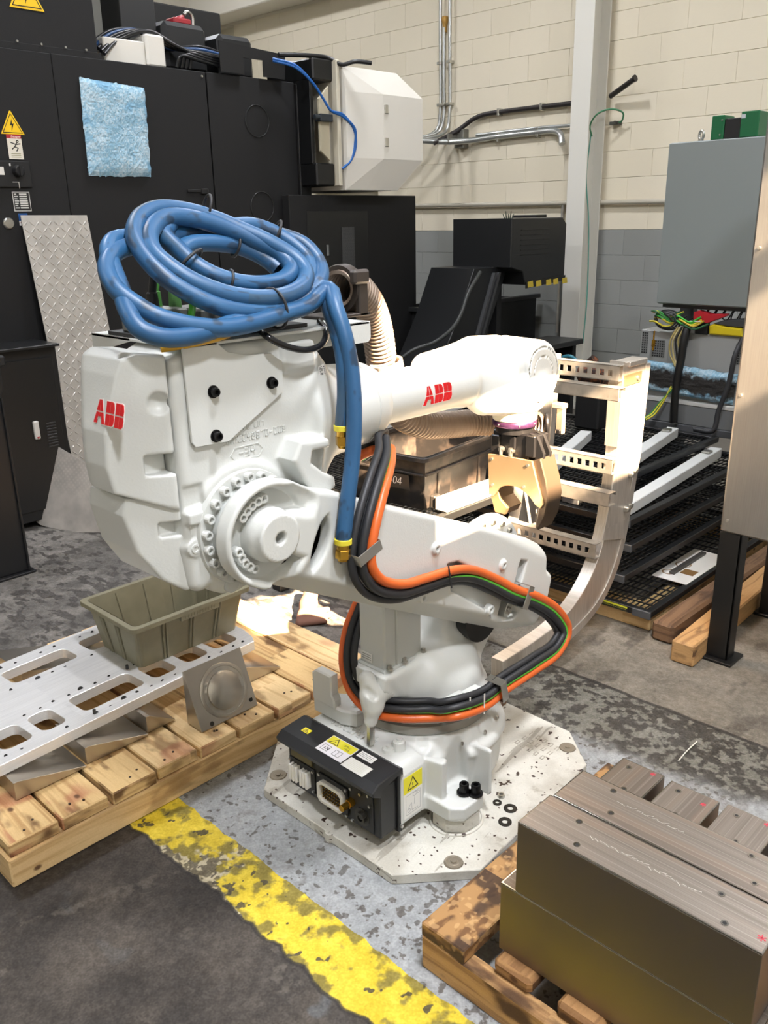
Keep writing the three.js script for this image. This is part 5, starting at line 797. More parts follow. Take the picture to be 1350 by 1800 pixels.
// fittings and leads on the tray
{
  const v = thing('valve_block', [0.98, 1.387, -1.52], 'grey metal valve block with fittings on the tray under the blue coil', 'valve');
  const gm = std(0x8b8b88, 0.4, 0.6);
  part(v, 'mounting_plate', box(0.89, 1.3875, -1.64, 1.22, 1.395, -1.40, 0.001), std(0x3e3f41, 0.5, 0.4));
  part(v, 'manifold', [box(0.90, 1.395, -1.60, 0.96, 1.445, -1.45, 0.003)], gm);
  part(v, 'manifold', [box(0.985, 1.395, -1.56, 1.16, 1.44, -1.44, 0.004)], gm);
  for (const [x, z, m] of [[0.915, -1.5, blackSteel], [0.94, -1.53, std(0x3f7d34, 0.5)], [0.965, -1.5, std(0x4d7a40, 0.5)]]) part(v, 'fitting', [cyl([x, 1.44, z], [x, 1.475, z], 0.013, 0.011, 16, 0.002), cyl([x, 1.47, z], [x + 0.01, 1.515, z], 0.008, 0.007, 12)], m);
  single('earth_wire', tube([[0.985, 1.49, -1.5], [0.965, 1.455, -1.44], [0.93, 1.415, -1.41], [0.91, 1.40, -1.40], [0.885, 1.392, -1.385], [0.862, 1.382, -1.40]], 0.0068, { rad: 10 }), std(0x4fae2c, 0.4), 'bright green wire crossing under the blue coil at the tray edge', 'wire');
  single('yellow_lead', tube([[0.995, 1.396, -1.375], [0.955, 1.394, -1.362], [0.905, 1.39, -1.362], [0.858, 1.383, -1.395]], 0.0075, { rad: 10 }), std(0xd9a92c, 0.45), 'yellow lead with a cut end at the rear edge of the tray', 'wire');
  single('black_air_line', tube(blackLoop, 0.0068, { rad: 12 }), std(0x141416, 0.25), 'glossy black air line looping below the tray edge', 'hose');
  single('black_wire', tube([[1.07, 1.5, -1.5], [1.02, 1.42, -1.42], [0.985, 1.41, -1.43], [0.96, 1.40, -1.44]], 0.004, { rad: 8 }), rubber, 'thin black wire beside the valve block', 'wire');
}

// ================================================================ black machine on the left
const black = std(0x0c0c0d, 0.6), blackGrain = std(0x0a0a0b, 0.75, 0, { bumpMap: tex(256, 256, 0.1, 0.1, (x, y) => 128 + 100 * (fbm(x * 300, y * 300, 701, 2) - 0.5), { srgb: false }), bumpScale: 0.0006 });
const steelGrey = std(0x8b8e90, 0.35, 0.8), whitePaint = std(0xdedbd2, 0.42);
const signMat = (w, h, draw) => std(0xffffff, 0.45, 0, { map: print(w, h, draw) });
const bolt = (g) => { g.lineWidth = 7; g.beginPath(); g.moveTo(66, 44); g.lineTo(56, 76); g.lineTo(70, 74); g.lineTo(60, 104); g.moveTo(60, 104); g.lineTo(74, 86); g.stroke(); };
const tri = (parent, x, y, z, s) => {
  part(parent, 'warning_sign', extrude([[x - s * 0.55, y], [x + s * 0.55, y], [x + s * 0.03, y + s * 0.98], [x - s * 0.03, y + s * 0.98]], 'z', z, z + 0.002, { bevel: 0.0004 }), std(0xf2c61a, 0.4), { label: 'yellow triangular warning sign' });
  const k = std(0x141414, 0.5), T = (f) => [[x - s * 0.47 * f, y + s * 0.055 + (1 - f) * 0.3 * s], [x + s * 0.47 * f, y + s * 0.055 + (1 - f) * 0.3 * s], [x, y + s * 0.9 - (1 - f) * 0.55 * s]];
  part(parent, 'sign_print', [extrude(T(1), 'z', z + 0.002, z + 0.0026, { holes: [T(0.9)] }), extrude([[x + s * 0.03, y + s * 0.66], [x - s * 0.09, y + s * 0.36], [x, y + s * 0.4], [x - s * 0.04, y + s * 0.14], [x + s * 0.1, y + s * 0.46], [x + s * 0.015, y + s * 0.43]], 'z', z + 0.002, z + 0.0026)], k);
};
{
  const Z = -4.8, m = thing('machine_tool', [2.9, 0, -5.4], 'tall black machine tool enclosure with warning signs at the left', 'machine');
  part(m, 'panel', box(1.2, 0.02, -6.6, 2.4675, 2.465, Z, 0.004), blackGrain); part(m, 'panel', box(2.4695, 0.02, -6.6, 3.452, 2.466, Z, 0.004), blackGrain); part(m, 'panel', box(3.461, 0.02, -6.6, 4.16, 2.468, Z, 0.004), blackGrain);
  part(m, 'upper_box', [box(1.2, 2.4895, -6.2, 2.765, 3.3, -4.83, 0.006), box(1.2, 2.466, -6.2, 2.775, 2.5, -4.815, 0.002)], blackGrain);
  for (const x of [2.3, 2.43, 2.565, 2.685]) part(m, 'screw', cyl([x, 2.505, -4.816], [x, 2.505, -4.81], 0.007, 0.006, 10), zinc);
  part(m, 'post', box(2.80, 2.47, -5.35, 3.0, 3.3, -5.15, 0.004), std(0x8a8a86, 0.45, 0.3)); part(m, 'post', box(3.06, 2.47, -5.35, 3.3, 3.3, -5.05, 0.004), std(0x2a2b2c, 0.5));
  tri(m, 2.385, 2.663, -4.829, 0.17); tri(m, 2.2, 2.056, Z, 0.115);
  part(m, 'caution_label', plate([2.162, 1.935, Z], [0.078, 0, 0], [0, 0.12, 0], 0.002), signMat(120, 190, (g, w, h) => { g.fillStyle = '#d9d4c6'; g.fillRect(0, 0, w, h); g.fillStyle = '#a8232a'; g.fillRect(0, 0, w, 30); g.fillStyle = '#f2e9e4'; g.font = 'italic bold 22px serif'; g.fillText('Danger', 34, 23); g.strokeStyle = '#111'; g.lineWidth = 8; g.lineCap = 'round'; g.beginPath(); g.arc(84, 52, 7, 0, 7); g.stroke(); g.beginPath(); g.moveTo(76, 64); g.lineTo(58, 94); g.lineTo(84, 104); g.lineTo(70, 126); g.moveTo(58, 94); g.lineTo(36, 112); g.moveTo(70, 76); g.lineTo(30, 62); g.moveTo(70, 76); g.lineTo(104, 70); g.stroke(); g.fillStyle = '#8c8a66'; for (let i = 0; i < 3; i++) g.fillRect(20, 146 + i * 13, 80, 5); }), { own: true });
  part(m, 'switch_panel', [box(2.02, 1.795, Z, 2.262, 1.925, Z + 0.012, 0.003), cyl([2.19, 1.875, Z + 0.01], [2.19, 1.875, Z + 0.05], 0.03, 0.026, 24, 0.004), box(2.185, 1.85, Z + 0.05, 2.197, 1.905, Z + 0.06, 0.002)], black);
  part(m, 'switch_mark', [box(2.15, 1.90, Z + 0.012, 2.158, 1.912, Z + 0.013, 0), box(2.155, 1.82, Z + 0.012, 2.19, 1.823, Z + 0.013, 0), box(2.187, 1.79, Z + 0.012, 2.19, 1.82, Z + 0.013, 0)], std(0xc8c8c4, 0.5));
  part(m, 'white_tag', box(2.04, 1.855, Z + 0.012, 2.118, 1.895, Z + 0.014, 0.0005), std(0xd8d6d0, 0.5));
  part(m, 'rating_plate', plate([2.148, 1.675, Z], [0.094, 0, 0], [0, 0.098, 0], 0.002), signMat(160, 170, (g, w, h) => { g.fillStyle = '#c9c9c6'; g.fillRect(0, 0, w, h); g.fillStyle = '#222'; g.fillRect(6, 6, w - 12, h - 12); g.fillStyle = '#d6d6d2'; for (let i = 0; i < 7; i++) { g.fillRect(14, 16 + i * 20, 22 + (i * 13) % 20, 9); g.fillRect(62, 14 + i * 20, 70 + (i * 17) % 16, 12); } }), { own: true });
  part(m, 'blue_label', plate([2.165, 1.602, Z], [0.05, 0, 0], [0, 0.062, 0], 0.002), signMat(80, 100, (g, w, h) => { g.fillStyle = '#1c4f8c'; g.fillRect(0, 0, w, 60); g.fillStyle = '#dcd8d4'; g.fillRect(0, 60, w, 40); g.fillStyle = '#a33'; g.fillRect(10, 74, 60, 5); }), { own: true });
  part(m, 'round_lock', [lathe([[0, 0], [0.03, 0], [0.03, 0.006], [0.024, 0.014], [0, 0.016]], [2.105, 1.614, Z], [0, 0, 1], 28)], zinc);
  part(m, 'door_handle', [box(3.25, 1.778, Z, 3.38, 1.796, Z + 0.008, 0.003), box(3.35, 1.768, Z, 3.4, 1.8, Z + 0.016, 0.005)], black);
  for (const y of [2.214, 1.69]) part(m, 'knockout', [new THREE.TorusGeometry(0.095, 0.004, 8, 40).translate(3.83, y, Z + 0.001)], std(0x1b1c1d, 0.3));
  part(m, 'bracket_plate', extrude([[3.55, 2.475], [3.73, 2.475], [3.73, 2.57], [3.885, 2.57], [3.885, 2.475], [4.06, 2.475], [4.072, 2.62], [3.55, 2.645]], 'z', -4.78, -4.772), black);
  part(m, 'corner_screw', cyl([3.425, 2.44, Z], [3.425, 2.44, Z + 0.006], 0.008, 0.006, 12), zinc);
  // equipment on the roof
  const w = part(m, 'white_casing', [box(2.83, 2.47, -5.25, 3.1, 2.6, -4.88, 0.006), box(3.1, 2.472, -5.2, 3.228, 2.645, -4.865, 0.012)], whitePaint);
  part(w, 'knob', cyl([3.15, 2.64, -4.95], [3.15, 2.665, -4.95], 0.01), white);
  part(m, 'motor_cover', box(3.3, 2.48, -5.3, 3.62, 2.76, -4.98, 0.03), std(0x1e1f20, 0.5));
  part(m, 'motor_cover', box(3.72, 2.48, -5.3, 4.0, 2.74, -5.0, 0.03), std(0x151617, 0.5));
  part(m, 'red_valve', [box(3.43, 2.765, -5.15, 3.56, 2.8, -5.05, 0.008), cyl([3.48, 2.79, -5.1], [3.53, 2.81, -5.1], 0.02)], std(0x9c2c33, 0.4));
  part(m, 'valve_pipe', tube([[3.6, 2.765, -5.1], [3.6, 2.83, -5.1], [3.57, 2.85, -5.1], [3.54, 2.83, -5.1]], 0.01), zinc);
  part(m, 'back_cover', box(3.3, 2.48, -6.2, 4.05, 2.95, -5.4, 0.01), std(0x131415, 0.5));
  for (let i = 0; i < 5; i++) part(m, 'cable', tube([[2.8, 2.50 + i * 0.018, -4.83 - i * 0.03], [2.95, 2.60 + i * 0.014, -4.9 - i * 0.02], [3.15, 2.665 + i * 0.004, -4.9 - i * 0.03], [3.3, 2.60, -4.86 - i * 0.03], [3.5, 2.545 + i * 0.02, -4.84 - i * 0.02], [3.75, 2.545 + i * 0.012, -4.84 - i * 0.02]], 0.011, { rad: 6 }), i === 3 ? std(0x31507c, 0.4) : std(0x1a1b1d, 0.35));
  for (let i = 0; i < 4; i++) part(m, 'cable', tube([[3.28 + i * 0.03, 2.48, -4.84], [3.3 + i * 0.03, 2.54 + i * 0.008, -4.82], [3.4 + i * 0.03, 2.53 + i * 0.01, -4.81], [3.7, 2.5 + i * 0.014, -4.83]], 0.011, { rad: 6 }), std(0x1a1b1d, 0.3));
  // tool-changer frame at the right end
  part(m, 'column_cover', box(4.162, 0.02, -6.2, 4.26, 2.46, -4.78, 0.004), black);
  part(m, 'frame_casting', [box(4.17, 2.47, -5.1, 4.36, 2.6, -4.62, 0.01), box(4.17, 1.82, -5.1, 4.34, 1.965, -4.62, 0.01), box(4.17, 1.96, -5.1, 4.2, 2.48, -4.66, 0.004)], std(0x0d0e0f, 0.4));
  part(m, 'side_plate', box(4.34, 1.82, -5.1, 4.372, 2.6, -4.58, 0.004), std(0xc9c3b0, 0.5));
  part(m, 'inner_plate', extrude([[4.3, 2.44], [4.215, 2.36], [4.215, 2.04], [4.3, 1.98]], 'z', -4.64, -4.62, { bevel: 0.002 }), std(0xbcb49c, 0.55));
  part(m, 'valve_body', [box(4.19, 2.22, -4.64, 4.30, 2.265, -4.58, 0.004), cyl([4.15, 2.245, -4.6], [4.2, 2.245, -4.6], 0.014)], std(0x3a4148, 0.35, 0.5));
  part(m, 'black_bracket', extrude([[4.395, 2.47], [4.48, 2.462], [4.5, 2.42], [4.48, 2.385], [4.395, 2.385]], 'z', -4.6, -4.56, { bevel: 0.003 }), black);
  for (const k of [0, 0.012]) part(m, 'blue_air_line', tube([[3.905, 2.573 - k, -4.7], [4.02, 2.537 - k, -4.62], [4.129, 2.44, -4.58], [4.212, 2.347, -4.57], [4.261, 2.285, -4.56], [4.36, 2.266 - k, -4.55], [4.45, 2.18, -4.54 + k], [4.466 - k, 2.08, -4.54], [4.42, 1.98, -4.55], [4.36, 1.93, -4.57]], 0.0085, { rad: 8 }), std(0x1c5da8, 0.35));
  part(m, 'cable', tube([[3.955, 2.60, -4.7], [4.199, 2.615, -4.66], [4.331, 2.612, -4.64], [4.376, 2.568, -4.56], [4.439, 2.585, -4.5], [4.54, 2.58, -4.45]], 0.014, { rad: 8 }), std(0x1a1a1b, 0.4));
  // white faceted tool magazine cover behind the frame
  const pts = []; for (const [y, d] of [[2.565, 1], [2.41, 0], [2.0, 0], [1.795, 1]]) { const k = d ? 0.12 : 0; pts.push([4.39, y, -4.55 - k * 0.2], [4.70 - k, y, -4.5 - k * 0.55], [5.11 - k * 1.7, y, -4.5 - k * 0.55], [4.39, y, -5.2], [5.11 - k * 1.7, y, -5.2]); }
  const cov = part(m, 'magazine_cover', hull(pts), whitePaint, { label: 'white faceted cover' });
  for (const y of [2.318, 2.108]) part(cov, 'hinge', box(4.71, y - 0.028, -4.502, 4.745, y + 0.028, -4.492, 0.002), zinc);
}
{
  const Z = -4.7, c = thing('coolant_cabinet', [4.75, 0, -5], 'low black cabinet with a mesh strip beside the machine tool', 'cabinet');
  part(c, 'body', [box(4.27, 0.05, -5.3, 5.255, 1.765, Z, 0.005), box(3.98, 0.05, -4.77, 4.272, 1.765, Z, 0.003)], blackGrain);
  part(c, 'door', box(4.13, 0.2, Z, 4.72, 1.66, Z + 0.006, 0.002), std(0x121314, 0.45));
  part(c, 'mesh_strip', box(4.45, 1.2, Z + 0.006, 4.575, 1.55, Z + 0.01, 0.002), std(0xffffff, 0.5, 0.2, { map: tex(128, 256, 0.08, 0.16, (x, y) => { const a = Math.sin(x * 800) * Math.sin(y * 700); return a > 0.1 ? [96, 98, 100] : [34, 35, 36]; }) }));
  part(c, 'latch', box(4.295, 1.36, Z + 0.006, 4.315, 1.435, Z + 0.016, 0.003), steelGrey);
  for (const x of [4.35, 5.2]) part(c, 'foot', box(x - 0.04, 0, -5.2, x + 0.04, 0.052, -4.8, 0.002), black);
}
// shop-made filter mat held on the machine
const fleece = (seed, dirt) => std(0xffffff, 0.95, 0, { map: tex(512, 512, 0.5, 0.5, (x, y) => { const n = fbm(x * 26 + fbm(x * 60, y * 60, seed, 2) * 1.6, y * 20, seed + 1, 4), f = fbm(x * 160, y * 120, seed + 2, 2); let c = mix3([132, 174, 198], [186, 208, 220], sstep(0.3, 0.75, n * 0.5 + f * 0.5)); c = mix3(c, [104, 154, 188], sstep(0.55, 0.68, fbm(x * 7, y * 9, seed + 4, 3)) * 0.6); if (dirt) { const d = sstep(0.035, 0.06, Math.abs(y - dirt) + (fbm(x * 40, y * 40, seed + 6, 3) - 0.5) * 0.05); c = mix3([48, 46, 44], c, d); } return c; }), bumpMap: tex(256, 256, 0.25, 0.25, (x, y) => 255 * fbm(x * 90, y * 90, seed + 8, 3), { srgb: false }), bumpScale: 0.005 });
function mat(quad, t, seed, push) {     // soft pad: quad corners [tl, tr, br, bl], a ragged grid with depth
  const n = 22, R = rng(seed), [a, b, c, d] = quad.map((p) => V3(...p)), N = b.clone().sub(a).cross(d.clone().sub(a)).normalize(); if (N.dot(V3(...push)) < 0) N.negate();
  const P = [], at = (i, j) => { const u = i / n, v = j / n, p = a.clone().lerp(b, u).lerp(d.clone().lerp(c, u), v), e = Math.min(u, v, 1 - u, 1 - v); const rag = e === 0 ? (R() - 0.5) * 0.012 : 0, th = t * Math.sqrt(clamp(e * 9)) * (0.75 + 0.5 * fbm(u * 9, v * 9, seed, 3)); return p.addScaledVector(N, 0.002 + th).add(V3(rag, rag, 0)); };
  for (let j = 0; j <= n; j++) for (let i = 0; i <= n; i++) P.push(at(i, j));
  const base = P.map((p, k) => { const i = k % (n + 1), j = (k / (n + 1)) | 0, u = i / n, v = j / n; return a.clone().lerp(b, u).lerp(d.clone().lerp(c, u), v).addScaledVector(N, 0.0015); });
  const pos = [], uv = [], L = a.distanceTo(b), H = a.distanceTo(d), put = (A, k) => { pos.push(A[k].x, A[k].y, A[k].z); uv.push((k % (n + 1)) / n * L, ((k / (n + 1)) | 0) / n * H); };
  for (let j = 0; j < n; j++) for (let i = 0; i < n; i++) { const k = j * (n + 1) + i; for (const q of [k, k + n + 1, k + 1, k + 1, k + n + 1, k + n + 2]) put(P, q); for (const q of [k, k + 1, k + n + 1, k + 1, k + n + 2, k + n + 1]) put(base, q); }
  const g = new THREE.BufferGeometry(); g.setAttribute('position', new THREE.Float32BufferAttribute(pos, 3)); g.setAttribute('uv', new THREE.Float32BufferAttribute(uv, 2)); g.computeVertexNormals(); return g;
}
single('filter_mat', mat([[2.612, 2.362, -4.796], [3.012, 2.342, -4.796], [3.0, 1.863, -4.796], [2.6, 1.861, -4.796]], 0.022, 711, [0, 0, 1]), fleece(720, 0), 'pale blue fleece filter mat stuck on the black machine panel', 'mat', undefined, undefined, true);
// diamond plate leaning on the machine, and the curved sheet in front of it
{
  const dm = std(0xffffff, 0.4, 0.35, { map: tex(256, 512, 0.4, 1.2, (x, y) => { const n = fbm(x * 20, y * 12, 731, 4); return mix3([158, 154, 147], [194, 190, 183], n); }) });
  const t = thing('diamond_plate', [2.36, 0, -4.6], 'tall silver diamond tread plate leaning against the black machine', 'plate');
  const g = planarUV(extrude([[2.16, 0], [2.545, 0], [2.548, 1.672], [2.165, 1.675]], 'z', -0.004, 0.001)); g.translate(0, 0, 0); g.applyMatrix4(new THREE.Matrix4().makeRotationX(-0.165)); g.translate(0, 0.002, -4.5);
  part(t, 'sheet', g, dm, { own: true });
  // raised lugs, large enough to see on the upper part
  const lug = hull([[-0.02, 0, 0], [0.02, 0, 0], [0, 0.0055, 0], [0, -0.0055, 0], [-0.008, 0, 0.0034], [0.008, 0, 0.0034]]), inst = [];
  for (let j = 0; j < 46; j++) for (let i = 0; i < 11; i++) { const q = planarUV(lug.clone()); q.rotateZ(((i + j) & 1) ? 0.785 : -0.785); q.translate(2.182 + i * 0.0345, 0.02 + j * 0.0358, 0.001); inst.push(q); }
  const lg = mergeGeometries(inst); lg.applyMatrix4(new THREE.Matrix4().makeRotationX(-0.165)); lg.translate(0, 0.002, -4.5);
  part(t, 'raised_lugs', lg, dm, { kind: 'stuff' });
}
{
  const map = tex(256, 256, 0.6, 0.6, (x, y) => { const n2 = fbm(x * 12, y * 12, 741, 4), g = (Math.sin(x * 220) * Math.sin(y * 220) > 0.4 ? 10 : 0) * sstep(0.15, 0.3, y); const v = 150 + n2 * 60 + g; return [v, v * 0.97, v * 0.93]; });
  const s = new THREE.Shape(); s.moveTo(-0.1, 0.275); s.lineTo(0.055, 0.48); s.lineTo(0.26, 0.40); s.lineTo(0.39, 0.347); s.quadraticCurveTo(0.46, 0.17, 0.555, 0.03); s.quadraticCurveTo(0.3, -0.03, 0.05, 0.008); s.lineTo(-0.03, 0.05); s.lineTo(-0.055, 0.166); s.closePath();
  const g = planarUV(new THREE.ExtrudeGeometry(s, { depth: 0.004, bevelEnabled: false, curveSegments: 10 }));
  g.applyMatrix4(new THREE.Matrix4().makeBasis(V3(0.398, 0, 0.917), V3(0.299, 0.946, -0.13), V3(-0.867, 0.325, 0.377)).setPosition(1.90, 0.004, -4.60));
  single('curved_sheet', g, std(0xffffff, 0.42, 0.35, { map }), 'round-edged scrap of light tread sheet leaning at the foot of the diamond plate', 'sheet', undefined, undefined, true);
}
{
  const c = thing('black_cabinet', [1.9, 0, -4.85], 'small black cabinet with a vent and white latch behind the tread plate', 'cabinet');
  part(c, 'body', box(1.3, 0.04, -4.795, 2.15, 0.985, -4.55, 0.004), std(0x101112, 0.5)); part(c, 'top', box(1.3, 0.985, -4.795, 2.152, 1.0, -4.5, 0.003), std(0x1a1b1c, 0.35));
  part(c, 'door', box(1.75, 0.1, -4.55, 2.12, 0.93, -4.54, 0.003), std(0x151617, 0.4));
  part(c, 'latch', box(1.955, 0.5, -4.54, 1.985, 0.60, -4.52, 0.006), std(0xc9c6c0, 0.4)); part(c, 'latch_mark', extrude([[1.962, 0.515], [1.978, 0.515], [1.97, 0.502]], 'z', -4.52, -4.518), std(0xa02020, 0.5));
  for (let i = 0; i < 9; i++) part(c, 'vent_slot', box(2.03, 0.44 + i * 0.016, -4.542, 2.085, 0.448 + i * 0.016, -4.536, 0.001), std(0x2c2d2e, 0.4));
  for (const x of [1.4, 2.1]) part(c, 'foot', box(x - 0.03, 0, -4.78, x + 0.03, 0.04, -4.58, 0.002), black);
  const d = thing('steel_post', [1.55, 0, -3.96], 'black steel post with a foot plate at the left picture edge', 'post');
  part(d, 'post', [extrude([[1.40, 0.012], [1.585, 0.012], [1.585, 0.87], [1.6, 0.9], [1.6, 1.03], [1.57, 1.06], [1.40, 1.06]], 'z', -4.02, -3.96, { bevel: 0.003 }), box(1.575, 0.012, -4.06, 1.585, 0.86, -3.945, 0.002)], std(0x191a1c, 0.4));
  part(d, 'cap', box(1.4, 1.0, -4.03, 1.62, 1.05, -3.935, 0.008), std(0x202123, 0.35)); part(d, 'foot_plate', box(1.38, 0, -4.08, 1.605, 0.012, -3.93, 0.002), std(0x191a1c, 0.4));
}

// ================================================================ bent aluminium ladder frame in front of the fence panels
{
  const alu = std(0xffffff, 0.36, 0.75, { map: brushed(801, [204, 198, 190], 24, 'v') }), galv = std(0xffffff, 0.42, 0.8, { map: tex(256, 256, 0.3, 0.3, (x, y) => { const n = fbm(x * 30, y * 30, 803, 4); return mix3([156, 152, 144], [206, 200, 190], n); }) });
  const t = thing('ladder_frame', [2.75, 0, -1.7], 'bent aluminium ladder frame with perforated rungs standing behind the robot', 'frame');
  const inner = [[2.772, 1.106], [2.771, 0.77], [2.752, 0.6], [2.715, 0.45], [2.64, 0.33], [2.54, 0.255], [2.42, 0.215], [2.27, 0.2], [2.1, 0.195]], outer = [[2.1, 0.105], [2.25, 0.10], [2.42, 0.105], [2.58, 0.132], [2.70, 0.175], [2.79, 0.245], [2.86, 0.36], [2.91, 0.56], [2.945, 0.735], [2.965, 1.08]];
  const sm = (pts) => new THREE.CatmullRomCurve3(pts.map(([x, y]) => V3(x, y, 0)), false, 'centripetal').getPoints(40).map((p) => [p.x, p.y]);
  const inS = [inner[0], ...sm(inner.slice(1))], outS = [...sm(outer.slice(0, -1)), outer.at(-1)], prof = [...inS, ...outS];
  const lip = outS.map(([x, y], i) => { const [a, b] = [outS[Math.max(0, i - 1)], outS[Math.min(outS.length - 1, i + 1)]], dx = b[0] - a[0], dy = b[1] - a[1], l = Math.hypot(dx, dy); return [x - dy / l * 0.035, y + dx / l * 0.035]; });
  for (const z of [-1.5, -1.885]) {
    const r = part(t, 'rail', extrude(prof, 'z', z - 0.05, z, { bevel: 0.002 }), alu);
    part(r, 'rail_lip', extrude([...outS, ...lip.slice().reverse()], 'z', z, z + 0.004, { bevel: 0.001 }), alu);
    part(r, 'rail_edge', extrude([[2.762, 1.11], [2.762, 0.8], [2.774, 0.8], [2.774, 1.11]], 'z', z - 0.05, z + 0.004, { bevel: 0.001 }), alu);
  }
  part(t, 'end_cap', [box(2.80, 1.085, -1.555, 2.93, 1.105, -1.49, 0.003)], alu);
  part(t, 'copper_tab', box(2.775, 1.02, -1.5, 2.90, 1.06, -1.494, 0.001), std(0xb98a68, 0.4, 0.8), { label: 'copper coloured tab' });
  part(t, 'tab_bolt', hexBolt([2.87, 1.038, -1.494], [0, 0, 1], 0.008, 0.007), zinc);
  part(t, 'splice_plate', extrude([[2.755, 0.745], [2.885, 0.735], [2.885, 0.71], [2.86, 0.42], [2.69, 0.46], [2.73, 0.6]], 'z', -1.5, -1.492, { bevel: 0.001 }), alu);
  for (const [x, y] of [[2.86, 0.678], [2.845, 0.545]]) part(t, 'splice_bolt', [cyl([x, y, -1.494], [x, y, -1.474], 0.014, 0.011, 16, 0.003), cyl([x + 0.045, y, -1.5], [x + 0.045, y, -1.486], 0.009)], zinc);
  // perforated strut rungs and plain channels
  const strut = (x, y0, y1) => { const holes = [], n = 11; for (let i = 0; i < n; i++) { const z = -1.86 + i * 0.0335, h = (y1 - y0) * 0.2; holes.push([[z - 0.009, (y0 + y1) / 2 - h], [z + 0.009, (y0 + y1) / 2 - h], [z + 0.009, (y0 + y1) / 2 + h], [z - 0.009, (y0 + y1) / 2 + h]]); } part(t, 'perforated_rung', [extrude([[-1.895, y0], [-1.49, y0], [-1.49, y1], [-1.895, y1]], 'x', x, x + 0.003, { holes }), box(x, y1 - 0.003, -1.895, x + 0.04, y1, -1.49, 0.001), box(x, y0, -1.895, x + 0.04, y0 + 0.003, -1.49, 0.001)], galv); };
  strut(2.725, 1.045, 1.1); strut(2.72, 0.705, 0.762); strut(2.64, 0.40, 0.458);
  const chan = (x, y0, y1, z1) => part(t, 'channel_rung', [box(x, y0, -1.9, x + 0.0025, y1, z1, 0.0006), box(x, y1 - 0.0025, -1.9, x + 0.05, y1, z1, 0.0006), box(x, y0, -1.9, x + 0.05, y0 + 0.0025, z1, 0.0006), box(x + 0.0475, y1 - 0.014, -1.9, x + 0.05, y1, z1, 0.0006)], galv);
  chan(2.68, 0.985, 1.03, -1.462); chan(2.67, 0.6, 0.65, -1.466);
  single('timber_block', wood(box(2.02, 0.0302, -1.57, 2.115, 0.1045, -1.49, 0.003), 'x', 90), oldWood[2], 'wood block on the floor plate under the foot of the bent aluminium frame', 'block', undefined, undefined, true);
}
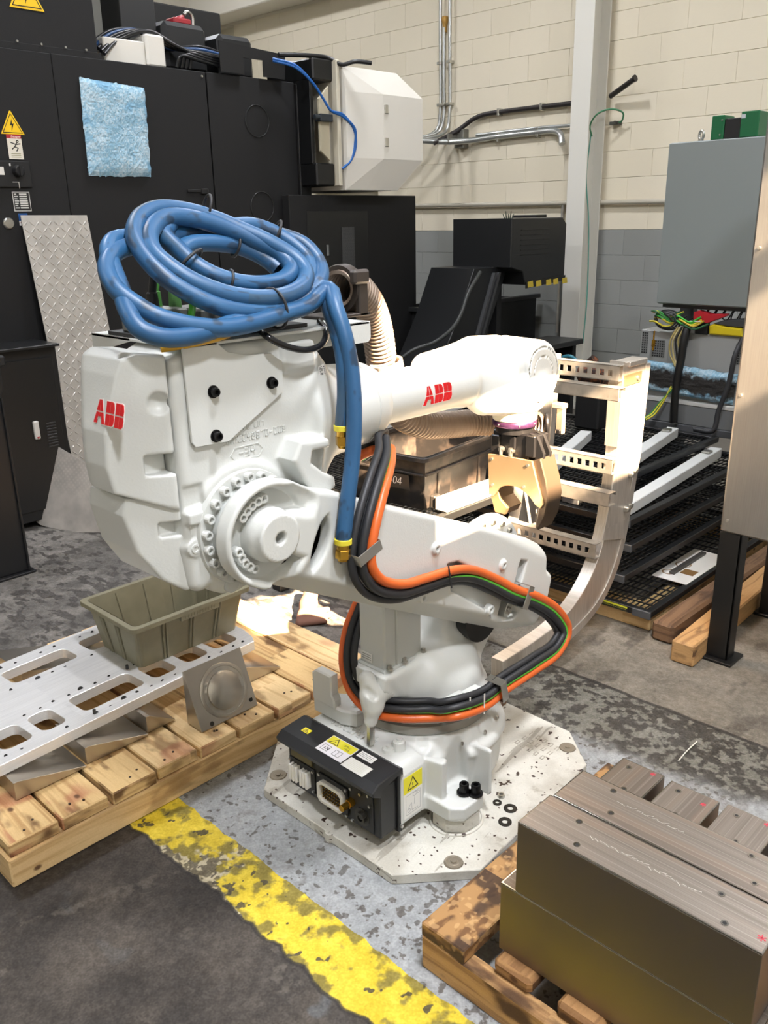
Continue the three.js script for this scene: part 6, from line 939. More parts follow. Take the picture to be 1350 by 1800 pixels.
// ================================================================ stack of black wire-mesh fence panels on timbers
{
  const fr = std(0x151617, 0.4), post = std(0xc6c8c6, 0.42);
  const panel = (x0, z0, x1, z1, y, label) => {       // corner near the camera at (x0, z1)
    const t = thing('mesh_fence', [(x0 + x1) / 2, y, (z0 + z1) / 2], label, 'fence'), h = 0.028, w = 0.03;
    part(t, 'frame_tube', box(x0, y, z1 - w, x1, y + h, z1, 0.002), fr); part(t, 'frame_tube', box(x0, y, z0, x1, y + h, z0 + w, 0.002), fr); part(t, 'frame_tube', box(x0, y, z0 + w, x0 + w, y + h, z1 - w, 0.002), fr); part(t, 'frame_tube', box(x1 - w, y, z0 + w, x1, y + h, z1 - w, 0.002), fr);
    const wires = []; for (let z = z0 + w + 0.024; z < z1 - w; z += 0.022) wires.push(box(x0 + w, y + 0.012, z, x1 - w, y + 0.0165, z + 0.0055, 0)); for (let x = x0 + w + 0.055; x < x1 - w; x += 0.06) wires.push(box(x, y + 0.0165, z0 + w, x + 0.0055, y + 0.021, z1 - w, 0));
    part(t, 'wire_mesh', wires, fr, { kind: 'stuff' });
    part(t, 'corner_cap', box(x0 - 0.006, y - 0.002, z1 - 0.075, x0 + 0.004, y + h + 0.002, z1 + 0.004, 0.002), std(0x4b4d50, 0.45));
    return t;
  };
  const p0 = panel(2.95, -2.5, 4.36, -1.405, 0.072, 'lowest wire mesh fence panel of the stack, yellow label on its end');
  part(p0, 'yellow_label', plate([2.948, 0.076, -1.615], [0, 0, 0.115], [0, 0.024, 0], 0.001), signMat(160, 36, (g, w, h) => { g.fillStyle = '#1c1c1a'; g.fillRect(0, 0, w, h); g.fillStyle = '#c6c832'; g.fillRect(4, 4, w - 8, 12); g.fillStyle = '#8d9030'; for (let i = 0; i < 12; i++) g.fillRect(8 + i * 12, 22, 8, 5); }), { own: true });
  panel(2.95, -2.55, 4.38, -1.53, 0.195, 'second mesh fence panel from the bottom, above the white board');
  panel(3.05, -2.6, 4.42, -1.56, 0.29, 'third mesh fence panel from the bottom of the stack');
  panel(3.1, -2.6, 4.42, -1.60, 0.375, 'fourth mesh fence panel from the bottom, under the white post');
  panel(2.22, -3.0, 2.98, -1.95, 0.52, 'uppermost mesh fence, carrying the black bin');
  panel(3.02, -2.9, 4.4, -1.80, 0.452, 'fifth mesh fence from the bottom, with a pale post on it');
  panel(3.0, -4.0, 4.5, -3.1, 0.45, 'mesh fence panel lying farthest back, towards the machine');
  // packers between the layers
  for (const [x, z, y0, y1] of [[4.25, -2.2, 0.1002, 0.1948], [3.4, -2.4, 0.1002, 0.1948], [4.25, -2.2, 0.2232, 0.2898], [3.4, -2.45, 0.2232, 0.2898], [4.25, -2.2, 0.3182, 0.3748], [3.5, -2.4, 0.3182, 0.3748], [4.2, -2.3, 0.4032, 0.4518], [3.3, -2.4, 0.4032, 0.4518]]) single('packer', box(x, y0, z - 0.25, x + 0.06, y1, z + 0.3, 0.003), fr, 'black packer between the stacked mesh fence panels', 'packer', 'packers between the fence panels');
  single('support_stand', [2.24, 2.9].flatMap((x) => [box(x, 0, -2.9, x + 0.06, 0.5195, -2.84, 0.002), box(x, 0, -2.15, x + 0.06, 0.5195, -2.09, 0.002), box(x, 0.46, -2.9, x + 0.06, 0.5195, -2.09, 0.002)]), fr, 'black stand carrying the free end of the uppermost mesh panel', 'stand');
  single('support_stand', [box(3.1, 0, -3.9, 3.16, 0.4495, -3.84, 0.002), box(3.1, 0, -3.3, 3.16, 0.4495, -3.24, 0.002), box(4.3, 0, -3.9, 4.36, 0.4495, -3.84, 0.002), box(4.3, 0, -3.3, 4.36, 0.4495, -3.24, 0.002), box(3.1, 0.4, -3.9, 4.36, 0.4495, -3.84, 0.002), box(3.1, 0.4, -3.3, 4.36, 0.4495, -3.24, 0.002), box(3.1, 0.4, -3.9, 3.16, 0.4495, -3.24, 0.002), box(4.3, 0.4, -3.9, 4.36, 0.4495, -3.24, 0.002)], fr, 'black stand under the mesh panel farthest back', 'stand');
  // pale square fence posts
  const pst = (a, b, y, label, clip) => { const dx = b[0] - a[0], dz = b[1] - a[1], L = Math.hypot(dx, dz), t = thing('fence_post', [(a[0] + b[0]) / 2, y, (a[1] + b[1]) / 2], label, 'post'), rot = (g) => { g.applyMatrix4(new THREE.Matrix4().makeRotationY(-Math.atan2(dz, dx))); g.translate((a[0] + b[0]) / 2, 0, (a[1] + b[1]) / 2); return g; }; part(t, 'tube', rot(box(-L / 2, y, -0.03, L / 2, y + 0.05, 0.03, 0.003)), post); if (clip) part(t, 'bracket', rot(box(L * 0.36, y + 0.05, -0.022, L * 0.36 + 0.05, y + 0.062, 0.02, 0.004)), zinc); };
  pst([3.15, -1.66], [4.28, -1.76], 0.4035, 'pale grey fence post lying along the near edge of the panel stack', true);
  pst([3.35, -1.84], [4.25, -1.99], 0.4805, 'pale grey fence post on the uppermost panel, second from the near edge', true);
  pst([2.36, -1.992], [2.92, -1.985], 0.5485, 'pale grey fence post on the uppermost panel in front of the black bin', false);
  pst([3.06, -2.04], [3.9, -2.3], 0.4805, 'pale grey fence post behind the bent ladder frame, on the uppermost panel', false);
  pst([2.9, -3.2], [4.3, -3.35], 0.4785, 'pale grey fence post on the panel farthest back', false);
  // white board with brown marks on the lowest panel
  const b = thing('white_board', [3.55, 0.1, -1.43], 'white printed board lying on the lowest mesh panel', 'board');
  part(b, 'board', box(3.3, 0.1005, -1.58, 3.72, 0.1045, -1.42, 0.001), std(0xe2dfd8, 0.5)); part(b, 'brown_print', [box(3.4, 0.1045, -1.5, 3.46, 0.1052, -1.44, 0), extrude(circle(3.38, -1.54, 0.03, 24), 'y', 0.1045, 0.1052, { holes: [circle(3.38, -1.54, 0.024, 24)] }), extrude(circle(3.5, -1.53, 0.035, 24), 'y', 0.1045, 0.1052, { holes: [circle(3.5, -1.53, 0.03, 24)] })], std(0x7d5c30, 0.6)); part(b, 'dark_bar', box(3.36, 0.1045, -1.53, 3.68, 0.118, -1.505, 0.002), std(0x55534f, 0.45, 0.5));
  // timbers on the floor below
  single('timber', wood(box(2.99, 0, -2.5, 3.10, 0.0715, -1.42, 0.004), 'z', 91), pine[0], 'pale plank under the near end of the stack of mesh fences', 'timber', undefined, undefined, true);
  single('timber', wood(box(3.105, 0, -1.51, 4.35, 0.0715, -1.42, 0.004), 'x', 95), pine[0], 'long pale plank under the side edge of the stack of mesh fences', 'timber', undefined, undefined, true);
  single('timber', wood(box(4.2, 0, -2.5, 4.3, 0.0715, -1.52, 0.004), 'z', 96), pine[1], 'pale plank under the far end of the stack of mesh fences', 'timber', undefined, undefined, true);
  const tw = (g, label, m, i) => single('timber', wood(g, 'x', 92 + i), m, label, 'timber', undefined, undefined, true);
  tw(turned(box(2.93, 0, -1.385, 4.5, 0.085, -1.295, 0.012), [0, 1, 0], -0.01, [3, 0, -1.3]), 'round-edged brown timber on the floor beside the plank base', oldWood[2], 0);
  tw(turned(box(2.82, 0, -1.25, 4.3, 0.088, -1.16, 0.006), [0, 1, 0], 0.03, [2.9, 0, -1.2]), 'rough square timber on the floor nearest the black cabinet leg', oldWood[0], 1);
}
// black bin with chalk writing on the panels
{
  const t = thing('parts_bin', [2.55, 0.5485, -2.25], 'black rectangular bin chalk-marked MS-04 on the mesh panels', 'bin'), m = std(0xffffff, 0.5, 0, { map: tex(256, 256, 0.5, 0.5, (x, y) => { const n = fbm(x * 22, y * 22, 821, 4); return mix3([30, 28, 27], [62, 54, 48], sstep(0.4, 0.75, n)); }) });
  const ry = 0.1, c = [2.315, -2.035], rot = (g) => turned(g, [0, 1, 0], ry, [c[0], 0.55, c[1]]), y0 = 0.5485, y1 = 0.758, x0 = c[0], x1 = c[0] + 0.49, z1 = c[1], z0 = c[1] - 0.4, i = 0.018;
  part(t, 'shell', [rot(box(x0 + i, y0, z0 + i, x1 - i, y0 + 0.006, z1 - i, 0.001)), rot(hullWall([[x0 + i, z1 - i], [x1 - i, z1 - i]], [[x0, z1], [x1, z1]], y0, y1, 0.006)), rot(hullWall([[x0 + i, z0 + i], [x1 - i, z0 + i]], [[x0, z0], [x1, z0]], y0, y1, 0.006)), rot(hullWall([[x0 + i, z0 + i], [x0 + i, z1 - i]], [[x0, z0], [x0, z1]], y0, y1, 0.006)), rot(hullWall([[x1 - i, z0 + i], [x1 - i, z1 - i]], [[x1, z0], [x1, z1]], y0, y1, 0.006))], m);
  part(t, 'rim', [rot(extrude(rrect(x0 - 0.014, z0 - 0.014, x1 + 0.014, z1 + 0.014, 0.03), 'y', y1 - 0.018, y1, { bevel: 0.002, holes: [rrect(x0 + 0.01, z0 + 0.01, x1 - 0.01, z1 - 0.01, 0.02)] })), rot(extrude(rrect(x0 - 0.004, z0 - 0.004, x1 + 0.004, z1 + 0.004, 0.03), 'y', y1 - 0.075, y1 - 0.065, { bevel: 0.002, holes: [rrect(x0 + 0.004, z0 + 0.004, x1 - 0.004, z1 - 0.004, 0.02)] }))], m);
  part(t, 'rib', [rot(box(x0 + 0.09, y0, z1 - 0.016, x0 + 0.104, y1 - 0.075, z1, 0.002)), rot(box(x0 + 0.38, y0, z1 - 0.016, x0 + 0.394, y1 - 0.075, z1, 0.002))], m);
  part(t, 'latch', [rot(box(x0 + 0.05, y0, z1 - 0.012, x0 + 0.09, y0 + 0.05, z1 + 0.012, 0.004))], std(0x2c2a28, 0.4));
  part(t, 'chalk_writing', rot(plate([x0 - 0.0055, y0 + 0.075, z1 - 0.235], [0, 0, 0.17], [-0.006, 0.06, 0], 0.001)), signMat(256, 90, (g, w, h) => { g.fillStyle = '#35302c'; g.fillRect(0, 0, w, h); g.fillStyle = '#e9e4dc'; g.font = 'italic 60px sans-serif'; g.fillText('MS-04', 30, 64); }), { own: true });
}
function hullWall(a, b, y0, y1, t) { const p = []; const [ax, az] = a[0], [bx, bz] = a[1], n = Math.abs(bx - ax) > Math.abs(bz - az) ? [0, t / 2] : [t / 2, 0]; for (const s of [-1, 1]) { for (const q of a) p.push([q[0] + s * n[0], y0, q[1] + s * n[1]]); for (const q of b) p.push([q[0] + s * n[0], y1, q[1] + s * n[1]]); } return hull(p); }
// ================================================================ far wall services
{
  const emt = std(0xb9bcba, 0.32, 0.75), X = 6.76;
  const pipe = (name, pts, r, label, m = emt, clips = []) => { const t = thing(name, pts[0], label, name === 'cable' ? 'cable' : 'conduit'); part(t, 'pipe', tube(pts, r, { rad: 10, seg: pts.length * 10 }), m); for (const [x, y, z, d] of clips) part(t, 'clip', d ? box(6.74, y - r * 1.5, z - 0.012, 6.8, y + r * 1.5, z + 0.012, 0.002) : box(6.735, y - 0.012, z - r * 1.7, 6.8, y + 0.012, z + r * 1.7, 0.002), zinc); return t; };
  pipe('conduit', [[X, 4.6, -5.735], [X, 3.2, -5.735], [X, 2.52, -5.735], [X - 0.02, 2.40, -5.75], [X - 0.12, 2.33, -5.8], [X - 0.3, 2.31, -5.95], [X - 0.7, 2.3, -6.3]], 0.014, 'leftmost vertical conduit on the cream block wall', emt, [[0, 2.95, -5.735], [0, 2.6, -5.735]]);
  pipe('conduit', [[X, 3.24, -5.69], [X, 2.8, -5.69], [X, 2.5, -5.69], [X - 0.03, 2.38, -5.71], [X - 0.14, 2.33, -5.78], [X - 0.35, 2.315, -5.95], [X - 0.72, 2.31, -6.25]], 0.014, 'middle conduit ending in a wall hole, with a brass bushing', emt, [[0, 2.6, -5.69]]);
  single('bushing', [cyl([6.77, 3.2, -5.69], [6.77, 3.27, -5.69], 0.02), lathe([[0, 0], [0.022, 0], [0.034, 0.05], [0.03, 0.065], [0, 0.065]], [6.77, 3.26, -5.69], [0.1, 1, 0], 20)], std(0xa8813a, 0.5, 0.3), 'brown bushing above the middle conduit on the wall', 'bushing');
  pipe('conduit', [[X, 4.6, -5.622], [X, 3.2, -5.622], [X, 2.5, -5.622], [X - 0.02, 2.38, -5.635], [X - 0.12, 2.32, -5.66], [X - 0.35, 2.3, -5.8], [X - 0.75, 2.29, -6.15]], 0.014, 'right vertical conduit on the cream block wall', emt, [[0, 2.95, -5.622], [0, 2.6, -5.622]]);
  pipe('conduit', [[X - 0.9, 2.30, -6.4], [X - 0.4, 2.28, -5.75], [X - 0.12, 2.262, -5.5], [X, 2.27, -5.3], [X, 2.28, -5.05], [X, 2.285, -4.63], [X, 2.285, -4.48], [X - 0.03, 2.25, -4.38], [X - 0.06, 2.17, -4.34]], 0.026, 'thick horizontal conduit running to the column', emt, [[0, 2.275, -5.05, 1], [0, 2.284, -4.63, 1]]);
  pipe('conduit', [[X, 2.31, -5.3], [X, 2.318, -4.6], [X, 2.31, -4.15]], 0.014, 'thin conduit just above the thick horizontal one', emt);
  pipe('cable', [[X - 0.25, 2.25, -5.6], [X - 0.05, 2.36, -5.48], [X, 2.45, -5.33], [X, 2.475, -5.2], [X, 2.48, -5.05], [X, 2.483, -4.7], [X, 2.48, -4.2]], 0.02, 'black cable clipped to the wall above the conduits', std(0x2a2524, 0.5), [[0, 2.48, -5.05, 1], [0, 2.483, -4.6, 1]]);
  single('wall_bracket', [box(6.72, 2.21, -5.53, 6.8, 2.37, -5.42, 0.004), box(6.6, 2.25, -5.52, 6.72, 2.33, -5.5, 0.003)], std(0x7a7870, 0.45, 0.4), 'square steel bracket where the conduits meet on the wall', 'bracket');
  pipe('conduit', [[X, 1.722, -6.2], [X, 1.705, -4.8], [X, 1.7, -4.2], [X, 1.69, -3.2], [X, 1.685, -2.4]], 0.019, 'painted conduit along the block wall just above the grey band', std(0xb4ae9f, 0.5));
  pipe('conduit', [[X, 1.7, -4.345], [X, 1.2, -4.345], [X, 0.6, -4.345]], 0.012, 'thin vertical conduit beside the column below the painted one', std(0x9a968c, 0.5));
  single('pipe_stub', [cyl([6.72, 2.495, -3.92], [6.62, 2.585, -3.66], 0.021, 0.021, 14), cyl([6.62, 2.583, -3.668], [6.618, 2.587, -3.655], 0.026, 0.026, 16)], std(0x201d1d, 0.4), 'black pipe stub poking out of the wall right of the column', 'pipe');
  single('earth_wire', tube([[6.62, 2.2, -4.01], [6.6, 2.28, -4.02], [6.6, 2.36, -3.96], [6.64, 2.39, -3.86], [6.7, 2.36, -3.79], [6.74, 2.305, -3.82], [6.77, 2.3, -3.88]], 0.007, { rad: 6 }), std(0x3e7d58, 0.5), 'green wire loop at the column side', 'wire');
  single('wire', tube([[6.62, 2.22, -4.02], [6.6, 1.9, -4.03], [6.6, 1.6, -3.99], [6.6, 1.3, -3.97], [6.6, 0.9, -3.96], [6.59, 0.55, -3.97]], 0.006, { rad: 6 }), std(0x5d9a8c, 0.5), 'thin green wire hanging down the column', 'wire');
  single('wall_hook', [box(6.74, 2.285, -3.93, 6.8, 2.31, -3.85, 0.003), cyl([6.72, 2.3, -3.87], [6.76, 2.3, -3.87], 0.012)], std(0x5a5a54, 0.4, 0.5), 'small clamp on the wall holding the green wire', 'clamp');
}
// chip conveyor and its hopper
{
  const t = thing('chip_conveyor', [5.6, 0, -4.2], 'black inclined chip conveyor with a striped discharge head by the wall', 'conveyor');
  part(t, 'head_housing', box(5.5, 1.235, -4.52, 5.78, 1.575, -3.975, 0.012), std(0x0a0a0b, 0.28)); part(t, 'head_cover', extrude([[5.46, 1.588], [6.14, 1.588], [6.2, 1.54], [6.2, 1.12], [5.66, 1.10], [5.62, 1.2], [5.46, 1.24]], 'z', -4.5, -3.94, { bevel: 0.006 }), std(0x1a1b1c, 0.42));
  part(t, 'top_tab', box(5.82, 1.59, -4.2, 5.96, 1.61, -3.97, 0.003), black);
  for (let r = 0; r < 6; r++) part(t, 'vent_line', box(5.58, 1.5 - r * 0.036, -3.941, 5.96, 1.506 - r * 0.036, -3.937, 0.001), std(0x0c0c0d, 0.4));
  part(t, 'stripe_plate', extrude([[5.66, 1.075], [6.2, 1.105], [6.2, 1.145], [5.66, 1.12]], 'z', -3.94, -3.93), std(0x151515, 0.5));
  for (const x of [5.68, 5.79, 5.93, 6.03, 6.16]) part(t, 'yellow_stripe', extrude([[x, 1.08], [x + 0.07, 1.084], [x + 0.06, 1.128], [x - 0.005, 1.122]], 'z', -3.93, -3.927), std(0xc9b23c, 0.5));
  part(t, 'label', box(5.497, 1.29, -4.08, 5.5, 1.33, -4.0, 0.0005), std(0xc8a64a, 0.5));
  part(t, 'chute', extrude([[5.2, 1.24], [5.62, 1.24], [5.45, 0.9], [5.12, 0.3], [4.62, 0.3], [5.02, 0.9]], 'z', -4.5, -4.08, { bevel: 0.004 }), std(0x141516, 0.4));
  for (const dx of [0, 0.05]) part(t, 'chute_rail', extrude([[5.42 + dx, 1.2], [5.445 + dx, 1.2], [5.06 + dx, 0.32], [5.03 + dx, 0.32]], 'z', -4.08, -4.05), std(0x3c3d3f, 0.35));
  part(t, 'leg', box(5.68, 0, -4.3, 5.74, 1.12, -4.22, 0.003), black); part(t, 'foot_box', box(4.7, 0, -4.4, 5.1, 0.31, -4.15, 0.004), black);
  const h = thing('hopper', [6.0, 0, -4.8], 'low black hopper behind the chip conveyor chute', 'hopper'), hm = std(0x161718, 0.55);
  for (const g of [box(5.2, 0.12, -4.56, 6.7, 0.9, -4.54, 0.003), box(5.2, 0.12, -5.1, 6.7, 0.9, -5.08, 0.003), box(5.2, 0.12, -5.08, 5.22, 0.9, -4.56, 0.003), box(6.68, 0.12, -5.08, 6.7, 0.9, -4.56, 0.003), box(5.22, 0.12, -5.08, 6.68, 0.14, -4.56, 0.002)]) part(h, 'wall', g, hm);
  part(h, 'rim', box(5.16, 0.9, -4.58, 6.74, 0.935, -4.52, 0.004), std(0x252627, 0.4)); part(h, 'rim', box(5.16, 0.9, -5.12, 5.22, 0.935, -4.58, 0.004), std(0x252627, 0.4));
  for (const x of [5.4, 6.5]) part(h, 'caster', cyl([x, 0.06, -4.7], [x + 0.05, 0.06, -4.7], 0.06, 0.06, 20), black); part(h, 'chassis', box(5.3, 0.1, -5.0, 6.6, 0.13, -4.6, 0.002), black);
  const lb = thing('low_bench', [5.9, 0, -3.9], 'low dark bench in front of the chip conveyor leg', 'bench'); part(lb, 'top', box(5.5, 0.62, -4.03, 6.15, 0.66, -3.7, 0.004), std(0x232425, 0.45)); for (const x of [5.52, 6.08]) part(lb, 'leg', box(x, 0, -3.98, x + 0.05, 0.62, -3.75, 0.003), black);
  single('power_cable', tube([[5.2, 1.22, -4.02], [5.02, 1.08, -3.99], [4.92, 0.95, -3.97], [4.8, 0.86, -3.95], [4.62, 0.78, -3.96], [4.45, 0.72, -4.05], [4.3, 0.5, -4.2], [4.25, 0.05, -4.3], [4.2, 0.014, -4.4]], 0.014, { rad: 8 }), std(0x2e3130, 0.45), 'grey cable sagging from the chip conveyor head', 'cable');
  single('conveyor_sprig', [0, 1, 2, 3, 4].map((i) => cyl([5.5 + i * 0.02, 1.575, -4.03], [5.47 + i * 0.035, 1.62 + (i % 2) * 0.02, -4.03], 0.006, 0.002, 6)), std(0x2f3a2a, 0.6), 'tuft of swarf on top of the chip conveyor', 'swarf');
}
// grey electrical cabinet with transformers on top, drive unit below
{
  const X = 4.5, c = thing('electrical_cabinet', [4.7, 1.13, -1.9], 'pale blue-grey electrical cabinet above the tangle of wires', 'cabinet'), gp = std(0x7f8685, 0.42);
  part(c, 'body', box(X + 0.012, 1.135, -2.27, X + 0.3, 1.945, -1.45, 0.006), gp); part(c, 'door', box(X, 1.14, -2.268, X + 0.012, 1.942, -1.452, 0.004), gp);
  part(c, 'gland_plate', box(X + 0.04, 1.115, -2.25, X + 0.28, 1.135, -1.5, 0.002), std(0x2b2c2c, 0.5));
  part(c, 'lifting_eye', [new THREE.TorusGeometry(0.02, 0.007, 10, 24).applyMatrix4(new THREE.Matrix4().makeRotationY(1.0)).translate(X + 0.1, 1.978, -2.145), cyl([X + 0.1, 1.943, -2.145], [X + 0.1, 1.962, -2.145], 0.013)], zinc);
  const s = thing('cabinet_stand', [4.8, 0, -1.9], 'dark stand behind the electrical cabinet and drive unit', 'stand');
  part(s, 'post', [box(X + 0.32, 0, -2.28, X + 0.38, 1.9, -2.2, 0.003), box(X + 0.32, 0, -1.5, X + 0.38, 1.9, -1.42, 0.003)], std(0x3a3b3c, 0.5)); part(s, 'shelf', box(X + 0.0, 0.452, -2.4, X + 0.4, 0.49, -1.4, 0.003), std(0x55575a, 0.5)); part(s, 'cross_bar', [box(X + 0.3, 1.2, -2.28, X + 0.32, 1.26, -1.42, 0.002), box(X + 0.0, 0.0, -2.38, X + 0.06, 0.452, -2.32, 0.003), box(X + 0.0, 0.0, -1.48, X + 0.06, 0.452, -1.42, 0.003)], std(0x3a3b3c, 0.5));
  const tr = thing('transformer', [X + 0.1, 1.945, -1.94], 'green transformer blocks with a black core on the cabinet top', 'transformer'), gm = std(0x0f5a34, 0.4);
  part(tr, 'green_housing', box(X + 0.04, 1.9455, -2.07, X + 0.16, 2.058, -2.005, 0.004), gm); part(tr, 'green_housing', box(X + 0.02, 1.9455, -1.915, X + 0.16, 2.062, -1.825, 0.004), gm); part(tr, 'core', box(X + 0.045, 1.9455, -2.005, X + 0.15, 2.04, -1.915, 0.004), std(0x111111, 0.5));
  part(tr, 'label', box(X + 0.0185, 2.032, -1.912, X + 0.02, 2.05, -1.892, 0.0002), std(0xb8bcc0, 0.4)); for (const [z, y] of [[-2.015, 2.035], [-2.02, 1.968], [-1.908, 2.02], [-1.91, 1.97]]) part(tr, 'screw', cyl([X + 0.034, y, z], [X + 0.041, y, z], 0.004, 0.004, 8), zinc);
  const d = thing('drive_unit', [4.7, 0.49, -2.05], 'grey drive unit with perforated vents below the electrical cabinet', 'drive unit'), lm = std(0x9a9c9a, 0.45), X2 = 4.55;
  part(d, 'case', box(X2, 0.4905, -2.37, X2 + 0.28, 0.985, -1.78, 0.005), lm); part(d, 'plinth', [box(X2 - 0.035, 0.4905, -2.36, X2, 0.6, -1.78, 0.003)], std(0x77797a, 0.45));
  part(d, 'ledge', box(X2 - 0.04, 0.6, -2.37, X2, 0.622, -1.78, 0.002), std(0xcfcfcb, 0.45));
  const vm = std(0xffffff, 0.5, 0, { map: tex(128, 128, 0.08, 0.08, (x, y) => { const u = (x / 0.0133) % 1, v = (y / 0.0133) % 1; return Math.abs(u - 0.5) < 0.3 && Math.abs(v - 0.5) < 0.3 ? [18, 18, 18] : [118, 120, 119]; }) });
  part(d, 'vent_panel', box(X2 - 0.003, 0.855, -2.36, X2, 0.975, -2.325, 0.0005), vm); part(d, 'vent_panel', box(X2 - 0.003, 0.84, -2.295, X2, 0.935, -2.22, 0.0005), vm); part(d, 'vent_panel', box(X2 - 0.003, 0.84, -1.825, X2, 0.95, -1.79, 0.0005), vm);
  single('filter_mat', mat([[4.53, 0.826, -2.37], [4.53, 0.79, -1.79], [4.53, 0.63, -1.80], [4.53, 0.66, -2.37]], 0.03, 751, [-1, 0, 0]), fleece(760, 0.085), 'dirty blue fleece filter mat with a black band on the drive unit', 'mat', undefined, undefined, true);
  // wires, handset, tools on top of the drive unit
  single('thick_cable', tube([[4.6, 1.06, -2.06], [4.52, 1.03, -2.08], [4.49, 0.95, -2.085], [4.485, 0.85, -2.09], [4.48, 0.72, -2.10], [4.48, 0.60, -2.10], [4.48, 0.50, -2.095]], 0.021, { rad: 12 }), std(0x151515, 0.4), 'thick black cable trunk hanging in front of the drive unit', 'cable');
  const R = rng(88), col = [0x3fae3a, 0xd8c93a, 0x2f8a3c, 0x1c1c1c, 0xc9b03a, 0x2b5f3a];
  for (let i = 0; i < 16; i++) { const z = -2.28 + R() * 0.16, y = 1.02 + R() * 0.07; single('control_wire', tube([[4.52 + R() * 0.03, y, z - 0.03], [4.49, y + 0.02 * R(), z + 0.02], [4.5, y - 0.02, z + 0.08], [4.51, y + 0.01, z + 0.12 + R() * 0.04]], 0.0055, { rad: 6 }), std(col[i % 6], 0.45), 'thin coloured wire in the bunch on the drive unit', 'wire', 'coloured control wires in the bunch on the drive unit'); }
  for (let i = 0; i < 4; i++) single('hanging_wire', tube([[4.5, 1.02, -2.13 + i * 0.012], [4.49, 0.95, -2.16 + i * 0.014], [4.5, 0.88, -2.165 + i * 0.02], [4.49, 0.80, -2.115 + i * 0.006]], 0.005, { rad: 6 }), std([0xb8a86a, 0xcfc08a, 0x2a2a2a, 0xb8a86a][i], 0.5), 'pale wire hanging from the bunch beside the cable trunk', 'wire', 'pale wires hanging beside the cable trunk');
  for (let i = 0; i < 4; i++) single('floor_wire', tube([[4.475, 0.7, -2.125 + i * 0.006], [4.45, 0.6, -2.16 - i * 0.006], [4.43, 0.54, -2.19 - i * 0.008], [4.40, 0.512, -2.22 - i * 0.01]], 0.005, { rad: 6 }), std([0xd8c93a, 0x3a6a34, 0xd8c93a, 0x2f8a3c][i], 0.5), 'yellow and green wire fanning out at the foot of the cable trunk', 'wire', 'wires fanning out at the foot of the trunk');
  for (let i = 0; i < 6; i++) single('loop_wire', tube([[4.62, 1.116, -2.06 + i * 0.045], [4.56, 1.07, -2.05 + i * 0.045], [4.56, 1.065, -2.03 + i * 0.045], [4.62, 1.116, -2.02 + i * 0.045]], 0.0035, { rad: 6 }), rubber, 'thin black wire looping from the cabinet bottom', 'wire', 'black wire loops under the electrical cabinet');
  single('black_coil', [0, 1, 2].map((i) => new THREE.TorusGeometry(0.085 - i * 0.012, 0.006, 8, 40).applyMatrix4(new THREE.Matrix4().makeScale(1, 0.62, 1)).applyMatrix4(new THREE.Matrix4().makeRotationY(1.4)).translate(4.52 - i * 0.012, 1.05, -2.2)), rubber, 'black cable loops round the coloured wires', 'cable');
  single('air_plug', [cyl([4.49, 0.93, -2.26], [4.49, 0.99, -2.26], 0.005), cyl([4.49, 0.905, -2.26], [4.49, 0.94, -2.26], 0.011, 0.011, 6), cyl([4.49, 0.885, -2.26], [4.49, 0.905, -2.26], 0.007)], brass, 'small brass plug hanging in front of the vents', 'plug');
  const rd = thing('clamp_meter', [4.56, 1.02, -2.0], 'red handled tool lying on the drive unit', 'tool'); part(rd, 'red_body', extrude([[-2.06, 1.055], [-2.06, 1.10], [-2.03, 1.11], [-1.96, 1.095], [-1.88, 1.10], [-1.88, 1.09], [-1.95, 1.06], [-1.98, 1.045]], 'x', 4.52, 4.56, { bevel: 0.003 }), std(0xb81f2b, 0.4)); part(rd, 'foot', box(4.53, 0.986, -2.05, 4.56, 1.055, -1.98, 0.004), black);
  single('paper_slip', box(4.5, 1.052, -2.07, 4.52, 1.056, -2.01, 0.0005), std(0xe8e6e2, 0.6), 'white slip under the red tool', 'slip');
  const yl = thing('power_tool', [4.6, 0.986, -1.86], 'yellow and dark grey power tool lying on the drive unit', 'tool'); part(yl, 'yellow_body', extrude([[-1.97, 0.9865], [-1.975, 1.03], [-1.95, 1.045], [-1.88, 1.035], [-1.8, 1.03], [-1.79, 0.9865]], 'x', 4.53, 4.62, { bevel: 0.008 }), std(0xd8c21c, 0.4)); part(yl, 'dark_grip', extrude([[-1.95, 1.047], [-1.9, 1.065], [-1.78, 1.08], [-1.77, 1.035], [-1.88, 1.035]], 'x', 4.53, 4.62, { bevel: 0.005 }), std(0x3a3c3d, 0.5));
}
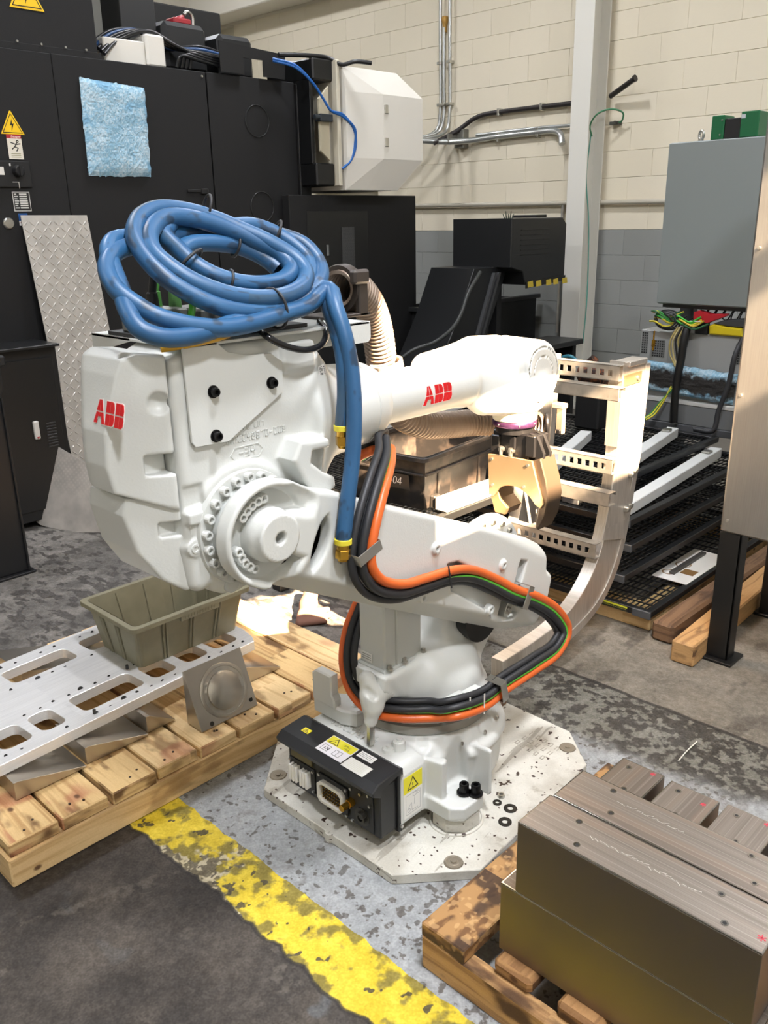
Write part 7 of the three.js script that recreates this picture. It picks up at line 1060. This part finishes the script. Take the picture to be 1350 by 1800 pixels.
// stainless enclosure on black legs at the right
{
  const ss = std(0xffffff, 0.4, 0.9, { map: brushed(841, [164, 163, 160], 7, 'v') }), bl = std(0x141414, 0.4), c = thing('stainless_enclosure', [3.2, 0, -0.8], 'tall brushed stainless enclosure on black angle legs', 'enclosure');
  part(c, 'body', box(2.93, 0.51, -1.16, 3.5, 2.3, -0.35, 0.008), ss);
  for (const [y, z] of [[1.009, -1.14], [0.557, -1.135], [1.489, -1.135]]) part(c, 'rivet', cyl([2.922, y, z], [2.931, y, z], 0.0045, 0.006, 12), zinc);
  for (const z of [-1.13, -0.45]) { part(c, 'leg', [box(2.935, 0.012, z - 0.03, 2.943, 0.51, z + 0.05, 0.002), box(2.935, 0.012, z + 0.042, 3.0, 0.51, z + 0.05, 0.002)], bl); part(c, 'foot_plate', box(2.91, 0, z - 0.045, 3.03, 0.012, z + 0.075, 0.002), bl); }
  for (const z of [-1.13, -0.45]) { part(c, 'leg', box(3.44, 0.012, z - 0.03, 3.5, 0.51, z + 0.05, 0.002), bl); part(c, 'foot_plate', box(3.42, 0, z - 0.045, 3.53, 0.012, z + 0.075, 0.002), bl); }
  single('black_cable', tube([[4.54, 0.98, -1.79], [4.49, 0.9, -1.8], [4.47, 0.75, -1.81], [4.45, 0.6, -1.84], [4.43, 0.5, -1.85], [4.42, 0.495, -1.95]], 0.014, { rad: 8 }), rubber, 'black cable hanging in front of the drive unit beside the stainless enclosure', 'cable');
}
// small things on floor and panels
{
  single('work_glove', mesher((() => { const f = U(0.02, sd.cone([2.11, 0.022, -2.53], [2.18, 0.04, -2.58], 0.03, 0.036), sd.cone([2.18, 0.045, -2.58], [2.245, 0.075, -2.63], 0.036, 0.03), sd.cone([2.07, 0.018, -2.515], [2.16, 0.016, -2.455], 0.016, 0.014), sd.cone([2.09, 0.03, -2.525], [2.2, 0.02, -2.47], 0.014, 0.012), sd.cone([2.11, 0.04, -2.54], [2.215, 0.032, -2.50], 0.013, 0.012)); return (x, y, z) => Math.max(f(x, y, z), -y + 0.0008); })(), [2.02, -0.004, -2.69], [2.3, 0.13, -2.41], 0.0045), std(0x7e5a4c, 0.9), 'crumpled brown work glove on the floor behind the robot', 'glove');
  single('floor_disc', lathe([[0, 0], [0.016, 0], [0.016, 0.002], [0, 0.0025]], [2.312, 0.0003, -2.462], [0, 1, 0], 20), std(0xb9b4ac, 0.4, 0.5), 'small round disc on the floor behind the robot', 'disc');
  single('cable_offcut', tube([[2.375, 0.003, -0.935], [2.31, 0.006, -0.934], [2.24, 0.003, -0.932]], 0.0022, { rad: 6 }), std(0xd9d5ca, 0.4), 'thin white wire offcut on the floor beside the block row', 'wire');
  const gear = thing('rusty_motor', [4.2, 0.4805, -2.43], 'rusty brown machine part on the fence panels behind the ladder frame', 'machine part'), rust = std(0xffffff, 0.6, 0.3, { map: tex(128, 128, 0.2, 0.2, (x, y) => mix3([44, 30, 24], [126, 74, 46], sstep(0.4, 0.65, fbm(x * 50, y * 50, 861, 3)))) });
  part(gear, 'casing', [cyl([4.15, 0.78, -2.5], [4.15, 0.78, -2.34], 0.055, 0.055, 24, 0.008), cyl([4.15, 0.82, -2.46], [4.15, 0.865, -2.42], 0.03, 0.025, 16)], rust);
  part(gear, 'pedestal', box(4.1, 0.482, -2.5, 4.22, 0.74, -2.35, 0.01), black);
  single('green_hose', tube([[4.15, 0.81, -2.5], [4.15, 0.86, -2.56], [4.16, 0.85, -2.63], [4.18, 0.78, -2.7], [4.2, 0.6, -2.75], [4.2, 0.49, -2.78]], 0.01, { rad: 8 }), std(0x2c6f80, 0.4), 'teal hose beside the rusty machine part', 'hose');
}

renderer.render(scene, camera);
